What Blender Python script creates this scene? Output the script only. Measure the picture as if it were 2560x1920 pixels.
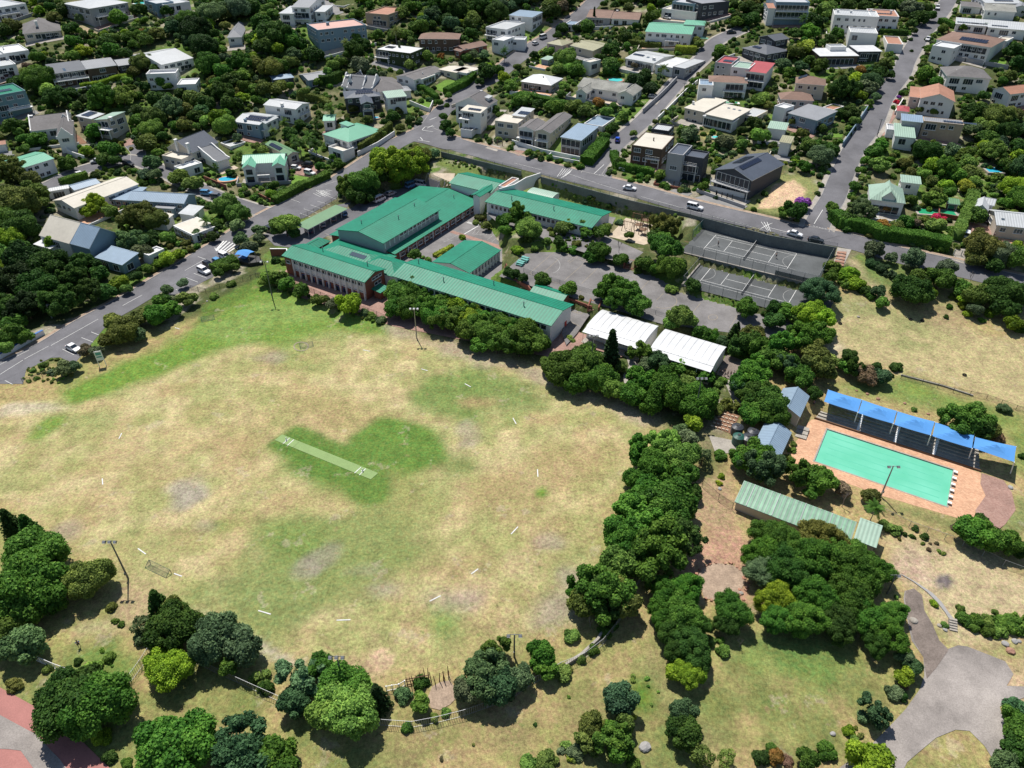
import bpy, math, random
import numpy as np
from mathutils import Vector, Matrix
# ---------------------------------------------------------------- camera, world, sun
for o in list(bpy.data.objects): bpy.data.objects.remove(o)
S = bpy.context.scene
C = S.collection
FPX = 1838.4; PITCH = math.radians(36.711); CAMZ = 103.0
cd = bpy.data.cameras.new('camera'); cam = bpy.data.objects.new('camera', cd); C.objects.link(cam)
cd.sensor_width = 36; cd.lens = 36*FPX/2560; cd.clip_start = 1; cd.clip_end = 3000
cam.location = (0, 0, CAMZ); cam.rotation_euler = (math.pi/2-PITCH, 0, 0)
S.camera = cam
W = bpy.data.worlds.new('World'); S.world = W; W.use_nodes = True
nt = W.node_tree; bg = nt.nodes['Background']; sky = nt.nodes.new('ShaderNodeTexSky')
SUN_EL = math.radians(63); SUN_AZ = math.radians(-22)      # azimuth from +Y towards +X
sky.sky_type = 'NISHITA'; sky.sun_disc = False; sky.sun_elevation = SUN_EL; sky.sun_rotation = SUN_AZ
sky.altitude = 50; sky.dust_density = 0.6
nt.links.new(sky.outputs[0], bg.inputs[0]); bg.inputs[1].default_value = 0.082
sl = bpy.data.lights.new('sun', 'SUN'); sl.energy = 5.0; sl.angle = math.radians(0.55); sl.color = (1.0, 0.955, 0.88)
so = bpy.data.objects.new('sun', sl); C.objects.link(so)
sd = Vector((math.sin(SUN_AZ)*math.cos(SUN_EL), math.cos(SUN_AZ)*math.cos(SUN_EL), math.sin(SUN_EL)))
so.rotation_euler = sd.to_track_quat('Z', 'Y').to_euler(); so.location = (0, 100, 300)
vs = S.view_settings; vs.view_transform = 'Standard'; vs.look = 'None'; vs.exposure = 0.13; vs.gamma = 1; vs.use_curve_mapping = False
S.render.engine = 'CYCLES'; S.cycles.max_bounces = 6; S.cycles.transparent_max_bounces = 6
rnd = random.Random(7); NR = np.random.RandomState(7)
# ---------------------------------------------------------------- picture <-> world
TL = {'A':(0,0,.28933),'B':(640,0,.28933),'C':(1280,0,.28933),'D':(1920,0,.28933),'E':(0,480,.28933),
 'F':(640,400,.28933),'G':(1280,400,.28933),'H':(1920,480,.28933),'I':(0,1300,.37366),'J':(640,1440,.28933),
 'K':(1280,1440,.28933),'L':(1920,1440,.28933),'M':(1280,800,.28933),'N':(1820,880,.33454),'O':(600,950,.28933),
 'Z':(0,0,1.15732),'P':(0,0,1.0)}
def T(k, x, y):
    o = TL[k]; return (o[0]+x*o[2], o[1]+y*o[2])
cP, sP = math.cos(PITCH), math.sin(PITCH)
def ray(px, py):
    X = (px-1280)/FPX; u = -(py-960)/FPX
    return np.array([X, cP+u*sP, -sP+u*cP])
def gz(p, z):                        # pixel -> point on the horizontal plane z
    d = ray(*p); k = (z-CAMZ)/d[2]; return np.array([d[0]*k, d[1]*k, z])
def pr(P):                           # world -> pixel, depth
    P = np.asarray(P, float); x, y, z = P[..., 0], P[..., 1], P[..., 2]-CAMZ
    d = y*cP-z*sP; u = y*sP+z*cP
    return np.stack([1280+FPX*x/d, 960-FPX*u/d, d], -1)
def vnoise(x, y, sc, seed=0):
    x = np.asarray(x, float)/sc; y = np.asarray(y, float)/sc
    xi = np.floor(x).astype(np.int64); yi = np.floor(y).astype(np.int64); fx = x-xi; fy = y-yi
    fx = fx*fx*(3-2*fx); fy = fy*fy*(3-2*fy)
    def h(a, b):
        n = (a*374761393 + b*668265263 + seed*982451653) & 0x7fffffff
        n = ((n ^ (n >> 13))*1274126177) & 0x7fffffff
        return ((n ^ (n >> 16)) & 0xffff)/65535.0
    return (h(xi,yi)*(1-fx)+h(xi+1,yi)*fx)*(1-fy)+(h(xi,yi+1)*(1-fx)+h(xi+1,yi+1)*fx)*fy
def fbm(x, y, sc, seed=0, n=3):
    v = 0; a = 0
    for i in range(n): v = v+vnoise(x, y, sc/2**i, seed+i)*.5**i; a += .5**i
    return v/a
# ---------------------------------------------------------------- terrain heights
CP = [(0,1920,-1),(640,1920,-1.5),(1280,1920,-2),(2560,1920,-4),(0,1400,0),(500,1400,0),(900,1500,0),(1280,1400,0),(1600,1500,-.5),(2000,1600,-2),(2560,1400,-2),(600,1100,0),(300,1200,0),
 (1000,1250,0),(1400,1000,0),(1100,1000,0),(500,900,0),(800,850,0),(0,1100,0),(1450,1150,0),(2200,1200,-1),(2000,1200,-1),(0,960,.3),(300,760,.8),(2560,1150,0),(2100,950,1.5),(2560,950,1.8),(2300,800,3.5),(2560,800,5),
 (600,600,1.2),(900,800,.6),(1350,830,1.5),(1750,880,2),(1900,800,4.2),(1150,900,.4),(1600,1020,.8),
 (640,530,1.5),(745,440,3),(814,472,3.2),(900,417,6),(987,356,8.4),(1068,327,10),(1280,399,10.3),(1425,434,10.3),(1575,474,10.3),(1750,521,10.3),(1920,562,10.3),(2122,603,9.5),(2383,668,8),(2560,711,7),
 (200,700,0),(0,600,2),(116,469,5),(333,396,6),(480,470,3),(300,550,1.5),(100,300,13),(600,250,14),(1300,250,18),(1482,428,10.8),(1560,350,14),(1665,240,19),(1778,110,29),(2070,500,11.5),(2180,312,19),(2267,150,28),(2354,29,36),
 (2560,450,13),(2300,450,13),(2560,250,22),(100,80,30),(400,90,28),(700,80,29),(1190,220,16),(1375,95,24),(1100,100,27),(1600,60,30),(1900,50,34),(2560,50,37),(0,0,34),(640,0,35),(1280,0,35),(1920,0,38),(2560,0,40),(800,230,15),(400,250,14)]
wp = np.array([gz((a,b),c) for a,b,c in CP]+[(-500,520,60),(0,560,62),(500,560,64),(-600,800,100),(0,800,98),(600,800,98),(-300,60,-1),(300,60,-3),(-400,200,2),(300,200,4),(-300,300,10),(330,300,20)])
n_ = len(wp); D_ = np.hypot(wp[:,None,0]-wp[None,:,0], wp[:,None,1]-wp[None,:,1])
A_ = np.zeros((n_+1,n_+1)); A_[:n_,:n_] = -D_+np.eye(n_)*(-2.0)*0; A_[:n_,n_] = 1; A_[n_,:n_] = 1
co_ = np.linalg.solve(A_, np.r_[wp[:,2],0])
gx = np.r_[np.arange(-560,-125,5), np.arange(-125,150,1.0), np.arange(150,561,5)]
gy = np.r_[np.arange(15,262,1.0), np.arange(262,460,2.0), np.arange(460,720,5)]
GX, GY = np.meshgrid(gx, gy, indexing='ij')
GZ = np.zeros_like(GX)
for i in range(n_): GZ -= co_[i]*np.hypot(GX-wp[i,0], GY-wp[i,1])
GZ += co_[n_]
for it in range(10):
    Gp = np.pad(GZ, 1, mode='edge'); GZ = (Gp[:-2,1:-1]+Gp[2:,1:-1]+Gp[1:-1,:-2]+Gp[1:-1,2:]+4*GZ)/8
def sdist(X, Y, poly):               # signed distance to a polygon (negative inside)
    poly = np.asarray(poly, float)[:, :2]; d = np.full(X.shape, 1e9); ins = np.zeros(X.shape, bool)
    for i in range(len(poly)):
        a = poly[i]; b = poly[(i+1) % len(poly)]; e = b-a; L = max(e@e, 1e-9)
        t = np.clip(((X-a[0])*e[0]+(Y-a[1])*e[1])/L, 0, 1)
        d = np.minimum(d, (X-a[0]-t*e[0])**2+(Y-a[1]-t*e[1])**2)
        c = ((a[1] > Y) != (b[1] > Y))
        with np.errstate(divide='ignore', invalid='ignore'):
            xi = (b[0]-a[0])*(Y-a[1])/(b[1]-a[1])+a[0]
        ins ^= (c & (X < xi))
    return np.where(ins, -1, 1)*np.sqrt(d)
YAW = math.radians(-31.1)
def rect(A, B, Cc=None, z=0, L=None, Wd=None, yaw=None):   # pixel corners -> true rectangle (a,b,c,d) in world
    a = gz(A, z)[:2]; b = gz(B, z)[:2]; dv = b-a; ang = math.atan2(dv[1], dv[0])
    if yaw is not None:
        k = round((ang-yaw)/(math.pi/2)); ang = yaw+k*math.pi/2
    u = np.array([math.cos(ang), math.sin(ang)]); v = np.array([-u[1], u[0]])
    if L is None: L = dv@u
    if Wd is None: Wd = (gz(Cc, z)[:2]-b)@v
    b = a+u*L
    return np.array([a, b, b+v*Wd, a+v*Wd]), ang
def pz(tile, pts, z): return [gz(T(tile, x, y), z)[:2] for x, y in pts]
RT_U, _ = rect(T('G',1452,795), T('H',452,742), T('H',590,505), 7.3, yaw=YAW)
RT_L, _ = rect(T('G',1470,1085), T('G',2212,1290), None, 5.4, L=37, Wd=15.8, yaw=YAW)
FLAT = [  # polygon, z, blend
 (pz('Z',[(600,575),(625,625),(850,705),(1190,765),(1262,720),(1640,830),(1600,770),(1240,640),(860,545),(640,545)],1.2),1.2,3),
 (pz('Z',[(700,500),(835,555),(1060,618),(1262,672),(1290,660),(1085,600),(1085,540),(1060,470),(900,400),(830,410)],2.2),2.2,2.5),
 (pz('Z',[(1135,548),(1075,590),(1290,665),(1430,700),(1690,735),(1730,700),(1500,640),(1370,575),(1230,540)],4.0),4.0,2),
 (pz('Z',[(1045,385),(1065,455),(1110,520),(1240,530),(1400,575),(1470,520),(1440,490),(1180,420)],5.6),5.6,2),
 (RT_L,5.4,1.2),(RT_U,7.3,1.0),
 (pz('N',[(400,880),(620,470),(1000,590),(1880,850),(2212,960),(2150,1300),(1850,1290),(1000,1070)],-1),-1.0,2.5)]
for poly, z, bl in FLAT:
    d = sdist(GX, GY, poly); w = np.clip(1-d/bl, 0, 1); w = w*w*(3-2*w); GZ = GZ*(1-w)+z*w
POOL, pang = rect(T('N',645,815), T('N',1635,1160), T('N',1685,885), -1.0, yaw=YAW)
w = np.clip(1-sdist(GX, GY, POOL)/1.0-0.5, 0, 1); GZ = GZ-w*1.2
def H(x, y):
    x = np.asarray(x, float); y = np.asarray(y, float)
    i = np.clip(np.searchsorted(gx, x)-1, 0, len(gx)-2); j = np.clip(np.searchsorted(gy, y)-1, 0, len(gy)-2)
    fx = np.clip((x-gx[i])/(gx[i+1]-gx[i]), 0, 1); fy = np.clip((y-gy[j])/(gy[j+1]-gy[j]), 0, 1)
    return (GZ[i,j]*(1-fx)+GZ[i+1,j]*fx)*(1-fy)+(GZ[i,j+1]*(1-fx)+GZ[i+1,j+1]*fx)*fy
_k = np.r_[np.arange(40, 300, .5), np.arange(300, 900, 1.0)]
def at(p, h=0.0):                    # pixel -> first point on terrain raised by h
    d = ray(*p); d = d/np.linalg.norm(d); P = d[None,:]*_k[:,None]; P[:,2] += CAMZ
    f = P[:,2]-(H(P[:,0], P[:,1])+h); i = int(np.argmax(f < 0))
    if f[i] >= 0: return gz(p, h)
    if i == 0: return P[0]
    t = f[i-1]/(f[i-1]-f[i]); return P[i-1]*(1-t)+P[i]*t
def pt(tile, pts, h=0.0): return [at(T(tile, x, y), h) for x, y in pts]
# ---------------------------------------------------------------- materials
MATS = {}
def newmat(name):
    m = bpy.data.materials.new(name); m.use_nodes = True; MATS[name] = m
    return m, m.node_tree, m.node_tree.nodes['Principled BSDF']
def lk(nt, a, b): nt.links.new(a, b)
def mat(name, col, rough=.7, var=.18, sc=1.2, spec=.4, metal=0, bump=0, stripes=0, tiles=0, vs2=None):
    m, nt, b = newmat(name); N = nt.nodes
    b.inputs['Roughness'].default_value = rough; b.inputs['Metallic'].default_value = metal
    b.inputs['Specular IOR Level'].default_value = spec
    tc = N.new('ShaderNodeTexCoord'); oi = N.new('ShaderNodeObjectInfo')
    nz = N.new('ShaderNodeTexNoise'); nz.inputs['Scale'].default_value = sc; nz.inputs['Detail'].default_value = 5
    ad = N.new('ShaderNodeVectorMath'); ad.operation = 'ADD'; lk(nt, tc.outputs['Object'], ad.inputs[0]); lk(nt, oi.outputs['Location'], ad.inputs[1])
    lk(nt, ad.outputs[0], nz.inputs['Vector'])
    n2 = N.new('ShaderNodeTexNoise'); n2.inputs['Scale'].default_value = .22; n2.inputs['Detail'].default_value = 3; lk(nt, ad.outputs[0], n2.inputs['Vector'])
    av = N.new('ShaderNodeMath'); av.operation = 'ADD'; lk(nt, nz.outputs[0], av.inputs[0]); lk(nt, n2.outputs[0], av.inputs[1])
    mr = N.new('ShaderNodeMapRange'); mr.inputs[1].default_value = .6; mr.inputs[2].default_value = 1.4
    mr.inputs[3].default_value = 1-var; mr.inputs[4].default_value = 1+var*.6; lk(nt, av.outputs[0], mr.inputs[0])
    fac = mr.outputs[0]; hs = None
    if stripes or tiles:
        uv = N.new('ShaderNodeUVMap'); sx = N.new('ShaderNodeSeparateXYZ'); lk(nt, uv.outputs[0], sx.inputs[0])
        w = N.new('ShaderNodeMath'); w.operation = 'MULTIPLY'; w.inputs[1].default_value = 2*math.pi/(stripes or tiles)
        lk(nt, sx.outputs[0 if stripes else 1], w.inputs[0])
        s = N.new('ShaderNodeMath'); s.operation = 'SINE'; lk(nt, w.outputs[0], s.inputs[0])
        m2 = N.new('ShaderNodeMapRange'); m2.inputs[1].default_value = -1; m2.inputs[2].default_value = 1
        m2.inputs[3].default_value = .78; m2.inputs[4].default_value = 1.08; lk(nt, s.outputs[0], m2.inputs[0])
        mm = N.new('ShaderNodeMath'); mm.operation = 'MULTIPLY'; lk(nt, fac, mm.inputs[0]); lk(nt, m2.outputs[0], mm.inputs[1]); fac = mm.outputs[0]; hs = s.outputs[0]
    mx = N.new('ShaderNodeVectorMath'); mx.operation = 'SCALE'; mx.inputs[0].default_value = col; lk(nt, fac, mx.inputs['Scale'])
    lk(nt, mx.outputs[0], b.inputs['Base Color'])
    if hs is not None or bump:
        bp = N.new('ShaderNodeBump'); bp.inputs['Strength'].default_value = .22 if hs is not None else bump; bp.inputs['Distance'].default_value = .04
        lk(nt, hs if hs is not None else nz.outputs[0], bp.inputs['Height']); lk(nt, bp.outputs[0], b.inputs['Normal'])
    return m
def flat(name, col, rough=.5, spec=.5, metal=0, alpha=1):
    m, nt, b = newmat(name); b.inputs['Base Color'].default_value = (*col, 1); b.inputs['Roughness'].default_value = rough
    b.inputs['Specular IOR Level'].default_value = spec; b.inputs['Metallic'].default_value = metal; b.inputs['Alpha'].default_value = alpha
    return m
# roofs
mat('r_school',(.010,.215,.128),.48,.26,stripes=.9,spec=.3)
mat('r_school_pale',(.16,.33,.24),.42,.25,stripes=.62,spec=.55)
mat('r_carport',(.13,.26,.13),.5,.15,stripes=.62)
mat('r_green',(.15,.42,.28),.45,.12,stripes=.7); mat('r_sage',(.32,.45,.36),.5,.14,stripes=.7)
mat('r_white',(.62,.63,.64),.5,.16,sc=.5); mat('r_pale',(.50,.52,.53),.5,.14,stripes=.7); mat('r_grey',(.27,.28,.30),.55,.16,stripes=.6)
mat('r_bluegrey',(.24,.33,.43),.5,.14,stripes=.6); mat('r_dark',(.085,.10,.13),.45,.18,stripes=.6); mat('r_slate',(.10,.11,.13),.6,.2,tiles=.4)
mat('r_tilegrey',(.17,.16,.16),.8,.28,tiles=.4); mat('r_brown',(.24,.15,.115),.8,.25,tiles=.4); mat('r_terra',(.42,.21,.14),.75,.22,tiles=.4)
mat('r_red',(.40,.07,.08),.6,.15,tiles=.5); mat('r_cream',(.58,.54,.46),.7,.14); mat('r_olive',(.33,.32,.20),.6,.2,stripes=.7); mat('r_mottle',(.30,.30,.27),.8,.55,sc=2.5,tiles=.4)
mat('r_pink',(.55,.34,.29),.7,.12); mat('r_glass',(.24,.42,.29),.35,.3,stripes=1.1,sc=.9)
# walls
mat('w_white',(.76,.755,.74),.75,.07); mat('w_cream',(.58,.52,.43),.8,.1); mat('w_grey',(.36,.36,.37),.8,.1); mat('w_blue',(.20,.29,.36),.8,.1)
mat('w_char',(.055,.06,.075),.7,.15); mat('w_brown',(.11,.075,.055),.8,.25); mat('w_brick',(.24,.09,.06),.85,.3,sc=5); mat('w_pink',(.55,.42,.39),.8,.1); mat('w_ivy',(.045,.07,.025),.9,.6,sc=3)
mat('w_teal',(.16,.27,.30),.8,.12); mat('w_tan',(.42,.33,.24),.8,.15); mat('concrete',(.34,.33,.32),.85,.22,sc=2.5,bump=.3); mat('wall_dark',(.15,.165,.16),.85,.3,sc=1.5)
mat('stone_red',(.36,.2,.14),.85,.4,sc=6,bump=.5)
flat('glass',(.02,.03,.045),.12,.6); flat('glass2',(.05,.075,.10),.15,.6); flat('trim',(.75,.75,.74),.6); flat('trim_dark',(.05,.05,.055),.5); flat('solar',(.012,.016,.035),.18,.7)
flat('dark',(.02,.02,.022),.6); flat('metal',(.3,.31,.32),.4,.5,.6); flat('pole',(.12,.13,.13),.5); flat('white',(.8,.8,.8),.5); flat('wood',(.16,.09,.05),.8); flat('black',(.012,.012,.013),.5)
flat('net_green',(.01,.22,.16),.8,.2,0,.38); flat('net_dark',(.01,.045,.05),.8,.2,0,.85); flat('net_thin',(.02,.03,.035),.8,.2,0,.45); flat('net_clear',(.10,.14,.15),.8,.2,0,.22)
flat('sail',(.09,.28,.62),.75,.2); flat('blue_paint',(.04,.15,.42),.5); flat('tyre',(.015,.015,.016),.8,.2); flat('light',(.75,.76,.78),.25); flat('rail',(.30,.31,.33),.5,.5,.3)
flat('skin',(.35,.2,.13),.6); flat('cloth_dark',(.03,.035,.06),.9); flat('cloth_blue',(.06,.12,.35),.9); flat('cloth_white',(.7,.7,.7),.9); flat('hair',(.02,.015,.01),.8); flat('bench_teal',(.10,.34,.30),.6); flat('tank_green',(.02,.09,.07),.45); flat('tank_black',(.04,.045,.055),.4); flat('red',(.45,.05,.04),.6)
m, nt, b = newmat('paint'); oi = nt.nodes.new('ShaderNodeObjectInfo'); lk(nt, oi.outputs['Color'], b.inputs['Base Color']); b.inputs['Roughness'].default_value = .28; b.inputs['Coat Weight'].default_value = .3
# ground sheets: world-space noise
def gmat(name, col, rough=.9, v1=.25, v2=.12, s1=.35, s2=6, brick=0, tint=None):
    m, nt, b = newmat(name); N = nt.nodes; b.inputs['Roughness'].default_value = rough; b.inputs['Specular IOR Level'].default_value = .25
    g = N.new('ShaderNodeNewGeometry')
    a = N.new('ShaderNodeTexNoise'); a.inputs['Scale'].default_value = s1; a.inputs['Detail'].default_value = 6; a.inputs['Roughness'].default_value = .65; lk(nt, g.outputs['Position'], a.inputs['Vector'])
    c = N.new('ShaderNodeTexNoise'); c.inputs['Scale'].default_value = s2; c.inputs['Detail'].default_value = 3; lk(nt, g.outputs['Position'], c.inputs['Vector'])
    r1 = N.new('ShaderNodeMapRange'); r1.inputs[1].default_value = .3; r1.inputs[2].default_value = .7; r1.inputs[3].default_value = 1-v1; r1.inputs[4].default_value = 1+v1*.7; lk(nt, a.outputs[0], r1.inputs[0])
    r2 = N.new('ShaderNodeMapRange'); r2.inputs[1].default_value = .3; r2.inputs[2].default_value = .7; r2.inputs[3].default_value = 1-v2; r2.inputs[4].default_value = 1+v2; lk(nt, c.outputs[0], r2.inputs[0])
    mu = N.new('ShaderNodeMath'); mu.operation = 'MULTIPLY'; lk(nt, r1.outputs[0], mu.inputs[0]); lk(nt, r2.outputs[0], mu.inputs[1])
    mx = N.new('ShaderNodeVectorMath'); mx.operation = 'SCALE'; lk(nt, mu.outputs[0], mx.inputs['Scale'])
    if brick:
        vr = N.new('ShaderNodeVectorRotate'); vr.rotation_type = 'Z_AXIS'; vr.inputs['Angle'].default_value = -YAW; lk(nt, g.outputs['Position'], vr.inputs['Vector'])
        bk = N.new('ShaderNodeTexBrick'); bk.inputs['Scale'].default_value = brick; bk.inputs['Color1'].default_value = (*col,1); bk.inputs['Color2'].default_value = (col[0]*.72,col[1]*.62,col[2]*.6,1)
        bk.inputs['Mortar'].default_value = (col[0]*.7,col[1]*.75,col[2]*.8,1); bk.inputs['Mortar Size'].default_value = .03; lk(nt, vr.outputs[0], bk.inputs['Vector']); lk(nt, bk.outputs[0], mx.inputs[0])
    else: mx.inputs[0].default_value = col
    lk(nt, mx.outputs[0], b.inputs['Base Color'])
    return m
gmat('asphalt',(.15,.148,.16),.85,.3,.14,.11,5); gmat('yard',(.20,.19,.188),.9,.34,.12,.16,3); gmat('court',(.105,.112,.115),.85,.3,.1,.14,3); gmat('pave',(.36,.33,.29),.9,.25,.15,.4,4)
gmat('brickpave',(.41,.26,.21),.9,.22,.1,.3,5,brick=1.6); gmat('deck',(.70,.42,.26),.85,.18,.1,.4,5,brick=1.1); gmat('sand',(.52,.43,.33),.95,.2,.15,.5,5); gmat('redroad',(.38,.17,.15),.85,.14,.1,.3,6)
gmat('driveway',(.25,.245,.24),.9,.22,.1,.3,4); gmat('lawn',(.13,.24,.035),.95,.25,.3,.6,5); gmat('turf',(.23,.33,.13),.9,.1,.12,.5,9); gmat('carpark',(.30,.27,.25),.9,.42,.16,.14,5); gmat('dirtroad',(.20,.165,.145),.95,.35,.2,.35,4)
gmat('line_white',(.68,.68,.66),.7,.2,.1,1,6); gmat('line_faint',(.32,.27,.20),.8,.3,.2,1.2,6); gmat('line_worn',(.36,.36,.35),.8,.3,.2,1.2,6); gmat('soil',(.25,.14,.09),.95,.3,.3,.8,5); gmat('kerb',(.33,.32,.31),.9,.2,.1,1,5); gmat('kerb_verge',(.36,.27,.20),.95,.3,.2,.7,4)
m, nt, b = newmat('pool'); b.inputs['Roughness'].default_value = .12; N = nt.nodes; g = N.new('ShaderNodeNewGeometry')
a = N.new('ShaderNodeTexNoise'); a.inputs['Scale'].default_value = .16; a.inputs['Detail'].default_value = 3; lk(nt, g.outputs['Position'], a.inputs['Vector'])
cr = N.new('ShaderNodeValToRGB'); cr.color_ramp.elements[0].position = .3; cr.color_ramp.elements[0].color = (.12,.49,.32,1); cr.color_ramp.elements[1].position = .7; cr.color_ramp.elements[1].color = (.18,.57,.41,1)
lk(nt, a.outputs[0], cr.inputs[0]); lk(nt, cr.outputs[0], b.inputs['Base Color'])
w_ = N.new('ShaderNodeTexNoise'); w_.inputs['Scale'].default_value = 3; bp = N.new('ShaderNodeBump'); bp.inputs['Strength'].default_value = .12; lk(nt, g.outputs['Position'], w_.inputs['Vector']); lk(nt, w_.outputs[0], bp.inputs['Height']); lk(nt, bp.outputs[0], b.inputs['Normal'])
flat('lane',(.125,.50,.34),.2); flat('water_blue',(.04,.42,.62),.1); flat('water_green',(.03,.33,.16),.1); flat('water_aqua',(.10,.62,.62),.1)
# foliage
def leafmat(name, attr=None):
    m, nt, b = newmat(name); N = nt.nodes; b.inputs['Roughness'].default_value = .6; b.inputs['Specular IOR Level'].default_value = .1
    oi = N.new('ShaderNodeObjectInfo'); at_ = N.new('ShaderNodeAttribute'); at_.attribute_name = 'lv'
    if attr: ca = N.new('ShaderNodeAttribute'); ca.attribute_name = attr; base = ca.outputs['Color']
    else: base = oi.outputs['Color']
    hsv = N.new('ShaderNodeHueSaturation'); hsv.inputs['Saturation'].default_value = .95; lk(nt, base, hsv.inputs['Color'])
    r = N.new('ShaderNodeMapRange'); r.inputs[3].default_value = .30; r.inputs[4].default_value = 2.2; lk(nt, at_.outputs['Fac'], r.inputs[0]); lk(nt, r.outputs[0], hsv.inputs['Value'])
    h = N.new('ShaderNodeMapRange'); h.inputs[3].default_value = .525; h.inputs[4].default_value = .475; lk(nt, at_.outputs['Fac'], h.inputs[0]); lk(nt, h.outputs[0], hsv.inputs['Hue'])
    lk(nt, hsv.outputs[0], b.inputs['Base Color'])
    tr = N.new('ShaderNodeBsdfTranslucent'); lk(nt, hsv.outputs[0], tr.inputs[0]); ms = N.new('ShaderNodeMixShader'); ms.inputs[0].default_value = .33
    lk(nt, b.outputs[0], ms.inputs[1]); lk(nt, tr.outputs[0], ms.inputs[2]); lk(nt, ms.outputs[0], N['Material Output'].inputs[0])
    return m
leafmat('leaf'); leafmat('leaf_col', 'paint'); mat('bark',(.12,.09,.065),.9,.3,sc=4); mat('bark_grey',(.28,.24,.22),.9,.3,sc=4)
# ---------------------------------------------------------------- mesh building
class MB:
    def __init__(s): s.v = []; s.f = []; s.m = []; s.uv = []
    def face(s, pts, mi=0, uv=None):
        n = len(s.v); s.v += [tuple(p) for p in pts]; s.f.append(tuple(range(n, n+len(pts)))); s.m.append(mi); s.uv.append(uv)
    def slab(s, pts, t, mi=0, ms=1):          # polygon with thickness below; uv in metres from the first edge
        P = [Vector(p) for p in pts]; e = (P[1]-P[0]).normalized(); nn = e.cross(P[2]-P[0]).normalized(); g = nn.cross(e)
        s.face(P, mi, [((p-P[0]).dot(e), (p-P[0]).dot(g)) for p in P]); Q = [p-Vector((0,0,t)) for p in P]
        s.face(Q[::-1], ms)
        for i in range(len(P)): j = (i+1) % len(P); s.face([P[i], Q[i], Q[j], P[j]], ms)
    def box(s, c, d, rz=0, mi=0, top=None):
        x, y, z = c; a, b, h = d[0]/2, d[1]/2, d[2]; co, si = math.cos(rz), math.sin(rz); k = 1 if top is None else top
        R = lambda p, q, r: (x+p*co-q*si, y+p*si+q*co, z+r)
        lo = [R(-a,-b,0),R(a,-b,0),R(a,b,0),R(-a,b,0)]; hi = [R(-a*k,-b*k,h),R(a*k,-b*k,h),R(a*k,b*k,h),R(-a*k,b*k,h)]
        s.face(lo[::-1], mi); s.face(hi, mi)
        for i in range(4): j = (i+1) % 4; s.face([lo[i], lo[j], hi[j], hi[i]], mi)
    def tube(s, p, q, r, r2=None, n=6, mi=0, cap=True):
        p = Vector(p); q = Vector(q); d = (q-p); r2 = r if r2 is None else r2
        if d.length < 1e-6: return
        d.normalize(); a = d.orthogonal().normalized(); b = d.cross(a)
        A = [p+(a*math.cos(t)+b*math.sin(t))*r for t in [2*math.pi*i/n for i in range(n)]]
        B = [q+(a*math.cos(t)+b*math.sin(t))*r2 for t in [2*math.pi*i/n for i in range(n)]]
        for i in range(n): j = (i+1) % n; s.face([A[i], A[j], B[j], B[i]], mi)
        if cap: s.face(B, mi); s.face(A[::-1], mi)
    def prism(s, poly, z0, z1, mi=0):
        lo = [(p[0],p[1],z0) for p in poly]; hi = [(p[0],p[1],z1) for p in poly]; s.face(hi, mi); s.face(lo[::-1], mi)
        for i in range(len(poly)): j = (i+1) % len(poly); s.face([lo[i], lo[j], hi[j], hi[i]], mi)
    def mesh(s, name, mats):
        me = bpy.data.meshes.new(name); me.from_pydata(s.v, [], s.f)
        for k in mats: me.materials.append(MATS[k])
        me.polygons.foreach_set('material_index', s.m)
        if any(u is not None for u in s.uv):
            L = me.uv_layers.new(name='UVMap'); arr = []
            for f, u in zip(s.f, s.uv): arr += [c for q in (u or [(0,0)]*len(f)) for c in q]
            L.data.foreach_set('uv', arr)
        me.update(); return me
    def build(s, name, mats, parent=None, loc=None): return obj(name, s.mesh(name, mats), parent, loc)
def obj(name, data, parent=None, loc=None, rz=0, sc=None, color=None):
    o = bpy.data.objects.new(name, data); C.objects.link(o)
    if parent: o.parent = parent
    if loc is not None: o.location = tuple(loc)
    if rz: o.rotation_euler = (0, 0, rz)
    if sc is not None: o.scale = (sc,)*3 if isinstance(sc, (int, float)) else tuple(sc)
    if color is not None: o.color = (*color, 1)
    return o
def empty(name, loc, rz=0):
    o = obj(name, None, None, loc, rz); o.empty_display_size = .5; return o
def tag(o, label, cat, group=None):
    o['label'] = label; o['category'] = cat
    if group: o['group'] = group
    return o
def struct(o, kind='structure', label=None):
    o['kind'] = kind
    if label: o['label'] = label
    return o
PROT = np.zeros((480, 640), bool)          # parts of the view kept clear of filler planting
OCC = []                                    # footprints kept clear
def protect(pts3, grow=0):
    p = pr(np.array(pts3))[:, :2]/4.0; c = p.mean(0)
    if grow: d = p-c; n = np.linalg.norm(d, axis=1, keepdims=True)+1e-6; p = p+d/n*grow
    x0, y0 = np.floor(p.min(0)).astype(int); x1, y1 = np.ceil(p.max(0)).astype(int)
    x0 = max(x0,0); y0 = max(y0,0); x1 = min(x1,639); y1 = min(y1,479)
    if x1 <= x0 or y1 <= y0: return
    X, Y = np.meshgrid(np.arange(x0,x1+1), np.arange(y0,y1+1)); PROT[y0:y1+1, x0:x1+1] |= sdist(X.astype(float), Y.astype(float), p) <= .3
def hull(p):
    p = sorted(map(tuple, p)); 
    def half(q):
        h = []
        for a in q:
            while len(h) > 1 and (h[-1][0]-h[-2][0])*(a[1]-h[-2][1])-(h[-1][1]-h[-2][1])*(a[0]-h[-2][0]) <= 0: h.pop()
            h.append(a)
        return h
    a = half(p); b = half(p[::-1]); return a[:-1]+b[:-1]
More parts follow.
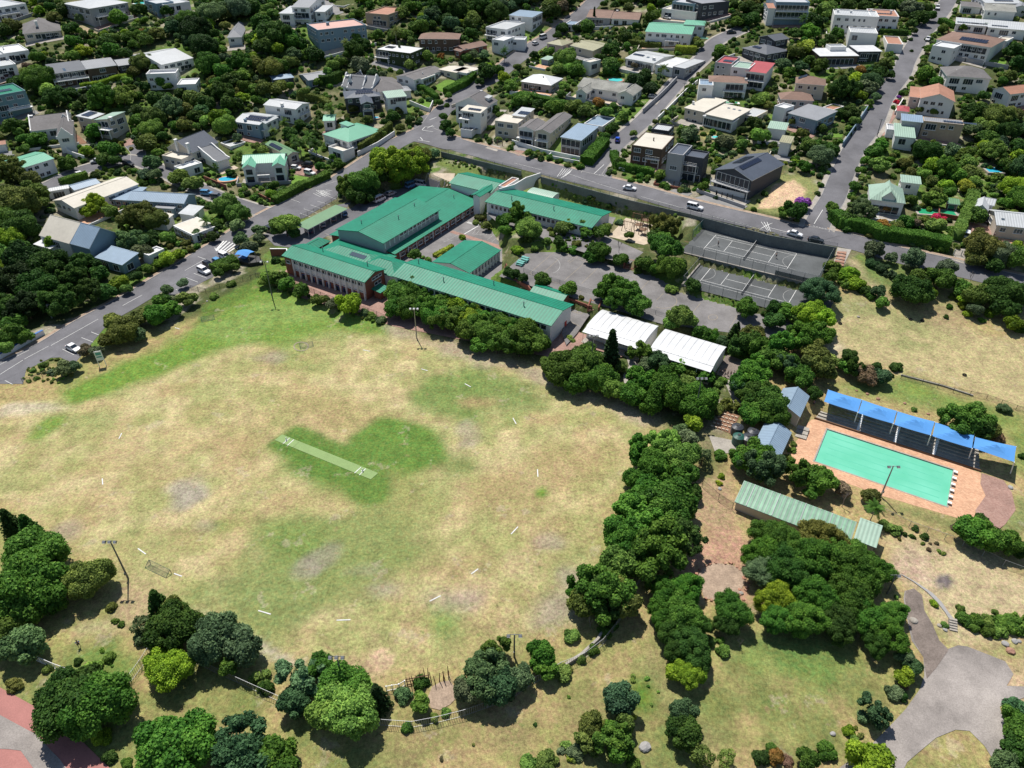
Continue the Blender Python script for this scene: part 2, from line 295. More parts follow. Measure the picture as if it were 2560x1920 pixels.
def protect_box(rc, z0, z1):
    P = np.array([(x, y, z) for x, y in rc for z in (z0, z1)]); q = pr(P)[:, :2]; hq = hull(q)
    p = np.array(hq)/4.0; x0, y0 = np.floor(p.min(0)).astype(int); x1, y1 = np.ceil(p.max(0)).astype(int)
    x0 = max(x0,0); y0 = max(y0,0); x1 = min(x1,639); y1 = min(y1,479)
    if x1 <= x0 or y1 <= y0: return
    X, Y = np.meshgrid(np.arange(x0,x1+1), np.arange(y0,y1+1)); PROT[y0:y1+1, x0:x1+1] |= sdist(X.astype(float), Y.astype(float), p) <= 0
# ---------------------------------------------------------------- terrain sheet and its ground colours
TAN=(.47,.375,.19); TAN2=(.55,.46,.25); OLV=(.25,.27,.085); GRN=(.165,.265,.045); GR2=(.12,.22,.038); BRN=(.38,.275,.14); RED=(.40,.235,.15); GRY=(.33,.27,.235); SOIL=(.16,.15,.08); DIRT=(.45,.31,.20)
COL = np.zeros(GX.shape+(3,))
n1 = fbm(GX, GY, 26, 3); n2 = fbm(GX, GY, 7, 9); n3 = fbm(GX, GY, 11, 21); n4 = fbm(GX, GY, 3.2, 31)
def mixc(c, w, colr): return c*(1-w[..., None])+np.array(colr)*w[..., None]
def sst(x, a, b): t = np.clip((x-a)/(b-a), 0, 1); return t*t*(3-2*t)
COL[:] = (.085,.105,.035)
COL = mixc(COL, sst(n2, .5, .75)*.6, (.17,.17,.07)); COL = mixc(COL, sst(n3, .55, .7)*.6, (.30,.25,.16)); COL = mixc(COL, sst(fbm(GX,GY,14,55), .6, .66)*.8, (.13,.22,.035)); COL = mixc(COL, sst(fbm(GX,GY,9,66), .66, .70)*.8, (.42,.37,.29))
def paintp(world, col, soft=2, strength=1, amp=3, breakup=0, seed=0):
    global COL
    p = np.array(world)[:, :2]; m_ = soft+amp+1
    ix = np.where((gx > p[:,0].min()-m_) & (gx < p[:,0].max()+m_))[0]; iy = np.where((gy > p[:,1].min()-m_) & (gy < p[:,1].max()+m_))[0]
    if len(ix) == 0 or len(iy) == 0: return
    s = np.s_[ix[0]:ix[-1]+1, iy[0]:iy[-1]+1]
    d = sdist(GX[s], GY[s], p)+(n2[s]-.5)*2*amp+(n4[s]-.5)*amp*.6
    w = 1-sst(d, -soft, soft)
    if breakup: w = w*sst(fbm(GX[s], GY[s], 5, 77+seed), breakup-.22, breakup+.18)
    COL[s] = mixc(COL[s], w*strength, col)
def paint(tile, pts, col, **k): paintp(pt(tile, pts), col, **k)
def ell(tile, x, y, rx, ry, col, rot=0, **k):
    r = math.radians(rot); q = [(x+rx*math.cos(a)*math.cos(r)-ry*math.sin(a)*math.sin(r), y+rx*math.cos(a)*math.sin(r)+ry*math.sin(a)*math.cos(r)) for a in [i*math.pi/9 for i in range(18)]]
    paint(tile, q, col, **k)
# low ground round the field
paint('Z',[(-200,880),(200,760),(440,680),(600,590),(880,720),(1190,790),(1500,960),(1520,1080),(1660,760),(1810,600),(2000,600),(2400,760),(2600,1100),(2500,1750),(-300,1750)],(.40,.31,.145),soft=3,amp=2)
paint('Z',[(-200,880),(200,760),(440,680),(600,590),(880,720),(1190,790),(1500,960),(1520,1080),(1400,1300),(2400,1300),(2500,1750),(-300,1750)],OLV,strength=.75,breakup=.52,soft=6,seed=1)
paint('Z',[(-50,1500),(200,1400),(700,1500),(900,1560),(1250,1480),(1500,1300),(1750,1350),(2000,1500),(1800,1700),(-50,1750)],(.17,.21,.06),strength=.8,breakup=.5,soft=6,seed=5)
paint('Z',[(840,1570),(1250,1500),(1400,1330),(1440,1500),(1300,1620),(1050,1700),(850,1680)],(.36,.25,.14),strength=.6,breakup=.45,soft=5,seed=6)
# the playing field
FIELD = [(-60,880),(120,860),(420,740),(560,640),(660,650),(860,720),(1180,800),(1420,920),(1360,1000),(1300,1160),(1290,1230),(1230,1330),(1080,1390),(980,1440),(820,1450),(640,1420),(540,1380),(420,1320),(330,1260),(150,1180),(-60,1040)]
paint('Z',FIELD,TAN,soft=2.5,amp=2.5)
paint('Z',FIELD,TAN2,strength=.8,breakup=.5,soft=3,seed=2); paint('Z',FIELD,(.31,.32,.12),strength=.8,breakup=.50,soft=3,seed=3); paint('Z',FIELD,BRN,strength=.5,breakup=.66,soft=3,seed=4)
for x,y,rx,ry in [(700,890,90,35),(560,960,60,28),(480,965,50,20),(1110,1050,110,60),(1250,1000,80,50),(760,915,70,28),(1000,1230,80,40),(1200,1150,60,50),(350,1020,70,30),(880,1230,60,30),(1130,1290,70,30),(240,1080,60,30),(620,780,70,22)]:
    ell('Z',x,y,rx,ry,BRN,strength=.5,soft=4,amp=5)
paint('Z',[(110,850),(230,800),(360,745),(440,700),(560,600),(700,655),(850,700),(830,720),(720,715),(620,745),(540,735),(430,775),(330,815),(220,860),(150,875)],GRN,soft=2.2,amp=2.5)
paint('Z',[(420,720),(570,640),(700,665),(720,690),(600,700),(500,740)],(.24,.32,.09),strength=.7,soft=4,amp=4)
paint('Z',[(425,700),(440,660),(560,600),(570,620),(450,690)],(.12,.19,.035),soft=1.2,amp=.5)
paint('Z',[(620,720),(780,700),(820,740),(700,800),(600,790)],(.25,.31,.09),strength=.7,soft=5,amp=5,breakup=.45)
paint('Z',[(875,850),(930,805),(1080,800),(1180,860),(1180,890),(1060,880),(1040,905),(960,910),(900,895)],(.16,.24,.06),strength=.85,soft=3,amp=3)
ell('Z',1030,870,50,12,BRN,strength=.8,soft=2); ell('Z',1130,860,60,25,(.22,.26,.09),strength=.6,soft=4)
paint('Z',[(580,965),(640,925),(700,955),(800,1010),(835,1050),(830,1075),(770,1085),(690,1050),(610,1000)],GR2,strength=.9,soft=2.5,amp=1.5)
paint('Z',[(750,985),(760,945),(815,903),(880,905),(940,925),(970,960),(965,990),(915,1015),(860,1030),(810,1010)],GR2,strength=.95,soft=1.5,amp=1.5)
paint('Z',[(780,1010),(870,1030),(940,1050),(900,1120),(780,1110),(700,1070)],OLV,strength=.8,soft=5,amp=4)
paint('O',[(235,560),(330,500),(500,400),(560,405),(760,500),(1010,620),(1190,740),(1290,870),(1230,1040),(1100,1080),(950,1040),(830,880),(600,790),(350,640)],(.115,.205,.038),strength=.85,soft=.9,amp=1)
ell('Z',1005,1005,45,28,(.16,.21,.06),strength=.75,soft=3,amp=3)
paint('Z',[(410,1290),(530,1200),(565,1125),(700,1105),(860,1130),(960,1200),(880,1240),(770,1300),(640,1350),(610,1395),(480,1340)],(.22,.265,.085),strength=.9,soft=4,amp=4)
ell('Z',640,1180,70,50,(.17,.25,.06),strength=.7,soft=5,amp=5); ell('Z',560,1290,90,60,(.24,.28,.10),strength=.6,soft=6,amp=5)
paint('Z',[(1180,1270),(1300,1200),(1300,1150),(1260,1150),(1200,1200)],(.25,.29,.10),strength=.6,soft=4)
ell('Z',960,1338,32,30,(.18,.28,.06),strength=.8,soft=3,amp=2); ell('Z',1170,1065,14,12,(.15,.26,.04),soft=1,amp=.6)
paint('Z',[(55,955),(70,925),(100,900),(145,895),(140,915),(90,950)],GRN,strength=.9,soft=1.5,amp=1)
ell('Z',205,905,45,20,(.26,.29,.10),strength=.6,soft=3); ell('Z',490,1130,30,12,GRN,strength=.7,soft=2); ell('Z',1050,905,70,14,GRN,strength=.4,soft=4)
for x,y,rx,ry in [(1000,925,32,22),(780,1235,42,14),(575,775,45,10),(400,1075,40,18),(1010,960,18,6),(720,1180,18,10),(440,1130,22,9),(1190,1170,40,10),(830,1270,45,10),(660,1230,20,14),(150,1150,30,22),(450,1330,38,14),(700,1210,30,14),(1250,1240,30,14)]:
    ell('Z',x,y,rx*.8,ry*.8,GRY,strength=.5,soft=1.6,amp=3)
ell('J',1080,720,110,90,(.60,.42,.28),soft=.5,amp=.5); ell('Z',790,1440,50,18,DIRT,strength=.7,soft=2)
paint('Z',[(540,1375),(600,1410),(640,1428),(630,1440),(580,1415),(530,1385)],(.52,.46,.38),strength=.7,soft=.6,amp=.4)
ell('Z',405,1060,45,22,(.38,.34,.28),strength=.7,soft=2,amp=3); ell('Z',980,1290,50,16,(.42,.33,.28),strength=.6,soft=3)
paint('Z',[(1190,1300),(1300,1240),(1250,1330),(1120,1400),(1100,1385)],(.33,.28,.24),strength=.6,soft=3)
paint('Z',[(0,870),(110,865),(150,885),(60,890),(0,900)],(.55,.47,.36),strength=.7,soft=1.5)
paint('Z',[(840,705),(1190,800),(1430,915),(1395,925),(1180,825),(1000,775),(850,725)],(.40,.32,.25),strength=.7,soft=2)
mw = sst(-sdist(GX, GY, np.array(pt('Z',FIELD))[:, :2]), 0, 4); q_ = GX*math.cos(.35)+GY*math.sin(.35)
COL *= (1+mw*.045*np.sin(q_*2*math.pi/3.6)*sst(fbm(GX,GY,30,91),.35,.6))[..., None]
# right-hand grassland
paint('Z',[(1810,640),(1900,655),(2010,690),(2212,735),(2400,760),(2400,960),(2212,885),(1950,805),(1800,770),(1760,740)],(.46,.38,.20),soft=3,amp=2)
paint('Z',[(1810,640),(1900,655),(2010,690),(2050,740),(1950,760),(1850,740),(1800,700)],(.24,.27,.10),strength=.7,breakup=.42,soft=5,seed=8); ell('Z',1800,765,28,26,(.62,.53,.42),strength=.8,soft=3)
paint('Z',[(1830,560),(1850,560),(1900,610),(1930,660),(1915,670),(1880,630)],(.46,.36,.22),soft=1,amp=.6)
paint('Z',[(1850,560),(2100,600),(2212,620),(2212,700),(2020,680),(1930,640)],(.24,.23,.10),strength=.8,soft=3); ell('Z',1905,590,55,30,(.16,.22,.06),strength=.8,soft=2)
paint('Z',[(2000,640),(2100,680),(2080,720),(2000,700)],(.36,.27,.16),strength=.7,soft=3)
paint('Z',[(1800,830),(1960,810),(2212,900),(2240,1040),(2190,1010),(2180,930),(1790,835)],(.20,.25,.07),soft=3,amp=2); paint('Z',[(1960,830),(2212,910),(2212,960),(2000,860)],(.22,.30,.06),strength=.7,soft=3,breakup=.4)
paint('Z',[(1900,1085),(2110,1130),(2212,1070),(2260,1150),(2130,1170),(2080,1160)],(.22,.25,.09),soft=2)
paint('Z',[(1910,1170),(2000,1160),(2212,1240),(2400,1330),(2212,1340),(2050,1400),(1980,1260)],(.50,.40,.24),soft=2.5); paint('Z',[(1960,1180),(2010,1200),(2010,1250),(1960,1260),(1920,1230)],(.48,.35,.26),strength=.8,soft=2)
ell('Z',2040,1256,20,14,(.19,.16,.16),soft=.5,amp=.4)
paint('Z',[(2080,1480),(2300,1380),(2300,1500),(2200,1560),(2160,1530)],(.56,.40,.28),strength=.7,soft=3,breakup=.35)
paint('Z',[(1480,1180),(1540,1120),(1620,1180),(1610,1290),(1520,1300),(1480,1240)],(.46,.28,.19),soft=2); paint('Z',[(1510,1040),(1580,1030),(1600,1100),(1540,1150),(1500,1100)],(.40,.28,.17),soft=2)
paint('Z',[(1550,1430),(1640,1400),(1800,1370),(1850,1440),(1780,1500),(1650,1480)],(.20,.26,.07),strength=.9,soft=4,breakup=.4); paint('Z',[(1640,1390),(1700,1380),(1790,1400),(1780,1460),(1690,1450)],(.14,.22,.055),strength=.8,soft=4)
paint('Z',[(1350,1470),(1420,1430),(1440,1500),(1400,1560),(1350,1540)],(.12,.22,.025),strength=.9,soft=2.5); paint('Z',[(1400,1330),(1470,1560),(1580,1640),(1500,1640),(1390,1450)],(.40,.32,.17),strength=.6,soft=3)
paint('Z',[(100,1440),(160,1390),(250,1380),(310,1430),(270,1490),(200,1470)],(.15,.22,.05),strength=.9,soft=2); ell('Z',200,1350,50,22,(.42,.37,.22),strength=.8,soft=2); ell('Z',290,1310,50,45,(.46,.33,.21),strength=.7,soft=3)
# suburb extras: vacant lot, lawns
paint('Z',[(1650,400),(1690,370),(1770,380),(1760,450),(1660,460),(1610,450)],(.26,.27,.10),soft=1.5); paint('Z',[(1670,400),(1715,385),(1745,410),(1725,445),(1640,450)],(.66,.46,.30),soft=.8,amp=1.2); protect([(*q[:2],H(*q[:2])) for q in pt('Z',[(1625,458),(1665,395),(1700,372),(1765,385),(1750,445),(1700,468)])])
paint('Z',[(950,345),(1160,405),(1480,480),(1460,515),(1380,500),(1180,430),(1000,380),(940,355)],(.16,.21,.055),soft=1,amp=1)
paint('G',[(250,180),(900,330),(1500,500),(1450,560),(1180,520),(860,440),(250,260)],(.17,.22,.055),soft=1,amp=1); paint('G',[(1100,430),(1480,480),(1420,540),(1150,500)],(.30,.27,.14),strength=.7,soft=1.5)
paint('C',[(1600,1130),(1830,1150),(1760,1240),(1640,1200)],(.33,.29,.11),soft=1,amp=.6)
paint('A',[(1700,700),(2212,690),(2212,800),(1720,790)],(.20,.25,.05),soft=1); paint('H',[(1250,330),(1620,300),(1560,400),(1320,380)],(.22,.26,.08),soft=1)
paint('A',[(650,220),(800,240),(830,400),(700,360)],(.48,.36,.24),soft=1,amp=.6); paint('Z',[(1250,130),(1300,110),(1320,120),(1280,150)],(.3,.29,.11),soft=1)
nx_, ny_ = GX.shape
tv = np.stack([GX, GY, GZ], -1).reshape(-1, 3)
ii = (np.arange(nx_-1)[:, None]*ny_+np.arange(ny_-1)[None, :]).ravel()
tf = np.stack([ii, ii+ny_, ii+ny_+1, ii+1], -1)
def fastmesh(name, verts, faces, mats=(), smooth=False):      # quads from arrays
    me = bpy.data.meshes.new(name); k = faces.shape[1]; me.vertices.add(len(verts)); me.vertices.foreach_set('co', np.asarray(verts, np.float32).ravel())
    me.loops.add(faces.size); me.loops.foreach_set('vertex_index', faces.astype(np.int32).ravel()); me.polygons.add(len(faces))
    me.polygons.foreach_set('loop_start', np.arange(0, faces.size, k, dtype=np.int32))
    if smooth: me.polygons.foreach_set('use_smooth', np.ones(len(faces), bool))
    for m_ in mats: me.materials.append(MATS[m_])
    me.update(calc_edges=True); return me
m, nt, b = newmat('ground'); N = nt.nodes; b.inputs['Roughness'].default_value = .95; b.inputs['Specular IOR Level'].default_value = .15
ca = N.new('ShaderNodeAttribute'); ca.attribute_name = 'paint'; g = N.new('ShaderNodeNewGeometry'); fac = None
for sc_, dt, lo, hi, amt in [(.35,9,.36,.66,.26),(1.9,7,.34,.66,.38),(7,3,.3,.7,.32)]:
    a = N.new('ShaderNodeTexNoise'); a.inputs['Scale'].default_value = sc_; a.inputs['Detail'].default_value = dt; a.inputs['Roughness'].default_value = .72; lk(nt, g.outputs['Position'], a.inputs['Vector'])
    r = N.new('ShaderNodeMapRange'); r.inputs[1].default_value = lo; r.inputs[2].default_value = hi; r.inputs[3].default_value = 1-amt; r.inputs[4].default_value = 1+amt*.75; lk(nt, a.outputs[0], r.inputs[0])
    if fac is None: fac = r.outputs[0]
    else: q = N.new('ShaderNodeMath'); q.operation = 'MULTIPLY'; lk(nt, fac, q.inputs[0]); lk(nt, r.outputs[0], q.inputs[1]); fac = q.outputs[0]
tn = N.new('ShaderNodeTexNoise'); tn.inputs['Scale'].default_value = 1.3; tn.inputs['Detail'].default_value = 6; lk(nt, g.outputs['Position'], tn.inputs['Vector'])
tr_ = N.new('ShaderNodeMapRange'); tr_.inputs[1].default_value = .38; tr_.inputs[2].default_value = .66; tr_.inputs[3].default_value = .485; tr_.inputs[4].default_value = .53; lk(nt, tn.outputs[0], tr_.inputs[0])
last = ca.outputs['Color']
for sc_, lo, hi, amt, colr, dt in [(.16,.60,.635,.38,(.46,.38,.28,1),12),(.75,.60,.66,.55,(.15,.20,.055,1),8),(.33,.61,.66,.45,(.35,.23,.13,1),10)]:
    a = N.new('ShaderNodeTexNoise'); a.inputs['Scale'].default_value = sc_; a.inputs['Detail'].default_value = dt; a.inputs['Roughness'].default_value = .68; lk(nt, g.outputs['Position'], a.inputs['Vector'])
    r = N.new('ShaderNodeMapRange'); r.inputs[1].default_value = lo; r.inputs[2].default_value = hi; r.inputs[3].default_value = 0; r.inputs[4].default_value = amt; lk(nt, a.outputs[0], r.inputs[0])
    mc = N.new('ShaderNodeMix'); mc.data_type = 'RGBA'; lk(nt, r.outputs[0], mc.inputs[0]); lk(nt, last, mc.inputs[6]); mc.inputs[7].default_value = colr; last = mc.outputs[2]
hs = N.new('ShaderNodeHueSaturation'); lk(nt, last, hs.inputs['Color']); lk(nt, fac, hs.inputs['Value']); lk(nt, tr_.outputs[0], hs.inputs['Hue']); lk(nt, hs.outputs[0], b.inputs['Base Color'])
bp = N.new('ShaderNodeBump'); bp.inputs['Strength'].default_value = .5; bp.inputs['Distance'].default_value = .15; lk(nt, fac, bp.inputs['Height']); lk(nt, bp.outputs[0], b.inputs['Normal'])
tm = fastmesh('ground', tv, tf, ['ground'], True)
ca_ = tm.color_attributes.new('paint', 'FLOAT_COLOR', 'POINT'); ca_.data.foreach_set('color', np.concatenate([COL.reshape(-1,3), np.ones((len(tv),1))], 1).astype(np.float32).ravel())
ground = obj('ground', tm); struct(ground, label='sloping ground of dry grass, lawns and garden soil')
# ---------------------------------------------------------------- draped sheets
from mathutils.geometry import delaunay_2d_cdt
def densify(p, step=1.5, closed=True):
    out = []; n = len(p)
    for i in range(n if closed else n-1):
        a = np.array(p[i][:2]); b = np.array(p[(i+1) % n][:2]); k = max(1, int(np.hypot(*(b-a))/step))
        out += [a+(b-a)*t/k for t in range(k)]
    if not closed: out.append(np.array(p[-1][:2]))
    return out
def drape(name, poly, mname, off=.05, z=None, parent=None, step=2.0, holes=()):
    if z is not None and not holes:
        me = bpy.data.meshes.new(name); me.from_pydata([(p[0], p[1], z+off) for p in poly], [], [tuple(range(len(poly)))]); me.materials.append(MATS[mname])
        o = obj(name, me, parent)
        if me.polygons[0].normal.z < 0: me.flip_normals()
        return o
    rings = [densify(poly, step)]+[densify(h, step) for h in holes]; V = []; E_ = []
    for r in rings:
        n0 = len(V); V += r; E_ += [(n0+i, n0+(i+1) % len(r)) for i in range(len(r))]
    P = np.array(rings[0]); x0, y0 = P.min(0); x1, y1 = P.max(0)
    X, Y = np.meshgrid(np.arange(x0, x1, step), np.arange(y0, y1, step)); d = sdist(X, Y, P); k = d < -step*.45
    for h in holes: k &= sdist(X, Y, np.array(h)) > step*.45
    V += list(np.stack([X[k], Y[k]], -1))
    r = delaunay_2d_cdt([Vector((float(a[0]), float(a[1]))) for a in V], E_, [], 0, 1e-4)
    vv = [(q.x, q.y, (float(H(q.x, q.y)) if z is None else z)+off) for q in r[0]]; ff = []
    for f in r[2]:
        c = sum((r[0][i] for i in f), Vector((0,0)))/len(f); cx = np.array([c.x]); cy = np.array([c.y])
        if sdist(cx, cy, P)[0] < 0 and all(sdist(cx, cy, np.array(h))[0] > 0 for h in holes): ff.append(f)
    me = bpy.data.meshes.new(name); me.from_pydata(vv, [], ff); me.materials.append(MATS[mname]); me.update()
    if len(me.polygons) and me.polygons[0].normal.z < 0: me.flip_normals()
    return obj(name, me, parent)
def resample(p, step=1.6):           # smooth centre line
    p = np.array([q[:2] for q in p]); out = []
    for i in range(len(p)-1):
        a = p[max(i-1,0)]; b = p[i]; c = p[i+1]; d = p[min(i+2,len(p)-1)]; n = max(2, int(np.hypot(*(c-b))/step))
        for k in range(n):
            t = k/n; out.append(.5*((2*b)+(-a+c)*t+(2*a-5*b+4*c-d)*t*t+(-a+3*b-3*c+d)*t**3))
    out.append(p[-1]); return np.array(out)
def normals2(p):
    t = np.gradient(p, axis=0); t /= np.linalg.norm(t, axis=1, keepdims=True)+1e-9; return np.stack([-t[:,1], t[:,0]], -1)
def ribbon(name, line, o0, o1, mname, off=.06, parent=None, nc=5, kerb=0):   # strip between side offsets o0..o1
    n = normals2(line); V = []; F = []
    for i in range(len(line)):
        for k in range(nc): q = line[i]+n[i]*(o0+(o1-o0)*k/(nc-1)); V.append((q[0], q[1], float(H(q[0], q[1]))+off))
    for i in range(len(line)-1):
        for k in range(nc-1): a = i*nc+k; F.append((a, a+nc, a+nc+1, a+1) if o1 < o0 else (a, a+1, a+nc+1, a+nc)[::-1])
    me = bpy.data.meshes.new(name); me.from_pydata(V, [], F); me.materials.append(MATS[mname]); me.update()
    if sum(p.normal.z for p in me.polygons) < 0: me.flip_normals()
    return obj(name, me, parent)
def kerb(name, line, o, side, mname='kerb'):
    n = normals2(line); mb = MB()
    for i in range(len(line)-1):
        a, b = line[i]+n[i]*o, line[i+1]+n[i+1]*o; c, d = line[i]+n[i]*(o+side*.22), line[i+1]+n[i+1]*(o+side*.22)
        z = [float(H(*q))+.16 for q in (a,b,c,d)]
        A,B,Cc,Dd = [(q[0],q[1],w) for q,w in zip((a,b,c,d),z)]
        mb.face([A,B,Dd,Cc] if side < 0 else [A,Cc,Dd,B][::1]); mb.face([A,B,(B[0],B[1],B[2]-.3),(A[0],A[1],A[2]-.3)])
        mb.face([Cc,Dd,(Dd[0],Dd[1],Dd[2]-.3),(Cc[0],Cc[1],Cc[2]-.3)])
    return mb.build(name, [mname])
ROADS = {}
def road(key, pts, w, verge=1.2, km='pave', label=None, kl=True, kr=True):
    line = resample(pts); ROADS[key] = (line, w)
    r = ribbon('road', line, -w/2, w/2, 'asphalt', .07+.004*len(ROADS)); struct(r, label=label)
    for s, do in ((-1, kr), (1, kl)):
        if not do: continue
        k = kerb('kerb', line, s*w/2, s); struct(k, label='low kerb along the edge of the '+label.replace('asphalt ', ''))
        if verge: v = ribbon('pavement', line, s*(w/2+.22), s*(w/2+.22+verge), km, .10+.004*len(ROADS), nc=3); struct(v, label='narrow pavement beside the '+label.replace('asphalt ', ''))
    n = normals2(line)
    for i in range(0, len(line)-3, 3):
        protect([(*(line[i]+n[i]*w/2), H(*line[i])), (*(line[i+3]+n[i+3]*w/2), H(*line[i+3])), (*(line[i+3]-n[i+3]*w/2), H(*line[i+3])), (*(line[i]-n[i]*w/2), H(*line[i]))])
        OCC.append((line[i][0], line[i][1], w/2+1))
    return line
MAIN = road('main', [(-330,60),(-150,90)][:0]+[tuple(x) for x in pt('P',[(-60,955),(58,903),(124,870),(215,813),(307,763),(400,708),(477,661),(567,606),(640,560),(712,521),(814,472),(900,417),(987,362),(1068,322),(1110,275),(1190,220),(1240,190),(1294,145),(1375,95),(1454,35),(1500,-10)])], 8.6, label='long asphalt road past the field and school', km='kerb_verge', kr=False)
UP = road('upper', pt('P',[(1060,330),(1132,359),(1205,380),(1280,401),(1425,438),(1575,474),(1743,521),(1920,562),(2007,583),(2122,603),(2238,636),(2383,668),(2499,697),(2570,713),(2700,750)]), 8.2, label='asphalt street above the tennis courts', km='kerb_verge', kr=False)
R3 = road('side', pt('P',[(1478,436),(1495,412),(1540,362),(1613,298),(1665,240),(1714,185),(1757,145),(1790,105),(1830,84),(1860,70)]), 7, label='asphalt side street climbing past white houses', verge=1)
R4 = road('right', pt('P',[(2040,575),(2050,548),(2082,497),(2100,451),(2137,370),(2180,312),(2209,246),(2253,185),(2267,150),(2305,87),(2331,58),(2354,29),(2375,-5)]), 7, label='asphalt street climbing the right-hand side', verge=1.4)
R5 = road('lane', pt('P',[(100,475),(116,468),(188,433),(260,411),(333,400),(430,440),(535,489),(610,515),(657,530)]), 6, label='asphalt lane below the thatched gable house', verge=.8)
R6 = road('lane2', pt('P',[(345,400),(345,380),(330,362)]), 5, label='short asphalt spur beside the walled house', verge=0)
jn = drape('road', [gz(q, 10.15)[:2] for q in [(1035,318),(1055,300),(1085,300),(1098,322),(1120,338),(1155,350),(1160,372),(1110,368),(1060,352),(1030,345)]], 'asphalt', .13); struct(jn, label='asphalt junction at the top corner of the school')
jn = drape('road', pt('P',[(1440,420),(1470,405),(1500,402),(1530,440),(1525,465),(1455,450)]), 'asphalt', .115); struct(jn, label='asphalt mouth of the side street')
jn = drape('road', pt('P',[(2005,575),(2028,562),(2040,545),(2066,552),(2068,572),(2100,590),(2060,600),(2010,590)]), 'asphalt', .12); struct(jn, label='asphalt mouth of the right-hand street')
# parking strips beside the main road
for q in [pt('E',[(-60,1659),(200,1659),(230,1520),(330,1440),(520,1430),(640,1490),(900,1180),(1040,1060),(860,1100),(430,1340),(0,1580)]), pt('E',[(1330,960),(1640,835),(1840,735),(1900,640),(2050,590),(1990,540),(1900,470),(1600,700)]), pt('F',[(420,500),(700,330),(720,270),(620,240),(480,330),(250,450),(350,520)])]:
    o = drape('car_park', q, 'asphalt', .055); struct(o, label='asphalt parking strip beside the main road'); protect([(x[0],x[1],H(x[0],x[1])) for x in q])
# painted marks: quads between picture points on the ground
def mark(parts, name='road_marking', mname='line_white', w=.14, off=.11, label='white painted road line', z=None, kind='structure', parent=None):
    mb = MB()
    for a, b in parts:
        A = at(a) if z is None else gz(a, z); B = at(b) if z is None else gz(b, z); k = max(1, int(np.hypot(*(B-A)[:2])/2)) if z is None else 1
        for i in range(k):
            p = A+(B-A)*i/k; q = A+(B-A)*(i+1)/k; d = (q-p)[:2]; n = np.array([-d[1], d[0]])/max(np.hypot(*d), 1e-6)*w/2
            zz = [float(H(*c[:2])) if z is None else z for c in (p, q)]
            mb.face([(p[0]-n[0],p[1]-n[1],zz[0]+off),(q[0]-n[0],q[1]-n[1],zz[1]+off),(q[0]+n[0],q[1]+n[1],zz[1]+off),(p[0]+n[0],p[1]+n[1],zz[0]+off)])
    o = mb.build(name, [mname], parent)
    if parent is None: struct(o, label=label)
    return o
def tp(tile, *q): return [(T(tile, a, b), T(tile, c, d)) for a, b, c, d in q]
mark(tp('E',(0,1580,200,1455),(210,1448,420,1335),(440,1330,850,1100),(1060,985,1230,892),(1600,680,1760,590),(1710,560,1780,585)), w=.13, label='white centre line on the main road')
mark(tp('E',(540,1360,640,1410),(705,1260,805,1300),(790,1212,870,1245),(1610,742,1710,782),(1675,706,1790,748),(1520,845,1560,862),(45,1632,110,1665),(-10,1500,250,1370)), w=.12, label='white parking bay lines')
mark([(T('E',1865+i*38,505-i*9),T('E',1935+i*42,425-i*2)) for i in range(1)]+[(T('E',1870+i*27,512+i*2-i*0),T('E',1960+i*27,425+i*9)) for i in range(5)], w=.5, off=.12, label='white zebra crossing stripes on the main road')
mark([(T('E',1855+i*22,485+i*9),T('E',1875+i*22,510+i*9)) for i in range(7)], w=.2, off=.125, label='short white give way dashes by the crossing')
mark(tp('F',(560,290,700,345),(470,390,580,430),(530,358,640,392),(415,425,530,465),(380,462,470,495),(600,215,765,165),(300,340,380,370)), w=.12, off=.14, label='white bay lines at the junction by the school')
mark([(T('F',495+i*22,290-i*6),T('F',560+i*20,322-i*10)) for i in range(6)]+[(T('F',520+i*18,262+i*1),T('F',600+i*14,320-i*6)) for i in range(4)], w=.17, off=.145, label='white hatched chevrons on the road by the school')
mark(tp('B',(1435,1125,1460,1100),(1460,1100,1540,1095),(1480,1110,1530,1085),(1435,1128,1530,1140),(1400,1212,1500,1228),(1420,1190,1440,1212),(1500,1040,1560,1015)), w=.25, off=.16, label='white letters and lines at the top junction')
mark([(T('C',390+i*22,1530-i*6),T('C',440+i*20,1460+i*2)) for i in range(5)]+[(T('C',420+i*20,1545-i*10),T('C',520-i*8,1470+i*10)) for i in range(3)], w=.16, off=.16, label='white chevrons at the foot of the side street')
mark(tp('C',(708,1505,795,1425))+[(T('C',722+i*28,1510+i*4),T('C',738+i*28,1513+i*4)) for i in range(4)], w=.18, off=.16, label='white stop line of the side street')
mark(tp('H',(398,278,472,158))+[(T('H',388+i*25,297+i*6),T('H',404+i*25,301+i*6)) for i in range(5)]+tp('H',(0,310,160,350)), w=.18, off=.16, label='white stop line of the right-hand street')
mark([(T('H',-75+i*18,330-i*12),T('H',-10+i*16,290-i*6)) for i in range(4)]+[(T('H',-60+i*25,262),T('H',0+i*10,345)) for i in range(3)], w=.16, off=.16, label='white chevrons above the tennis courts')
mark(tp('G',(20,30,260,90),(1115,320,1600,455),(1600,455,2200,620),(480,120,1000,290)), w=.11, off=.16, label='pale edge line along the upper street')
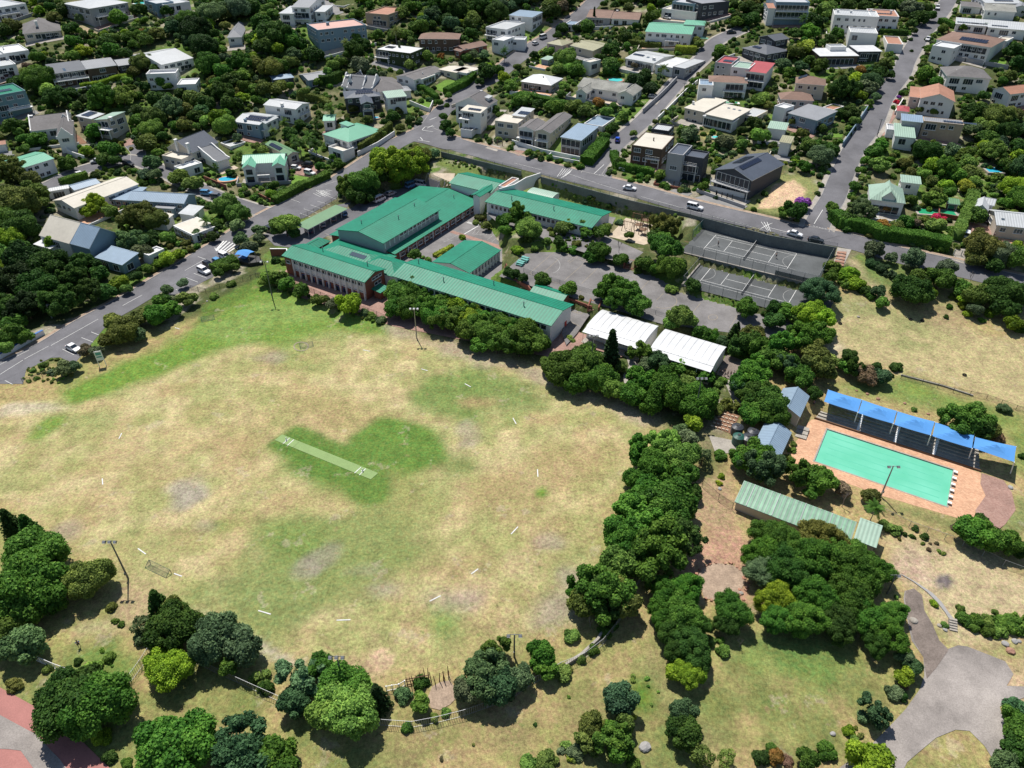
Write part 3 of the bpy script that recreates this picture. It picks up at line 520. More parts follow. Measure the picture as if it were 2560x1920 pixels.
# ---------------------------------------------------------------- paving and yards (flat sheets)
def yard(name, tile, pts, mname, z, off, label): o = drape(name, pz(tile, pts, z), mname, off, z=z); struct(o, label=label); return o
yard('paving','Z',[(612,590),(640,640),(850,705),(1190,772),(1262,725),(1225,690),(860,620),(760,600),(640,560)],'brickpave',1.2,.03,'pink brick paving below the school')
yard('playground_surface','Z',[(700,505),(835,560),(1060,620),(1262,676),(1280,655),(1085,600),(1085,535),(1045,470),(900,405),(835,412)],'yard',2.2,.03,'dark asphalt courtyard between the school blocks')
yard('playground_surface','Z',[(1142,540),(1078,597),(1160,622),(1280,655),(1430,700),(1690,733),(1722,700),(1620,672),(1500,640),(1430,600),(1370,580),(1230,545)],'yard',4.0,.03,'worn asphalt ball court in the middle of the school')
yard('playground_surface','Z',[(1300,465),(1330,470),(1310,510),(1390,545),(1360,570),(1290,555),(1080,485),(1050,460),(1100,455)],'yard',5.6,.03,'asphalt strip beside the sand playground')
yard('paving','M',[(390,200),(440,100),(560,110),(660,140),(830,190),(1000,300),(940,330),(700,260),(470,270),(330,300)],'brickpave',1.5,.35,'pink brick paving beside the white classrooms')
yard('playground_surface','G',[(480,1240),(700,1300),(640,1380),(560,1500),(470,1600),(430,1500)],'yard',2.2,.035,'asphalt corner with painted squares by the brick steps')
yard('sandpit','G',[(985,500),(1215,560),(1190,715),(1140,735),(835,662)],'sand',5.6,.04,'pale sand under the climbing frames')
# carpark between hall and road
o = drape('car_park', pt('F',[(160,740),(60,640),(380,590),(700,390),(1000,380),(1300,180),(1480,100),(1560,120),(1640,200),(1250,300),(690,620),(500,720),(300,760)]), 'asphalt', .06); struct(o, label='asphalt yard between the hall and the road')
o = drape('playground_surface', pt('B',[(1480,1500),(1720,1500),(1700,1600),(1560,1640),(1450,1580)]), 'sand', .07); struct(o, label='pale sand patch behind the big bright tree')
# courts
def court(poly, z, dbl, nm, label):
    o = drape(nm, poly, 'court', .03, z=z); struct(o, label=label)
    a, b, c, d = dbl; u = (b-a)/np.linalg.norm(b-a); v = (d-a)/np.linalg.norm(d-a); mb = MB()
    def ln(x0, y0, x1, y1, w=.11):
        p = a+u*x0+v*y0; q = a+u*x1+v*y1; t = (q-p)/np.linalg.norm(q-p); n = np.array([-t[1], t[0]])*w/2; p = p-t*w/2; q = q+t*w/2
        mb.face([(*(p-n),0),(*(q-n),0),(*(q+n),0),(*(p+n),0)])
    Lc, Wc = 23.77, 10.97
    for y in (0, 1.37, Wc-1.37, Wc): ln(0, y, Lc, y)
    for x in (0, Lc): ln(x, 0, x, Wc, .13)
    for x in (5.48, Lc-5.48): ln(x, 1.37, x, Wc-1.37)
    ln(5.48, Wc/2, Lc-5.48, Wc/2); mb.build('court_lines', ['line_white'], o, (0,0,z+.04))
    m2 = MB()
    def arc(x, y, r, t0, t1):
        pp = [a+u*(x+r*math.cos(t))+v*(y+r*math.sin(t)) for t in np.linspace(t0, t1, 17)]
        for p, q in zip(pp, pp[1:]): t = (q-p)/np.linalg.norm(q-p); n = np.array([-t[1], t[0]])*.05; m2.face([(*(p-n),0),(*(q-n),0),(*(q+n),0),(*(p+n),0)])
    arc(-2.5, Wc/2, 4.9, -1.57, 1.57); arc(Lc+2.5, Wc/2, 4.9, 1.57, 4.71); arc(Lc/2, Wc/2, .9, 0, 6.28)
    m2.build('court_lines', ['line_worn'], o, (0,0,z+.05))
    # net
    r = empty('tennis_net', (*(a+u*Lc/2+v*Wc/2), z+.03), math.atan2(u[1], u[0])); k = MB(); k.box((0,0,.02), (.03,12.6,.9)); k.build('net', ['net_thin'], r)
    k = MB(); k.box((0,0,.92), (.06,12.6,.07)); k.build('net_band', ['white'], r)
    for s in (-1, 1): k = MB(); k.tube((0,0,0), (0,0,1.07), .06); k.build('post', ['pole'], r, (0, s*6.35, 0))
    return o, r, u, v
DU = rect((1758.8,622.8),(1967.2,672.4),(1990.9,635.7),7.3,yaw=YAW,L=23.77,Wd=10.97)[0]
_, net1, cu, cv = court(RT_U, 7.3, DU, 'tennis_court', 'upper tennis court with white lines and two players'); tag(net1, 'tennis net across the upper court with the two players', 'tennis net', 'tennis nets')
DL = rect(T('G',1618,1055),T('H',180,940+10),None,5.4,yaw=YAW,L=23.77,Wd=10.97)[0]
_, net2, _, _ = court(RT_L, 5.4, DL, 'tennis_court', 'empty lower tennis court with white lines'); tag(net2, 'tennis net across the empty lower court', 'tennis net', 'tennis nets')
# faint ball court marks
mark(tp('G',(150,980,370,790),(370,790,1080,1025),(1080,1025,900,1180),(450,1045,650,870),(270,975,410,850),(600,1070,740,935),(480,880,560,820),(495,890,575,830),(1110,1120,1195,1030),(1250,1210,1310,1150),(1560,1320,1630,1235),(1880,1450,1950,1340),(150,980,600,1140),(820,1080,900,1000)), 'court_marking','line_faint',.11,.036,'faint yellow and white lines on the ball court',z=4.0)
def arcmark(tile, x, y, rx, ry, t0, t1, n=20, **k):
    q = [T(tile, x+rx*math.cos(t), y+ry*math.sin(t)) for t in np.linspace(t0, t1, n)]; return mark(list(zip(q, q[1:])), **k)
arcmark('G',1310,1220,115,62,-1.3,2.2,name='court_marking',mname='line_faint',off=.04,z=4.0,label='faint curved line of the netball circle')
arcmark('G',330,910,85,70,-1.2,1.3,name='court_marking',mname='line_worn',off=.04,z=4.0,label='faint curved line at the left end of the ball court')
arcmark('G',2180,1470,110,55,3.2,4.9,name='court_marking',mname='line_faint',off=.04,z=4.0,label='curved line at the right end of the ball court')
arcmark('G',1735,1360,40,22,0,6.28,name='court_marking',mname='line_faint',off=.04,z=4.0,label='small painted circle on the ball court')
mark(tp('F',(1870,640,1990,650),(1870,640,1900,600),(1900,600,2000,612),(2000,612,1990,650),(1900,645,1930,607),(1960,648,1985,612),(1620,710,1760,640),(1650,680,1700,700),(2000,690,2060,640),(2060,640,2100,655),(2100,655,2040,705)), 'court_marking','line_worn',.12,.036,'painted playground squares in the courtyard',z=2.2)
mark(tp('F',(1820,540,1920,570),(1920,570,1800,640),(1830,535,1940,565)), 'court_marking','line_white',.3,.038,'white kerb lines crossing the courtyard',z=2.2)
yard('paving','F',[(1670,625),(1700,610),(2130,745),(2110,770)],'brickpave',2.2,.034,'orange brick path across the courtyard')
mark(tp('G',(520,1310,600,1333),(600,1333,628,1270),(628,1270,545,1250),(545,1250,520,1310),(560,1322,585,1262),(532,1280,612,1303),(500,1395,590,1440)), 'court_marking','line_faint',.14,.04,'painted hopscotch squares by the brick steps',z=2.2)
# field marks
for i, q in enumerate([(268,862,258,888)]+[]): pass
marks = [('Z',(263,936,257,948)),('Z',(221,1034,222,1047)),('Z',(298,1185,315,1197)),('Z',(376,1239,393,1245)),('Z',(558,1319,585,1327)),('Z',(727,1340,757,1339)),('Z',(928,1299,952,1287)),('Z',(1018,1240,1033,1229)),
 ('Z',(1104,1154,1119,1138)),('Z',(1161,1014,1162,1030)),('Z',(1108,903,1115,916)),('Z',(1004,829,1017,836)),('Z',(910,797,924,801)),('Z',(784,756,800,759)),('Z',(378,708,388,711))]
for i, (tl, q) in enumerate(marks):
    mark([(T(tl,q[0],q[1]),T(tl,q[2],q[3]))], 'boundary_line', 'line_white', .2, .05, 'short white boundary dash on the playing field')
cr_ = pt('O',[(300,520),(365,472),(1195,805),(1130,860)]); o = drape('cricket_pitch', cr_, 'turf', .06); struct(o, label='pale green artificial cricket pitch')
mark(tp('O',(372,551,430,503),(410,567,466,517),(990,806,1046,755),(1032,823,1086,768),(392,522,412,530),(1048,785,1066,792)), 'crease','line_white',.16,.08,'white cricket creases')
mark(tp('O',(458,583,505,540)), 'crease','turf',.12,.085,'yellow green crease')
arcmark('F',390,1612,62,38,0,6.28,name='throwing_circle',mname='line_faint',w=.3,off=.05,label='worn pale ring on the field near the school')
# red road bottom-left, car park bottom-right, paths
o = drape('road', pt('I',[(-60,1110),(0,1120),(290,1280),(470,1400),(600,1530),(740,1665),(-60,1680)]), 'redroad', .06); struct(o, label='red-surfaced road in the bottom left corner')
o = drape('road', pt('I',[(-60,1280),(0,1305),(120,1370),(250,1440),(340,1540),(400,1600),(450,1670),(230,1670),(140,1545),(60,1535),(-60,1530)]), 'carpark', .10); struct(o, label='grey asphalt band curving over the red road')
o = drape('road', pt('L',[(560,1700),(740,1570),(900,1450),(1050,1300),(1190,1150),(1310,980),(1350,860),(1340,700),(1240,560),(1210,420),(1170,200),(1180,130),(1260,110),(1330,170),(1350,300),(1420,420),(1470,560),(1530,640),(1640,600),(1720,610),(1850,660),(2050,740),(2120,850),(2060,950),(2300,960),(2300,1020),(2000,1130),(2020,1200),(2060,1330),(2090,1420),(2050,1500),(1990,1590),(1950,1600),(1870,1470),(1740,1340),(1620,1330),(1450,1400),(1330,1500),(1200,1610),(1160,1700)]), 'carpark', .07); struct(o, label='worn grey driveway and turning area at bottom right')
o = drape('road', pt('L',[(1190,130),(1260,110),(1330,170),(1350,300),(1420,420),(1480,560),(1560,640),(1450,800),(1370,890),(1340,700),(1260,560),(1220,420),(1180,200)]), 'dirtroad', .11); struct(o, label='brown dirt strip of the driveway')
o = drape('path', pt('L',[(1130,-20),(1170,-5),(1300,70),(1420,150),(1500,230),(1560,320),(1610,380),(1570,385),(1530,320),(1460,230),(1370,140),(1250,50)]), 'concrete', .14); struct(o, label='narrow concrete path curving to the steps')
o = drape('lawn', pt('C',[(10,1330)]*0+[(0,0)]*0+list([(1,1)]*0)) , 'lawn') if 0 else None
for tl, q, mn, lb in [('B',[(1520,760),(1640,690),(1780,700),(1740,760),(1620,800)],'lawn','bright lawn behind the clipped hedge'),('B',[(1390,900),(1450,860),(1540,885),(1490,935)],'lawn','small lawn behind the white wall'),
  ('F',[(285,250),(330,130),(480,155),(420,190),(300,250)],'lawn','lawn beside the brick driveway'),('F',[(265,50),(310,20),(420,15),(520,60),(560,110),(480,150),(340,120)],'brickpave','pink brick driveway with three parked cars'),
  ('B',[(480,0),(560,0),(640,10),(760,110),(700,130),(600,110)],'driveway','pale driveway at the top'),('H',[(1740,250),(1930,300),(1930,400),(1790,440),(1700,400)],'brickpave','pink brick driveway by the white carport'),
  ('H',[(1590,590),(1640,470),(1720,490),(1690,620)],'pave','concrete apron below the brick drive'),('G',[(1310,290),(1420,245),(1560,290),(1500,330)],'driveway','concrete driveway before the black gate'),
  ('G',[(1570,330),(1680,300),(2040,400),(1980,440)],'driveway','wide concrete driveway before the dark house'),('H',[(1310,70),(1560,110),(1590,50),(1350,40)],'lawn','lawn behind the green pool'),
  ('D',[(560,1150),(650,1150),(640,1190),(555,1190)],'lawn','tiny lawn by the right-hand street'),('D',[(1810,520),(2060,520),(2050,590),(1820,560)],'lawn','terrace lawn below the brown hip roof'),
  ('C',[(-10,1320),(60,1290),(110,1310),(60,1350)],'brickpave','pink brick apron of the beige house'),('B',[(1980,1280),(2040,1250),(2120,1270),(2080,1310)],'pave','pale concrete drive of the beige house'),('C',[(1160,900),(1190,860),(1280,870),(1250,905)],'pave','concrete parking spot by the side street'),
  ('D',[(945,1170),(1080,960),(1120,975),(1000,1175)],'brickpave','pink pavement under the bougainvillea'),('A',[(1060,1230),(1160,1180),(1170,1260),(1080,1270)],'brickpave','pink brick forecourt of the curved roof house'),('A',[(600,1120),(690,1180),(760,1240),(660,1250)],'soil','bare earth beside the gabled house'),
  ('H',[(600,480),(720,500),(650,640),(570,600)],'pave','broad stone steps at the end of the tennis court'),('M',[(1850,300),(2040,360),(2000,450),(1900,520),(1760,470)],'dirtroad','bare earth terraces at the end of the white classroom'),
  ('M',[(990,330),(1060,350),(1110,420),(1040,500),(970,560),(960,480),(1010,400)],'pave','pale winding path below the tall conifer'),('M',[(1700,1000),(2000,1060),(2060,1140),(1760,1160)],'pave','cluttered concrete yard beside the tanks'),('M',[(1800,775),(1965,830),(1890,985),(1745,930)],'soil','brown garden bed with rows of stones'),
  ('K',[(1600,10),(1640,-60),(1760,-110),(1900,-95),(2000,-30),(2010,60),(1960,150),(1880,200),(1760,215),(1660,190)],'kerb_verge','round red earth terrace'),('J',[(1520,960),(1590,920),(1670,905),(1720,960),(1735,1050),(1680,1110),(1590,1160),(1510,1140),(1485,1050)],'kerb_verge','red earth behind the pole fence')]:
    o = drape('path' if mn not in ('lawn',) else 'lawn', pt(tl,q), mn, .09, step=1.5); struct(o, label=lb); protect([(x[0],x[1],H(x[0],x[1])) for x in pt(tl,q)])
# ---------------------------------------------------------------- windows (shared meshes)
def winmesh(w, h, nm, mull=1, fr='trim', arch=False):
    f = MB(); t = .09
    f.box((-w/2,-.03,-h/2), (t,.1,h)); f.box((w/2,-.03,-h/2), (t,.1,h)); f.box((0,-.03,-h/2), (w,.1,t)); f.box((0,-.035,h/2-t), (w+.1,.11,t)); f.box((0,-.07,-h/2-.08), (w+.25,.2,.08))
    for i in range(mull): x = -w/2+w*(i+1)/(mull+1); f.box((x,-.03,-h/2), (.06,.09,h))
    p = MB(); p.box((0,-.01,-h/2+t/2), (w-.06,.04,h-t))
    return f.mesh('window', [fr]), p.mesh('pane', ['glass' if mull != 2 else 'glass2'])
WIN = {'n': (winmesh(.9,1.25,'n',0),1.0), 'm': (winmesh(1.5,1.25,'m',1),1.6), 'w': (winmesh(2.3,1.4,'w',2),2.4), 'd': (winmesh(2.2,2.05,'d',1),2.4), 'x': (winmesh(3.4,2.1,'x',3),3.6), 's': (winmesh(1.0,.85,'s',0),1.1)}
CAMP = np.array([0,0,CAMZ])
def put_window(root, kind, loc, ang, name='window'):
    (f, p), _ = WIN[kind]; o = obj(name, f, root, loc, ang); obj('pane', p, o); return o
class House:
    def __init__(s, label, cat, A0, name='house', yaw=None, group=None):
        s.label, s.cat, s.name, s.yaw, s.group, s.root = label, cat, name, yaw, group, None
    def loc(s, p):   # world -> root local
        dx, dy, dz = p[0]-s.o[0], p[1]-s.o[1], p[2]-s.o[2]; c, q = math.cos(-s.ang), math.sin(-s.ang)
        return (dx*c-dy*q, dx*q+dy*c, dz)
def norm2(v): return v/np.linalg.norm(v)
def build_block(Hs, tile, A, B, Cc, eave, typ, rh, wall, roof, base=None, L=None, Wd=None, oh=.35, win=1, st=None, trim='trim', wseed=0, chim=(), solar=(), balc=(), big=(), para=0, sides=(0,1,2,3), zabs=None, kinds=None, parap=.45, thick=.16, skylight=(), own=0):
    a_px, b_px = T(tile,*A), T(tile,*B); c_px = T(tile,*Cc) if Cc else None
    if zabs is None:
        if Hs.root is None:
            P = at(a_px, eave); Q = at(b_px, eave); Hs.zb = float((H(P[0],P[1])+H(Q[0],Q[1]))/2)
        ze = Hs.zb+eave
        if own: P = at(a_px, eave); ze = float(H(P[0],P[1]))+eave
    else: ze = zabs
    rc, ang = rect(a_px, b_px, c_px, ze, L=L, Wd=Wd, yaw=(Hs.yaw if Hs.yaw is not None else (Hs.ang if Hs.root else None)))
    a, b, c, d = rc
    if np.linalg.norm(b-a) < 1.5 or np.linalg.norm(d-a) < 1.5:
        print('SMALL BLOCK', Hs.label, np.linalg.norm(b-a), np.linalg.norm(d-a))
    u = norm2(b-a); v = norm2(d-a); Lx = np.linalg.norm(b-a); Wy = np.linalg.norm(d-a); cc = rc.mean(0)
    zlow = float(min(H(*q) for q in list(rc)+[cc]))-.4
    if Hs.root is None:
        if zabs is not None: Hs.zb = float(H(*cc))
        Hs.o = (cc[0], cc[1], Hs.zb); Hs.ang = ang; Hs.root = tag(empty(Hs.name, Hs.o, ang), Hs.label, Hs.cat, Hs.group)
        HL.append((Hs.label, rc, Hs.zb)); LAND.append((Hs.label, pr(np.array([cc[0], cc[1], ze]))[:2]))
    R = Hs.root
    def W(x, y, z): q = a+u*x+v*y; return Hs.loc((q[0], q[1], z))
    protect_box(rc, zlow+.4, ze+rh); OCC.append((cc[0], cc[1], None, rc))
    i0 = oh if typ != 'flat' else 0.0
    wx0, wx1, wy0, wy1 = i0, Lx-i0, i0, Wy-i0
    # walls
    mb = MB(); zt = ze-.02
    cor = [(wx0,wy0),(wx1,wy0),(wx1,wy1),(wx0,wy1)]
    zc = [zt]*4
    if typ == 'mono': zc = [zt, zt, zt+rh, zt+rh]
    if typ == 'monox': zc = [zt, zt+rh, zt+rh, zt]
    top = zt+(parap if typ == 'flat' else 0)
    for i in range(4):
        j = (i+1) % 4; p, q = cor[i], cor[j]
        if typ == 'flat': zi = zj = top
        else: zi, zj = zc[i], zc[j]
        f = [W(*p,zlow), W(*q,zlow), W(*q,zj)]
        if typ == 'gy' and i in (0,2): f.append(W((wx0+wx1)/2, p[1], zt+rh-.05))
        if typ == 'gx' and i in (1,3): f.append(W(p[0], (wy0+wy1)/2, zt+rh-.05))
        if typ == 'barrel' and i in (1,3):
            yy = np.linspace(q[1], p[1], 9)[1:-1]; f += [W(p[0], y, zt+rh*(1-((y-Wy/2)/(Wy/2))**2)**.6-.05) for y in yy]
        f.append(W(*p,zi)); mb.face(f)
    if typ == 'flat':                                # parapet inner faces and coping
        t = .28
        inn = [(wx0+t,wy0+t),(wx1-t,wy0+t),(wx1-t,wy1-t),(wx0+t,wy1-t)]
        for i in range(4):
            j = (i+1) % 4; mb.face([W(*cor[i],top),W(*cor[j],top),W(*inn[j],top),W(*inn[i],top)]); mb.face([W(*inn[i],top),W(*inn[j],top),W(*inn[j],ze-.1),W(*inn[i],ze-.1)])
    mb.build('wall', [wall], R)
    rb = MB(); slopes = []
    def slab(pts, t=thick): P = [W(*p) for p in pts]; rb.slab(P, t, 0, 1); slopes.append(pts)
    if typ == 'flat': rb.slab([W(.29,.29,ze), W(Lx-.29,.29,ze), W(Lx-.29,Wy-.29,ze), W(.29,Wy-.29,ze)], .08, 0, 0); slopes.append([(0,0,ze),(Lx,0,ze),(Lx,Wy,ze),(0,Wy,ze)])
    elif typ == 'gx':
        slab([(0,0,ze),(Lx,0,ze),(Lx,Wy/2,ze+rh),(0,Wy/2,ze+rh)]); slab([(Lx,Wy,ze),(0,Wy,ze),(0,Wy/2,ze+rh),(Lx,Wy/2,ze+rh)]); rb.tube(W(0,Wy/2,ze+rh), W(Lx,Wy/2,ze+rh), .11, n=5, mi=0)
    elif typ == 'gy':
        slab([(0,Wy,ze),(0,0,ze),(Lx/2,0,ze+rh),(Lx/2,Wy,ze+rh)]); slab([(Lx,0,ze),(Lx,Wy,ze),(Lx/2,Wy,ze+rh),(Lx/2,0,ze+rh)]); rb.tube(W(Lx/2,0,ze+rh), W(Lx/2,Wy,ze+rh), .11, n=5, mi=0)
    elif typ == 'mono': slab([(0,0,ze),(Lx,0,ze),(Lx,Wy,ze+rh),(0,Wy,ze+rh)])
    elif typ == 'monox': slab([(0,Wy,ze),(0,0,ze),(Lx,0,ze+rh),(Lx,Wy,ze+rh)])
    elif typ == 'hip':
        h = min(Lx, Wy)/2
        if Lx >= Wy: r0, r1 = (h, Wy/2), (Lx-h, Wy/2)
        else: r0, r1 = (Lx/2, h), (Lx/2, Wy-h)
        if Lx >= Wy:
            if Lx-Wy < .2: r1 = (r0[0]+.2, r0[1])
            slab([(0,0,ze),(Lx,0,ze),(*r1,ze+rh),(*r0,ze+rh)]); slab([(Lx,0,ze),(Lx,Wy,ze),(*r1,ze+rh)]); slab([(Lx,Wy,ze),(0,Wy,ze),(*r0,ze+rh),(*r1,ze+rh)]); slab([(0,Wy,ze),(0,0,ze),(*r0,ze+rh)])
        else:
            slab([(0,0,ze),(Lx,0,ze),(*r0,ze+rh)]); slab([(Lx,0,ze),(Lx,Wy,ze),(*r1,ze+rh),(*r0,ze+rh)]); slab([(Lx,Wy,ze),(0,Wy,ze),(*r1,ze+rh)]); slab([(0,Wy,ze),(0,0,ze),(*r0,ze+rh),(*r1,ze+rh)])
        rb.tube(W(*r0,ze+rh), W(*r1,ze+rh), .1, n=5)
    elif typ == 'barrel':
        ys = np.linspace(0, Wy, 13); zz = [ze+rh*(1-((y-Wy/2)/(Wy/2))**2)**.6 for y in ys]
        for i in range(12): rb.slab([W(0,ys[i],zz[i]),W(Lx,ys[i],zz[i]),W(Lx,ys[i+1],zz[i+1]),W(0,ys[i+1],zz[i+1])], .1, 0, 0)
        slopes.append([(0,0,ze+rh),(Lx,0,ze+rh),(Lx,Wy,ze+rh),(0,Wy,ze+rh)])
    ro = rb.build('roof', [roof, trim], R)
    if para:                                          # raised white gable walls, curved outline
        for end in ((0, Lx) if typ == 'gx' else (0, Wy)):
            D = Wy if typ == 'gx' else Lx; oo = [(0,-.6),(0,.35),(.10,.55),(.16,.62+.2*rh),(.24,.35*rh+.75),(.36,.62*rh+.7),(.42,rh+.25),(.5,rh+.75)]
            prof = [(f*D, z) for f, z in oo]+[((1-f)*D, z) for f, z in oo[-2::-1]]
            g = MB(); e0, e1 = (end-.2, end+.2); P0 = [(W(e0,y,ze+z) if typ == 'gx' else W(y,e0,ze+z)) for y, z in prof]; P1 = [(W(e1,y,ze+z) if typ == 'gx' else W(y,e1,ze+z)) for y, z in prof]
            g.face(P0); g.face(P1[::-1])
            for i in range(len(prof)-1): g.face([P0[i],P0[i+1],P1[i+1],P1[i]])
            g.build('gable', ['w_white'], R)
    # windows on walls that face the view
    rr = random.Random(int(abs(cc[0]*13+cc[1]*7))+wseed); hs = ze-(zlow+.4); ns = st or max(1, int(round((eave)/2.9)))
    if zabs is not None and st is None: ns = max(1, int(round((ze-float(H(*cc)))/3)))
    if win:
        for i in sides:
            p, q = np.array(cor[i]), np.array(cor[(i+1) % 4]); wl = np.linalg.norm(q-p); e = (q-p)/wl; nl = np.array([e[1], -e[0]]); nw = u*nl[0]+v*nl[1]
            mid = a+u*((p+q)/2)[0]+v*((p+q)/2)[1]
            if nw@(CAMP[:2]-mid) <= 0.12*np.linalg.norm(CAMP[:2]-mid): continue
            an = math.atan2(nw[1], nw[0])-Hs.ang+math.pi/2
            for s_ in range(ns):
                zc_ = ze-1.35-2.85*s_; last = s_ == ns-1; x = .9+rr.random()*.4
                while x < wl-1.0:
                    kd = (kinds or ('mmwwx' if not last else 'mwddx'))[rr.randrange(len(kinds or ('mmwwx' if not last else 'mwddx')))]; ww = WIN[kd][1]
                    if x+ww > wl-.5: break
                    if rr.random() < .88:
                        pp = p+e*(x+ww/2); zz = zc_-(.4 if kd in 'dx' else 0)
                        if typ == 'flat' or True: put_window(R, kd, W(pp[0]+nl[0]*.02, pp[1]+nl[1]*.02, zz), an)
                    x += ww+.7+rr.random()*1.3
    for (x, y, h, w_) in chim:
        g = MB(); P = W(x*Lx, y*Wy, ze-.3); g.box(P, (w_, w_*.8, h)); g.box((P[0],P[1],P[2]+h), (w_*1.25, w_*1.05, .15)); g.build('chimney', ['w_white' if wall in ('w_white','w_cream') else wall], R)
    for (si, u0, v0, nx, ny) in solar:                # rows of panels on slope si
        s4 = [np.array(W(*p)) for p in slopes[min(si, len(slopes)-1)]]; e = s4[1]-s4[0]; Le = np.linalg.norm(e); e /= Le; g_ = s4[-1]-s4[0]; g_ = g_-e*(g_@e); Lg = np.linalg.norm(g_); g_ /= Lg; nn = np.cross(e, g_)
        g = MB(); pw, ph = 1.05, 1.7
        for i in range(nx):
            for j in range(ny):
                p0 = s4[0]+e*(u0*Le+i*pw)+g_*(v0*Lg+j*ph)+nn*.22; g.slab([p0, p0+e*(pw-.09), p0+e*(pw-.09)+g_*(ph-.09), p0+g_*(ph-.09)], .06, 0, 1)
        g.build('solar_panel', ['solar','metal'], R)
    for (side, x0, x1, z, dp) in balc:                # balcony slab with railing: side 0 front,1 right,3 left
        ax = {0:((0,0),(1,0),(0,-1),Lx),1:((Lx,0),(0,1),(1,0),Wy),3:((0,0),(0,1),(-1,0),Wy)}[side]; o_, e_, n_2, LL = ax; g = MB(); k = MB()
        def Q(s_, t_, zz): return W(o_[0]+e_[0]*s_+n_2[0]*t_, o_[1]+e_[1]*s_+n_2[1]*t_, zz)
        s0, s1 = x0*LL, x1*LL; zz = Hs.zb+z
        P = [Q(s0,-.2,zz),Q(s1,-.2,zz),Q(s1,dp,zz),Q(s0,dp,zz)]; P = P if (Vector(P[1])-Vector(P[0])).cross(Vector(P[2])-Vector(P[0])).z > 0 else P[::-1]
        g.slab(P, .25, 0, 0); g.build('balcony', ['w_white' if wall != 'w_char' else 'w_grey'], R)
        for hh in (.5, .98): k.tube(Q(s0,dp-.05,zz+hh), Q(s1,dp-.05,zz+hh), .04, n=4)
        nb = max(2, int((s1-s0)/1.2))
        for i in range(nb+1): sx = s0+(s1-s0)*i/nb; k.tube(Q(sx,dp-.05,zz), Q(sx,dp-.05,zz+1), .035, n=4)
        k.build('railing', ['trim' if wall != 'w_white' else 'trim_dark'], R)
        for sx in (s0+.15, s1-.15):
            g = MB(); g.tube(Q(sx,dp-.2,Hs.zb-.5), Q(sx,dp-.2,zz-.24), .13, n=6); g.build('post', ['trim'], R)
    for (side, x0, x1, z0, z1) in big:                # wide glazed bays; on open bays the dark sheet stands in for shade
        j = (side+1) % 4; p, q = np.array(cor[side]), np.array(cor[j]); wl = np.linalg.norm(q-p); e = (q-p)/wl; nl = np.array([e[1], -e[0]]); g = MB(); k = MB()
        def Q(s_, t_, zz): r_ = p+e*s_+nl*t_; return W(r_[0], r_[1], zz)
        zz0, zz1 = Hs.zb+z0, Hs.zb+z1; s0, s1 = x0*wl, x1*wl
        g.face([Q(s0,.05,zz0),Q(s1,.05,zz0),Q(s1,.05,zz1),Q(s0,.05,zz1)]); nb = max(1, int((s1-s0)/1.6))
        go = g.build('glazing_or_bay_shade', ['glass'], R)
        for i in range(nb+1): sx = s0+(s1-s0)*i/nb; k.tube(Q(sx,.08,zz0), Q(sx,.08,zz1), .06, n=4)
        for hz in (zz0, zz1): k.tube(Q(s0,.08,hz), Q(s1,.08,hz), .07, n=4)
        k.build('frame', [trim if trim in ('trim','trim_dark') else 'trim'], go)
    for (x, y, lx, ly) in skylight:
        s4 = [np.array(W(*p)) for p in slopes[0]]; e = (s4[1]-s4[0]); g_ = s4[-1]-s4[0]; g_ = g_-e*(g_@e)/(e@e); nn = np.cross(e, g_); nn /= np.linalg.norm(nn); p0 = s4[0]+e*x+g_*y+nn*.12; e1 = e/np.linalg.norm(e)*lx; g1 = g_/np.linalg.norm(g_)*ly
        g = MB(); g.slab([p0,p0+e1,p0+e1+g1,p0+g1], .15, 0, 1); g.build('skylight', ['glass2','trim'], R)
    return dict(rc=rc, u=u, v=v, L=Lx, W=Wy, ze=ze, Wf=W, ang=ang, cor=cor)
LAND = []; HL = []
def house(label, cat, blocks, name='house', yaw=None, group=None):
    Hs = House(label, cat, None, name, yaw, group); out = []
    for bl in blocks:
        kw = bl[-1] if isinstance(bl[-1], dict) else {}; ar = bl[:-1] if kw or isinstance(bl[-1], dict) else bl
        out.append(build_block(Hs, *ar, **kw))
    return Hs, out
# ---------------------------------------------------------------- the school
SK = dict(trim='r_school', oh=.5)
hall, hb = house('large school hall with green ribbed roof and white clerestory wall', 'school hall', [
 ('F',(685,600),(1090,728),(1590,432),6,'gy',1.6,'w_grey','r_school',dict(SK,zabs=8.6,win=0)),
 ('F',(1200,815),(1940,352),(1262,303),4,'gx',1.7,'w_brick','r_school',dict(SK,zabs=5.2,win=0))], name='school_hall', yaw=YAW)
def strip_windows(Hs, bk, side, s0, s1, n, z, w=1.0, h=.9, name='window', fr='trim', dep=.06):
    cor = bk['cor']; p, q = np.array(cor[side]), np.array(cor[(side+1) % 4]); wl = np.linalg.norm(q-p); e = (q-p)/wl; nl = np.array([e[1], -e[0]]); nw = bk['u']*nl[0]+bk['v']*nl[1]
    an = math.atan2(nw[1], nw[0])-Hs.ang+math.pi/2; f, pn = winmesh(w, h, 'x', 0, fr)
    for i in range(n):
        s = s0*wl+(s1-s0)*wl*(i+.5)/n; pp = p+e*s; L_ = bk['Wf'](pp[0]+nl[0]*dep, pp[1]+nl[1]*dep, z); o = obj(name, f, Hs.root, L_, an); obj('pane', pn, o)
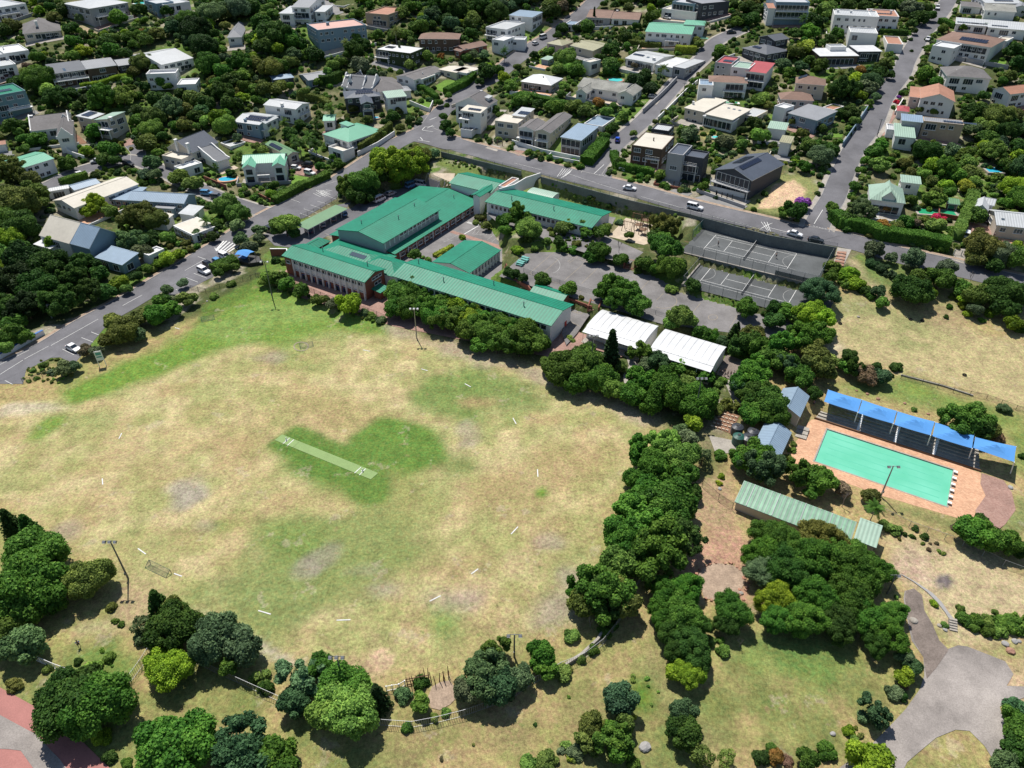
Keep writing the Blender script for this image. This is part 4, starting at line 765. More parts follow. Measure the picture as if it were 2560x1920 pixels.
def piers(Hs, bk, side, s0, s1, n, z0, z1, w=.35, d=.35, mname='w_white', name='pier', out=.0):
    cor = bk['cor']; p, q = np.array(cor[side]), np.array(cor[(side+1) % 4]); wl = np.linalg.norm(q-p); e = (q-p)/wl; nl = np.array([e[1], -e[0]]); nw = bk['u']*nl[0]+bk['v']*nl[1]; an = math.atan2(nw[1], nw[0])-Hs.ang+math.pi/2
    g = MB(); g.box((0,-d/2,0), (w,d,z1-z0)); me = g.mesh(name, [mname])
    for i in range(n+1):
        s = s0*wl+(s1-s0)*wl*i/n; pp = p+e*s; obj(name, me, Hs.root, bk['Wf'](pp[0]+nl[0]*out, pp[1]+nl[1]*out, z0), an)
strip_windows(hall, hb[0], 1, .28, .98, 12, 7.85, 1.7, .95); piers(hall, hb[0], 1, 0.02, .98, 12, 6.4, 8.5, .25, .22)
strip_windows(hall, hb[1], 0, .05, .95, 14, 3.6, 2.0, 1.2); piers(hall, hb[1], 0, .04, .96, 10, 2.2, 5.1, .14, .14, 'white', 'post', .35)
front, fb = house('two-storey red brick school wing with white piers facing the field', 'school wing', [
 ('F',(220,825),(935,1062),(1125,945),6,'gx',1.3,'w_white','r_school',dict(SK,zabs=7.0,win=0))], name='school_wing', yaw=YAW)
b0 = fb[0]; Wf = b0['Wf']; Lx = b0['L']
strip_windows(front, b0, 0, .115, .99, 24, 5.75, .85, 1.15, fr='w_white', dep=.08); strip_windows(front, b0, 0, .11, .985, 13, 3.55, 1.5, .35)
piers(front, b0, 0, .115, .99, 12, 1.0, 6.6, .3, .5)
g = MB()
cB = b0['cor']; 
for (x0, x1, z0, z1) in ((cB[0][0]-.02, cB[0][0]+Lx*.085, .8, 6.5),): g.slab([Wf(x0,cB[0][1]-.04,z0),Wf(x1,cB[0][1]-.04,z0),Wf(x1,cB[0][1]-.04,z1),Wf(x0,cB[0][1]-.04,z1)], .0, 0, 0) if 0 else g.face([Wf(x0,cB[0][1]-.05,z0),Wf(x1,cB[0][1]-.05,z0),Wf(x1,cB[0][1]-.05,z1),Wf(x0,cB[0][1]-.05,z1)])
g.face([Wf(cB[0][0]+Lx*.085,cB[0][1]-.05,.8),Wf(cB[1][0],cB[0][1]-.05,.8),Wf(cB[1][0],cB[0][1]-.05,3.2),Wf(cB[0][0]+Lx*.085,cB[0][1]-.05,3.2)])
g.face([Wf(cB[1][0]+.05,cB[1][1],.8),Wf(cB[2][0]+.05,cB[2][1],.8),Wf(cB[2][0]+.05,cB[2][1],7.0),Wf(cB[1][0]+.05,(cB[1][1]+cB[2][1])/2,8.5),Wf(cB[1][0]+.05,cB[1][1],7.0)])
g.build('brickwork', ['w_brick'], front.root)
strip_windows(front, b0, 1, .35, .85, 3, 6.2, 1.3, .8); strip_windows(front, b0, 1, .45, .8, 2, 4.4, 1.3, 1.0); strip_windows(front, b0, 0, .015, .07, 1, 5.3, 1.5, 1.0); strip_windows(front, b0, 0, .18, .9, 7, 1.9, 1.5, 1.7, name='door', fr='blue_paint')
tag(front.root, 'two-storey red brick school wing with white piers facing the field', 'school wing')
house('small green canopy on thin posts at the end of the brick wing', 'canopy', [('F',(1075,1150),(1155,1100),(1110,1078),2.4,'mono',.4,'w_brick','r_school',dict(SK,zabs=3.7,win=0,Wd=3.2))], name='entrance_canopy', yaw=YAW)
house('low green hipped roofs joining the brick wing and the hall', 'school wing', [
 ('F',(500,800),(1010,960),(1120,800),4,'hip',1.5,'w_brick','r_school',dict(SK,zabs=5.3,win=0,skylight=((.5,.55,5.5,1.5),))),
 ('F',(880,915),(1210,1010),(1330,880),4.5,'hip',1.7,'w_white','r_school',dict(SK,zabs=5.6,win=0)),
 ('F',(345,770),(520,770),(705,665),4,'hip',1.1,'w_brick','r_school',dict(SK,zabs=5.4,win=0))], name='school_wing', yaw=YAW)
longb, lb = house('long white school block with green roof behind the tree row', 'school block', [
 ('F',(1170,1000),(-640/.28933*0+2535,1450),(2725,1260),5,'gx',1.3,'w_white','r_school',dict(SK,zabs=7.0,win=0))], name='school_block', yaw=YAW)
strip_windows(longb, lb[0], 0, .02, .98, 26, 5.7, 1.5, 1.4); strip_windows(longb, lb[0], 0, .02, .98, 26, 2.9, 1.5, 1.3)
g = MB(); k = lb[0]; g.box((0,0,0),(1.0,.1,2.0)); dr = g.build('door', ['red'], longb.root, k['Wf'](k['L']-.42, k['W']*.72, 1.6)); dr.rotation_euler = (0,0,math.pi/2)
g = MB(); 
for i in range(5): g.box((i*.55,0,-i*.32),(.6,1.6,.32+i*0))
g.build('steps', ['w_white'], longb.root, k['Wf'](k['L']+.1, k['W']*.72, 1.2))
mid, mb_ = house('short classroom block with green gable roof in the courtyard', 'classroom', [
 ('F',(1520,880),(1850,975),(2110,775),3.3,'gy',1.3,'w_white','r_school',dict(SK,zabs=5.5,win=0))], name='classroom', yaw=YAW)
strip_windows(mid, mb_[0], 1, .04, .96, 9, 4.1, 1.2, 1.5); piers(mid, mb_[0], 1, .02, .98, 9, 2.2, 5.3, .22, .6)
back, bb = house('long rear classroom block with green roof beside the sand playground', 'school block', [
 ('G',(-237,360),(685,592),(855,450),3.4,'gx',1.15,'w_white','r_school',dict(SK,zabs=9.2,win=0))], name='school_block', yaw=YAW)
strip_windows(back, bb[0], 0, .04, .97, 22, 7.9, 1.15, 1.3); piers(back, bb[0], 0, .03, .98, 22, 5.6, 9.0, .2, .15)
house('small green-roofed cross wing at the top end of the hall', 'school wing', [
 ('F',(1665,198),(2010,300),(2125,190),3,'gx',1.5,'w_white','r_school',dict(SK,zabs=8.6,win=0)),
 ('F',(1858,300),(1930,322),(2060,215),3,'gy',.5,'w_white','r_school',dict(SK,zabs=9.2,win=0))], name='school_wing', yaw=YAW)
house('tiny green gabled lean-to behind the long white block', 'outbuilding', [('G',(150,1140),(425,1238),(475,1215),2.6,'gx',.8,'w_brick','r_school',dict(SK,zabs=5.6,win=0,Wd=5))], name='outbuilding', yaw=YAW)
# curved container shed behind rear block
house('old white barrel-roofed container behind the rear classroom block', 'shed', [('G',(118,300),(345,348),(400,285),2.2,'barrel',1.0,'w_white','r_sage',dict(zabs=8.6,win=0,trim='r_sage'))], name='shed', yaw=YAW)
# staircase ramp from the street
house('white parapet stair tower linking the street to the school', 'stair tower', [('G',(-60,245),(245,120),None,3,'flat',.3,'w_white','pave' if 0 else 'r_terra',dict(zabs=9.8,win=0,L=9,Wd=2.6))], name='stair_tower', yaw=YAW)
for lab, A, B, Cc in [('left-hand white classroom with curved roof and open verandah', ('G',(640,1440)), (1140,1590), (1265,1430)), ('right-hand white classroom with curved roof beside the garden terraces', ('M',(1200,235)), (1740,405), (1852,235))]:
    hs, bl = house(lab, 'classroom', [(A[0],A[1],B,Cc,3,'barrel',.6,'w_white','r_white',dict(zabs=5.1,win=0,trim='r_white',oh=.15))], name='classroom', yaw=YAW, group='white curved roof classrooms')
    bk = bl[0]; Wf = bk['Wf']; strip_windows(hs, bk, 0, .03, .97, 9, 3.5, 1.3, 1.1)
    g = MB(); g.slab([Wf(0,-2.0,4.7),Wf(bk['L'],-2.0,4.7),Wf(bk['L'],.2,5.05),Wf(0,.2,5.05)], .08, 0, 0); g.build('verandah_roof', ['r_white'], hs.root)
    g = MB(); ys_ = np.linspace(.02, bk['W']-.02, 9)
    for i in range(1,9):
        for y0_, y1_ in zip(ys_, ys_[1:]): x = bk['L']*i/9; zf = lambda y: bk['ze']+.6*max(0,1-((y-bk['W']/2)/(bk['W']/2))**2)**.6+.03; g.tube(Wf(x,y0_,zf(y0_)), Wf(x,y1_,zf(y1_)), .035, n=4, cap=False)
    g.build('roof_seams', ['rail'], hs.root)
    for i in range(6): g = MB(); x = .2+(bk['L']-.4)*i/5; g.tube(Wf(x,-1.9,1.5), Wf(x,-1.9,4.65), .06); g.build('post', ['white'], hs.root)
    g = MB(); P = [Wf(0,-2.4,1.9),Wf(bk['L'],-2.4,1.9),Wf(bk['L'],0,1.9),Wf(0,0,1.9)]; g.slab(P, .5, 0, 0); g.build('floor_slab', ['pave'], hs.root)
# carport
for Hs_, k_, qs in ((hall, hb[0], [(.3,.2),(.7,.5),(.62,.85)]), (hall, hb[1], [(.05,.25),(.5,.2),(.9,.3)]), (front, fb[0], [(.3,.8),(.85,.75)]), (longb, lb[0], [(.06,.7),(.3,.3),(.55,.75),(.8,.3)]), (back, bb[0], [(.2,.3),(.6,.3)])):
    for x_, y_ in qs: g = MB(); g.tube(k_['Wf'](x_*k_['L'],y_*k_['W'],k_['ze']), k_['Wf'](x_*k_['L'],y_*k_['W'],k_['ze']+1.9), .13, n=8); g.tube(k_['Wf'](x_*k_['L'],y_*k_['W'],k_['ze']+1.9), k_['Wf'](x_*k_['L'],y_*k_['W'],k_['ze']+2.1), .22, .05, n=8); g.build('vent_pipe', ['metal'], Hs_.root)
cp, cb = house('long open carport with sage green roof between road and hall', 'carport', [('F',(448,600),(788,420),(690,387),2.7,'mono',.3,'dark','r_carport',dict(win=0,trim='white',Wd=5.2))], name='carport', yaw=YAW)
for ch in list(cp.root.children):
    if ch.name.startswith('wall'): bpy.data.objects.remove(ch)
bk = cb[0]; g0 = bk['ze']
for i in range(8):
    for y in (.4, bk['W']-.4):
        g = MB(); x = .3+(bk['L']-.6)*i/7; g.tube(bk['Wf'](x,y,g0-3.2), bk['Wf'](x,y,g0), .07); g.build('post', ['white'], cp.root)
CARP = bk
# ---------------------------------------------------------------- pool area
DECKP = pz('N',[(400,895),(520,600),(625,505),(660,505),(1240,675),(1890,905),(1885,985),(1925,1075),(1850,1180),(1840,1260),(1815,1270),(1150,1075),(800,950),(690,885),(560,835),(520,850),(440,870)],-1)
o = drape('pool_deck', DECKP, 'deck', .02, z=-1, holes=[POOL], step=3); struct(o, label='orange brick deck round the swimming pool')
o = drape('pool_deck', pz('N',[(1895,905),(2060,960),(2120,1050),(2150,1180),(2070,1290),(2030,1320),(1850,1230),(1850,1180),(1925,1075),(1885,985)],-1), 'brickpave', .05, z=-1, step=2); struct(o, label='rougher brick apron right of the pool')
pr_ = tag(empty('swimming_pool', (*POOL.mean(0), -1.0), pang), 'large milky green swimming pool with six starting blocks', 'swimming pool'); LAND.append(('the large green pool', pr(np.array([*POOL.mean(0),-1.]))[:2]))
PL, PW = np.linalg.norm(POOL[1]-POOL[0]), np.linalg.norm(POOL[3]-POOL[0])
g = MB(); g.face([(-PL/2,-PW/2,-.18),(PL/2,-PW/2,-.18),(PL/2,PW/2,-.18),(-PL/2,PW/2,-.18)]); g.build('water', ['pool'], pr_)
g = MB()
for c, d in (((0,-PW/2-.12,-.9),(PL+.5,.3,.96)),((0,PW/2+.12,-.9),(PL+.5,.3,.96)),((-PL/2-.12,0,-.9),(.3,PW,.96)),((PL/2+.12,0,-.9),(.3,PW,.96))): g.box(c, d)
g.build('pool_edge', ['pave'], pr_)
g = MB()
for i in range(1,6): g.box((0,-PW/2+PW*i/6,-.18),(PL-3,.28,.006))
g.build('lane_lines', ['lane'], pr_)
for i in range(6):
    b_ = empty('starting_block', gz(T('N',1697-i*9,908+i*46),-1)+np.array([0,0,.02]), pang); tag(b_, 'starting block %s along the right end of the pool' % ['farthest','second farthest','third farthest','third nearest','second nearest','nearest'][i], 'starting block', 'starting blocks at the pool end')
    g = MB(); g.box((0,0,0),(.45,.5,.45)); g.build('base', ['metal'], b_); g = MB(); g.box((-.05,0,.46),(.75,.6,.06)); g.build('platform', ['white'], b_)
for lab, A, B, Cc in [('upper changing room with weathered blue tin gable roof', (335,422),(540,487),(612,330)), ('lower changing room with blue tin gable roof beside the water tanks', (178,715),(392,788),(478,600))]:
    hs, bl = house(lab, 'changing room', [('N',A,B,Cc,2.9,'gy',1.5,'w_cream','r_bluegrey',dict(win=0,trim='trim',oh=.3))], name='changing_room', yaw=YAW, group='changing rooms by the pool')
    bk = bl[0]; g = MB(); g.box((0,0,0),(.95,.1,2.0)); d_ = g.build('door', ['dark'], hs.root, bk['Wf'](bk['L']*.45, bk['cor'][0][1]-.01, float(H(*bk['rc'][0]))+.1))
hs, bl = house('long shed with translucent green ribbed roof below the pool', 'shed', [('N',(48,1118),(925,1392),None,2.6,'mono',.9,'w_cream','r_glass',dict(win=0,Wd=5.6,trim='r_bluegrey',oh=.3)), ('N',(938,1400),(1112,1454),None,2.4,'mono',.85,'w_cream','r_sage',dict(win=0,Wd=5.3,trim='r_bluegrey'))], name='shed', yaw=YAW)
bk = bl[0]; g = MB(); Wf = bk['Wf']; s_ = (1.3)/bk['W']
for i in range(31):
    x = .15+(bk['L']-.3)*i/30; g.tube(Wf(x,.05,bk['ze']+.06), Wf(x,bk['W']-.05,bk['ze']+.96), .09 if i % 7 == 3 else .045, n=4)
g.build('roof_ribs', ['rail'], hs.root)
# shade sails
zs = 3.6; sp = [((748,280),(1000,355),(970,450),(718,370)),((1005,358),(1262,440),(1235,535),(972,455)),((1268,443),(1545,520),(1515,622),(1243,541)),((1550,525),(1842,612),(1825,720),(1528,628)),((1848,635),(2155,705),(2140,822),(1832,715))]
for i, q in enumerate(sp):
    P = [gz(T('N',*c), zs+(.0 if k < 2 else -.4)) for k, c in enumerate(q)]; c0 = sum(P)/4; rt = empty('shade_sail', (c0[0],c0[1],-1)); tag(rt, 'blue pyramid shade sail over the pool stands, '+['leftmost','second from left','middle one','second from right','rightmost over bare grass'][i], 'shade sail', 'blue shade sails over the stands')
    mb = MB(); nq = 8; V = {}; ap = np.array([c0[0],c0[1],zs+.75])+(P[0]+P[1]-P[2]-P[3])/2*.06
    def sail(a, b):                                   # bilinear grid pulled up to the apex, sagging edges
        e = (P[0]*(1-a)+P[1]*a)*(1-b)+(P[3]*(1-a)+P[2]*a)*b; t = 1-max(abs(2*a-1), abs(2*b-1)); sag = .25*(1-(2*a-1)**2)*(abs(2*b-1)**4)+.25*(1-(2*b-1)**2)*(abs(2*a-1)**4)
        z = e[2]*(1-t)+ap[2]*t-.25*math.sin(math.pi*t); inw = (c0-e)*sag*.035; return (e[0]+inw[0]-rt.location[0], e[1]+inw[1]-rt.location[1], z-sag*.4+1)
    for x in range(nq):
        for y in range(nq): mb.face([sail(x/nq,y/nq),sail((x+1)/nq,y/nq),sail((x+1)/nq,(y+1)/nq),sail(x/nq,(y+1)/nq)])
    mb.build('canopy', ['sail'], rt)
    for k, ((x0_,y0_),(x1_,y1_)) in enumerate([(q[2],(q[2][0]-30,q[2][1]+85))]):
        A_w = gz(T('N',x0_,y0_), zs-.4); B_w = gz(T('N',x1_,y1_), -.6); g = MB(); l0 = np.array(rt.location); g.tube(A_w-l0, B_w-l0, .1, .13); g.build('post', ['white'], rt)
    for c in (P[0], P[1]): g = MB(); g.tube((c[0]-l0[0],c[1]-l0[1],0), (c[0]-l0[0],c[1]-l0[1],c[2]+1), .07); g.build('post', ['white'], rt)
# stepped stand under the sails
SA, sang = rect(T('N',655,497), T('N',1880,868), T('N',1925,790), -1, yaw=YAW); sw_ = np.linalg.norm(SA[3]-SA[0]); sL = np.linalg.norm(SA[1]-SA[0]); sw_ = 5.0
st_ = tag(empty('stand', (*SA[0], -1), sang), 'stepped concrete stand under the blue shade sails', 'stand'); 
for i in range(6):
    g = MB(); g.box((sL/2, .45+i*.82, 0), (sL-.4*i, .80, .28+.30*i)); g.build('step', ['pave'], st_)
g = MB(); g.box((sL/2,-.12,-.02),(sL+.6,.25,.42)); g.build('edging', ['wood'], st_)
for f in (.27,.50,.735):
    g = MB()
    for i in range(11): g.box((sL*f, .25+i*.42, .0), (.55,.40,.42+.158*i))
    g.build('aisle', ['white'], st_)
# tanks
for x, y, m_, lab in [(85,620,'tank_green','green water tank beside the lower changing room'),(75,548,'tank_black','black water tank behind the green one'),(158,628,'tank_black','largest black water tank beside the blue roof'),(195,580,'tank_black','black water tank farthest right of the four')]:
    r_ = 1.25 if x != 158 else 1.45; p = at(T('N',x,y), 2.3); rt = empty('water_tank', (p[0],p[1],H(p[0],p[1]))); tag(rt, lab, 'water tank', 'water tanks by the changing room')
    g = MB(); g.tube((0,0,0),(0,0,2.0), r_, n=20); g.tube((0,0,2.0),(0,0,2.35), r_, r_*.45, n=20); 
    for k in range(5): g.tube((0,0,.3+k*.38),(0,0,.38+k*.38), r_+.04, n=20)
    g.build('tank', [m_], rt); g = MB(); g.tube((0,0,2.33),(0,0,2.45), .32, n=12); g.build('lid', ['dark'], rt)
# ---------------------------------------------------------------- the suburb: every house a thing of its own
h = house
# tile A (top left)
h('white cubic house cut by the top left corner','house',[('A',(-60,80),(225,35),(300,-50),5.5,'flat',.3,'w_white','r_pale',dict(balc=[(0,.1,.7,2.8,1.6)]))],'white_house')
h('pyramid slate roof cottage with tall white stepped chimney at far left','house',[('A',(195,292),(528,262),(470,185),3.4,'hip',3.4,'w_cream','r_tilegrey',dict(chim=[(.42,.18,4.2,1.0)],big=[(0,.45,.9,.3,2.6)]))],'cottage')
h('single-storey white flat-roofed house below the pyramid roof cottage','house',[('A',(40,470),(250,440),(345,360),3.6,'flat',.3,'w_white','r_white',dict(chim=[(.2,.6,1.5,.4)],big=[(0,.35,.8,.2,2.5)])),('A',(-90,450),(70,470),(120,385),3.2,'flat',.3,'w_white','r_pale')],'white_house')
h('white terrace house at the left edge below the flat white one','house',[('A',(-60,590),(140,560),(110,500),4.5,'flat',.3,'w_white','r_pale',dict(big=[(0,.3,.8,.3,2.6)]))],'white_house')
h('tall pale house with broad hipped roof cut by the top edge','house',[('A',(770,75),(1110,20),(1120,-60),7,'hip',1.5,'w_grey','r_pale',dict(balc=[(0,.1,.8,3.2,1.8)])),('A',(640,95),(760,110),(790,50),4,'flat',.3,'w_white','r_pale')],'house')
h('white house beside a turquoise terrace pool at the top edge','house',[('A',(1420,50),(1640,20),(1600,-50),4.5,'flat',.3,'w_white','r_pale',dict(kinds='xd')),('A',(1250,10),(1420,30),(1420,-30),5,'flat',.3,'w_blue','r_pale')],'white_house')
h('white cottage with crossing pale grey slate gables','house',[('A',(1395,560),(1672,500),(1545,394),4.6,'gx',2.3,'w_white','r_pale',dict(oh=.2,big=[(0,.55,.9,.4,2.4)])),('A',(1225,480),(1390,510),(1400,420),3.2,'gx',1.8,'w_white','r_cream'),('A',(1400,440),(1500,430),(1500,395),4,'gy',2,'w_white','r_olive')],'cottage')
h('grey-roofed house half hidden behind the biggest dark tree','house',[('A',(1960,325),(2090,320),(2060,220),3.6,'hip',2.4,'w_white','r_grey'),],'cottage')
h('long charcoal timber house with dark sheet roof','house',[('A',(440,640),(745,600),(720,535),5.6,'mono',.9,'w_brown','r_slate',dict(balc=[(0,0,1,2.8,1.8)],big=[(0,.05,.95,3.1,5.1)],skylight=((.38,.1,1.0,4),))),('A',(745,598),(1015,568),(985,515),5.6,'mono',.9,'w_brown','r_grey',dict(big=[(0,.1,.9,.3,2.4)])),('A',(1020,570),(1155,548),(1100,495),5,'gx',1.2,'w_char','r_grey')],'timber_house')
h('small white castellated house with two turreted storeys','house',[('A',(1265,660),(1520,650),(1505,615),5.6,'flat',.3,'w_white','r_white',dict(parap=1.0,kinds='nm')),('A',(1530,740),(1670,765),(1640,715),3,'flat',.3,'w_white','r_white')],'white_house')
h('three-storey teal house with green roof and solar panels at the left edge','house',[('A',(-80,845),(222,790),(60,735),8.3,'flat',.3,'w_teal','r_school',dict(solar=[(0,.25,.35,6,2)],kinds='mmwx',balc=[(0,.3,1,3,2.5)]))],'house')
h('gabled house with brown shingle roof and curved white gables','house',[('A',(265,1135),(600,1095),(545,990),4.2,'gx',3.0,'w_white','r_tilegrey',dict(para=1,chim=[(.05,.5,3.5,1.1)])),('A',(485,1190),(632,1150),(560,1040),4.2,'gy',2.6,'w_white','r_tilegrey',dict(para=1))],'gabled_house')
h('modern house with two curved pale roofs and a brick chimney','house',[('A',(650,1000),(785,1015),(865,965),5.6,'monox',-.6,'w_cream','r_pale',dict(solar=[(0,.1,.2,5,2)])),('A',(810,1035),(1000,1020),(1150,955),5.6,'monox',.9,'w_cream','r_sage',dict(chim=[(.95,.2,1.2,1.2)],balc=[(0,.5,1.2,2.9,2.2)],big=[(0,.4,.98,3.1,5.2)]))],'modern_house')
h('two-storey white house with flat light green roof by the lane','house',[('A',(200,1450),(470,1368),(375,1290),5.4,'gx',.9,'w_white','r_green',dict(kinds='mm',big=[(1,.3,.8,0,2.3)]))],'green_roof_house')
h('little white outbuilding with terracotta roof at the left edge','outbuilding',[('A',(-60,1260),(52,1245),(40,1215),2.8,'gx',.8,'w_white','r_terra')],'outbuilding')
h('beige house with steep slate roof and twin chimneys','house',[('A',(1660,1322),(1888,1228),(1690,1180),4.6,'gx',3.6,'w_cream','r_dark',dict(oh=.2,chim=[(0,.1,3.6,1.0),(0,.55,4.2,1.0)])),('A',(1400,1350),(1560,1390),(1610,1320),3.6,'flat',.3,'w_cream','r_cream',dict(kinds='m'))],'gabled_house')
h('small white gabled wing with dark slate roof left of the blue pool','house',[('A',(1870,1400),(1985,1365),(1870,1210),3.4,'gx',2.6,'w_white','r_slate',dict(para=1)),('A',(1560,1470),(1760,1420),(1740,1385),3,'flat',.3,'w_white','r_white',dict(kinds='nd')),('A',(1990,1275),(2125,1235),(2085,1190),3,'flat',.3,'w_white','r_pale',dict(big=[(0,.1,.9,.1,2.5)]))],'gabled_house')
h('long low hall with stained cream roof behind the blue-roofed complex','hall',[('E',(640,140),(1200,-69),(1075,-150),3.8,'gx',1.5,'w_white','r_cream',dict(kinds='mw'))],'hall')
h('pale blue tin-roofed complex with several lower wings','building complex',[('E',(1090,70),(1590,100),(1725,20),4.2,'gx',1.6,'w_blue','r_bluegrey',dict(kinds='nm')),('E',(900,60),(1080,110),(1150,0),3.2,'mono',.5,'w_blue','r_bluegrey'),('E',(1330,135),(1500,145),(1480,60),3,'mono',.4,'w_blue','r_grey'),('E',(1670,203),(1803,125),(1715,85),2.8,'mono',.4,'w_white','r_pale'),('E',(1430,250),(1568,195),(1480,140),2.8,'gx',.5,'w_white','r_cream')],'building_complex')
h('open-fronted shed with weathered cream roof beside the road palm','shed',[('E',(1495,290),(1665,372),(1725,225),2.8,'flat',.2,'w_white','r_cream',dict(parap=.05,big=[(0,.05,.95,.2,2.4)]))],'shed')  # open front closed by a dark sheet painted in for the shade inside
h('low blue-grey canopy roof behind the cream roof hall','shed',[('A',(640,1645),(870,1580),(780,1548),2.8,'gx',.8,'w_white','r_bluegrey')],'shed')
h('low pale canopy roof by the lane, left of the cream roof hall','shed',[('A',(400,1659),(600,1625),(560,1600),2.8,'gx',.6,'w_white','r_pale')],'shed')
h('tall hall with huge pale blue slate gable roof by the main road','church hall',[('E',(600,445),(770,492),(1005,352),5.2,'gx',4.4,'w_blue','r_bluegrey',dict(oh=.2,win=0)),('E',(335,375),(600,447),(835,305),5.2,'gx',4.4,'w_white','r_cream',dict(oh=.2)),('E',(815,565),(962,680),(1130,600),3,'mono',1.0,'w_blue','r_bluegrey'),('E',(285,450),(370,520),(420,420),3,'mono',.5,'w_white','r_white')],'church_hall')
h('white flat-roofed garage glimpsed between the hall trees','garage',[('E',(1290,560),(1420,500),(1370,470),2.6,'flat',.2,'w_white','r_white')],'garage')
# tile B
h('white three-part house with grey roofs and a central dark balcony','house',[('B',(195,115),(322,118),(300,62),5.4,'mono',.6,'w_white','r_pale'),('B',(300,62),(470,60),(455,-20),7.6,'gx',1.4,'w_white','r_grey',dict(balc=[(0,0,1,2.8,1.6)],big=[(0,.05,.95,3,5.2)])),('B',(500,100),(612,92),(560,45),5.2,'mono',.6,'w_white','r_pale')],'white_house')
h('long blue-grey two-storey block with pink parapet terrace','apartment block',[('B',(532,268),(952,222),(880,165),7.6,'flat',.3,'w_blue','r_pink',dict(kinds='nnm',st=2,chim=[(.35,.6,1.4,1.2)]))],'apartment_block')
h('brown terraced house with upper white wing at the top edge','house',[('B',(945,118),(1140,135),(1165,65),5,'flat',.3,'w_tan','r_terra',dict(big=[(0,.3,.9,.3,2.5)])),('B',(760,60),(940,30),(960,-20),4.5,'flat',.3,'w_white','r_white')],'house')
h('dark timber house with dull red-brown hipped roof','house',[('B',(1400,335),(1755,338),(1690,290),5.4,'hip',1.6,'w_brown','r_brown',dict(kinds='nm'))],'timber_house')
h('low brick cottage with two brown ridged roofs','house',[('B',(1800,432),(2005,388),(1960,350),3,'gx',1.2,'w_brick','r_brown'),('B',(1705,430),(1795,440),(1800,395),2.6,'gx',.8,'w_brick','r_brown')],'cottage')
h('ivy-covered house with flat white roof and white flue','house',[('B',(1030,428),(1335,465),(1388,408),5.6,'flat',.3,'w_ivy','r_white',dict(solar=[(0,.1,.4,4,2)],chim=[(.4,.7,2.8,.9)],big=[(0,.02,.38,3,5.2)],balc=[(0,.0,.4,2.8,1.4)],parap=.2,kinds='s'))],'ivy_house')
h('white modernist house with roof terraces beside the upper road','house',[('B',(1985,240),(2165,262),(2212,190),5.6,'flat',.3,'w_white','r_pale',dict(balc=[(0,0,.6,2.8,1.5)],big=[(0,.05,.5,3,5)])),('B',(2140,360),(2290,330),(2260,290),3.2,'flat',.3,'w_white','r_white')],'modern_house')
h('pale blue and white boxy house left of the upper road','house',[('C',(-30,130),(175,150),(245,108),5.6,'mono',.4,'w_white','r_bluegrey',dict(kinds='mx',big=[(1,.1,.9,3,5)])),('C',(-70,205),(60,200),(60,170),3,'flat',.3,'w_white','r_white')],'modern_house')
h('low rambling house with mauve-grey roof above a bright lawn','house',[('B',(1370,692),(1625,605),(1525,555),3,'gx',1.1,'w_white','r_tilegrey',dict(chim=[(.4,.2,1.4,.3)])),('B',(1690,610),(1835,628),(1915,580),3.4,'flat',.2,'w_white','r_cream',dict(parap=.1,big=[(0,.15,.85,.3,2.6)])),('B',(1570,600),(1700,640),(1740,585),3.4,'flat',.2,'w_cream','r_cream',dict(parap=.1)),('B',(1430,685),(1612,655),(1575,618),2.7,'flat',.2,'w_white','r_cream',dict(parap=.08,big=[(0,.1,.9,.3,2.3)]))],'house')
h('blue-roofed garden shed behind the round trees','shed',[('B',(150,690),(332,668),(275,635),2.8,'hip',.9,'w_char','r_bluegrey')],'shed')
h('pair of blue-grey pitched sheds behind the tall hedge','shed',[('B',(450,695),(600,672),(650,600),2.8,'gx',1.0,'w_blue','r_grey'),('B',(570,660),(722,640),(660,600),3,'hip',1,'w_white','r_grey'),('B',(520,610),(600,625),(640,590),2.6,'mono',.4,'w_white','r_bluegrey')],'shed')
h('white house with steep black roof and three pointed curved gables','house',[('B',(740,745),(1000,765),(1020,695),5.0,'gx',3.6,'w_white','r_slate',dict(para=1,chim=[(.05,.4,3.4,1.2)])),('B',(778,745),(860,752),(862,690),4.6,'gy',3.6,'w_white','r_slate',dict(para=1)),('B',(915,772),(1020,720),(990,650),4.6,'gy',3.6,'w_white','r_slate',dict(para=1))],'gabled_house')
h('large grey shingle cottage with white lower porch wing','house',[('B',(985,800),(1290,770),(1230,665),4.0,'hip',2.8,'w_white','r_tilegrey'),('B',(1130,848),(1312,838),(1312,790),5.0,'mono',.7,'w_white','r_sage',dict(big=[(0,.3,.98,3.1,4.6)],st=1)),('B',(1250,790),(1340,775),(1320,735),3.6,'hip',.8,'w_white','r_grey')],'cottage')
h('dark navy weatherboard house with slate roof and panels','house',[('B',(765,850),(1078,828),(980,772),5.8,'hip',1.1,'w_char','r_dark',dict(solar=[(0,.32,.5,7,1),(0,.36,.75,6,1)],chim=[(.93,.5,1.4,.3)])),('B',(905,900),(1010,880),(985,820),5.4,'gy',.9,'w_char','r_dark',dict(balc=[(0,.1,.9,2.9,1.3)],big=[(0,.2,.8,3,5)]))],'weatherboard_house')
h('white two-storey house with long pale ridged roof above the palms','house',[('B',(60,905),(345,945),(465,890),5.8,'gx',1.0,'w_white','r_pale',dict(kinds='nmx',chim=[(.55,.1,1.5,1.0)])),('B',(345,945),(468,900),(440,860),5.4,'gy',.9,'w_white','r_pale',dict(balc=[(0,.1,.9,2.8,1.3)]))],'white_house')
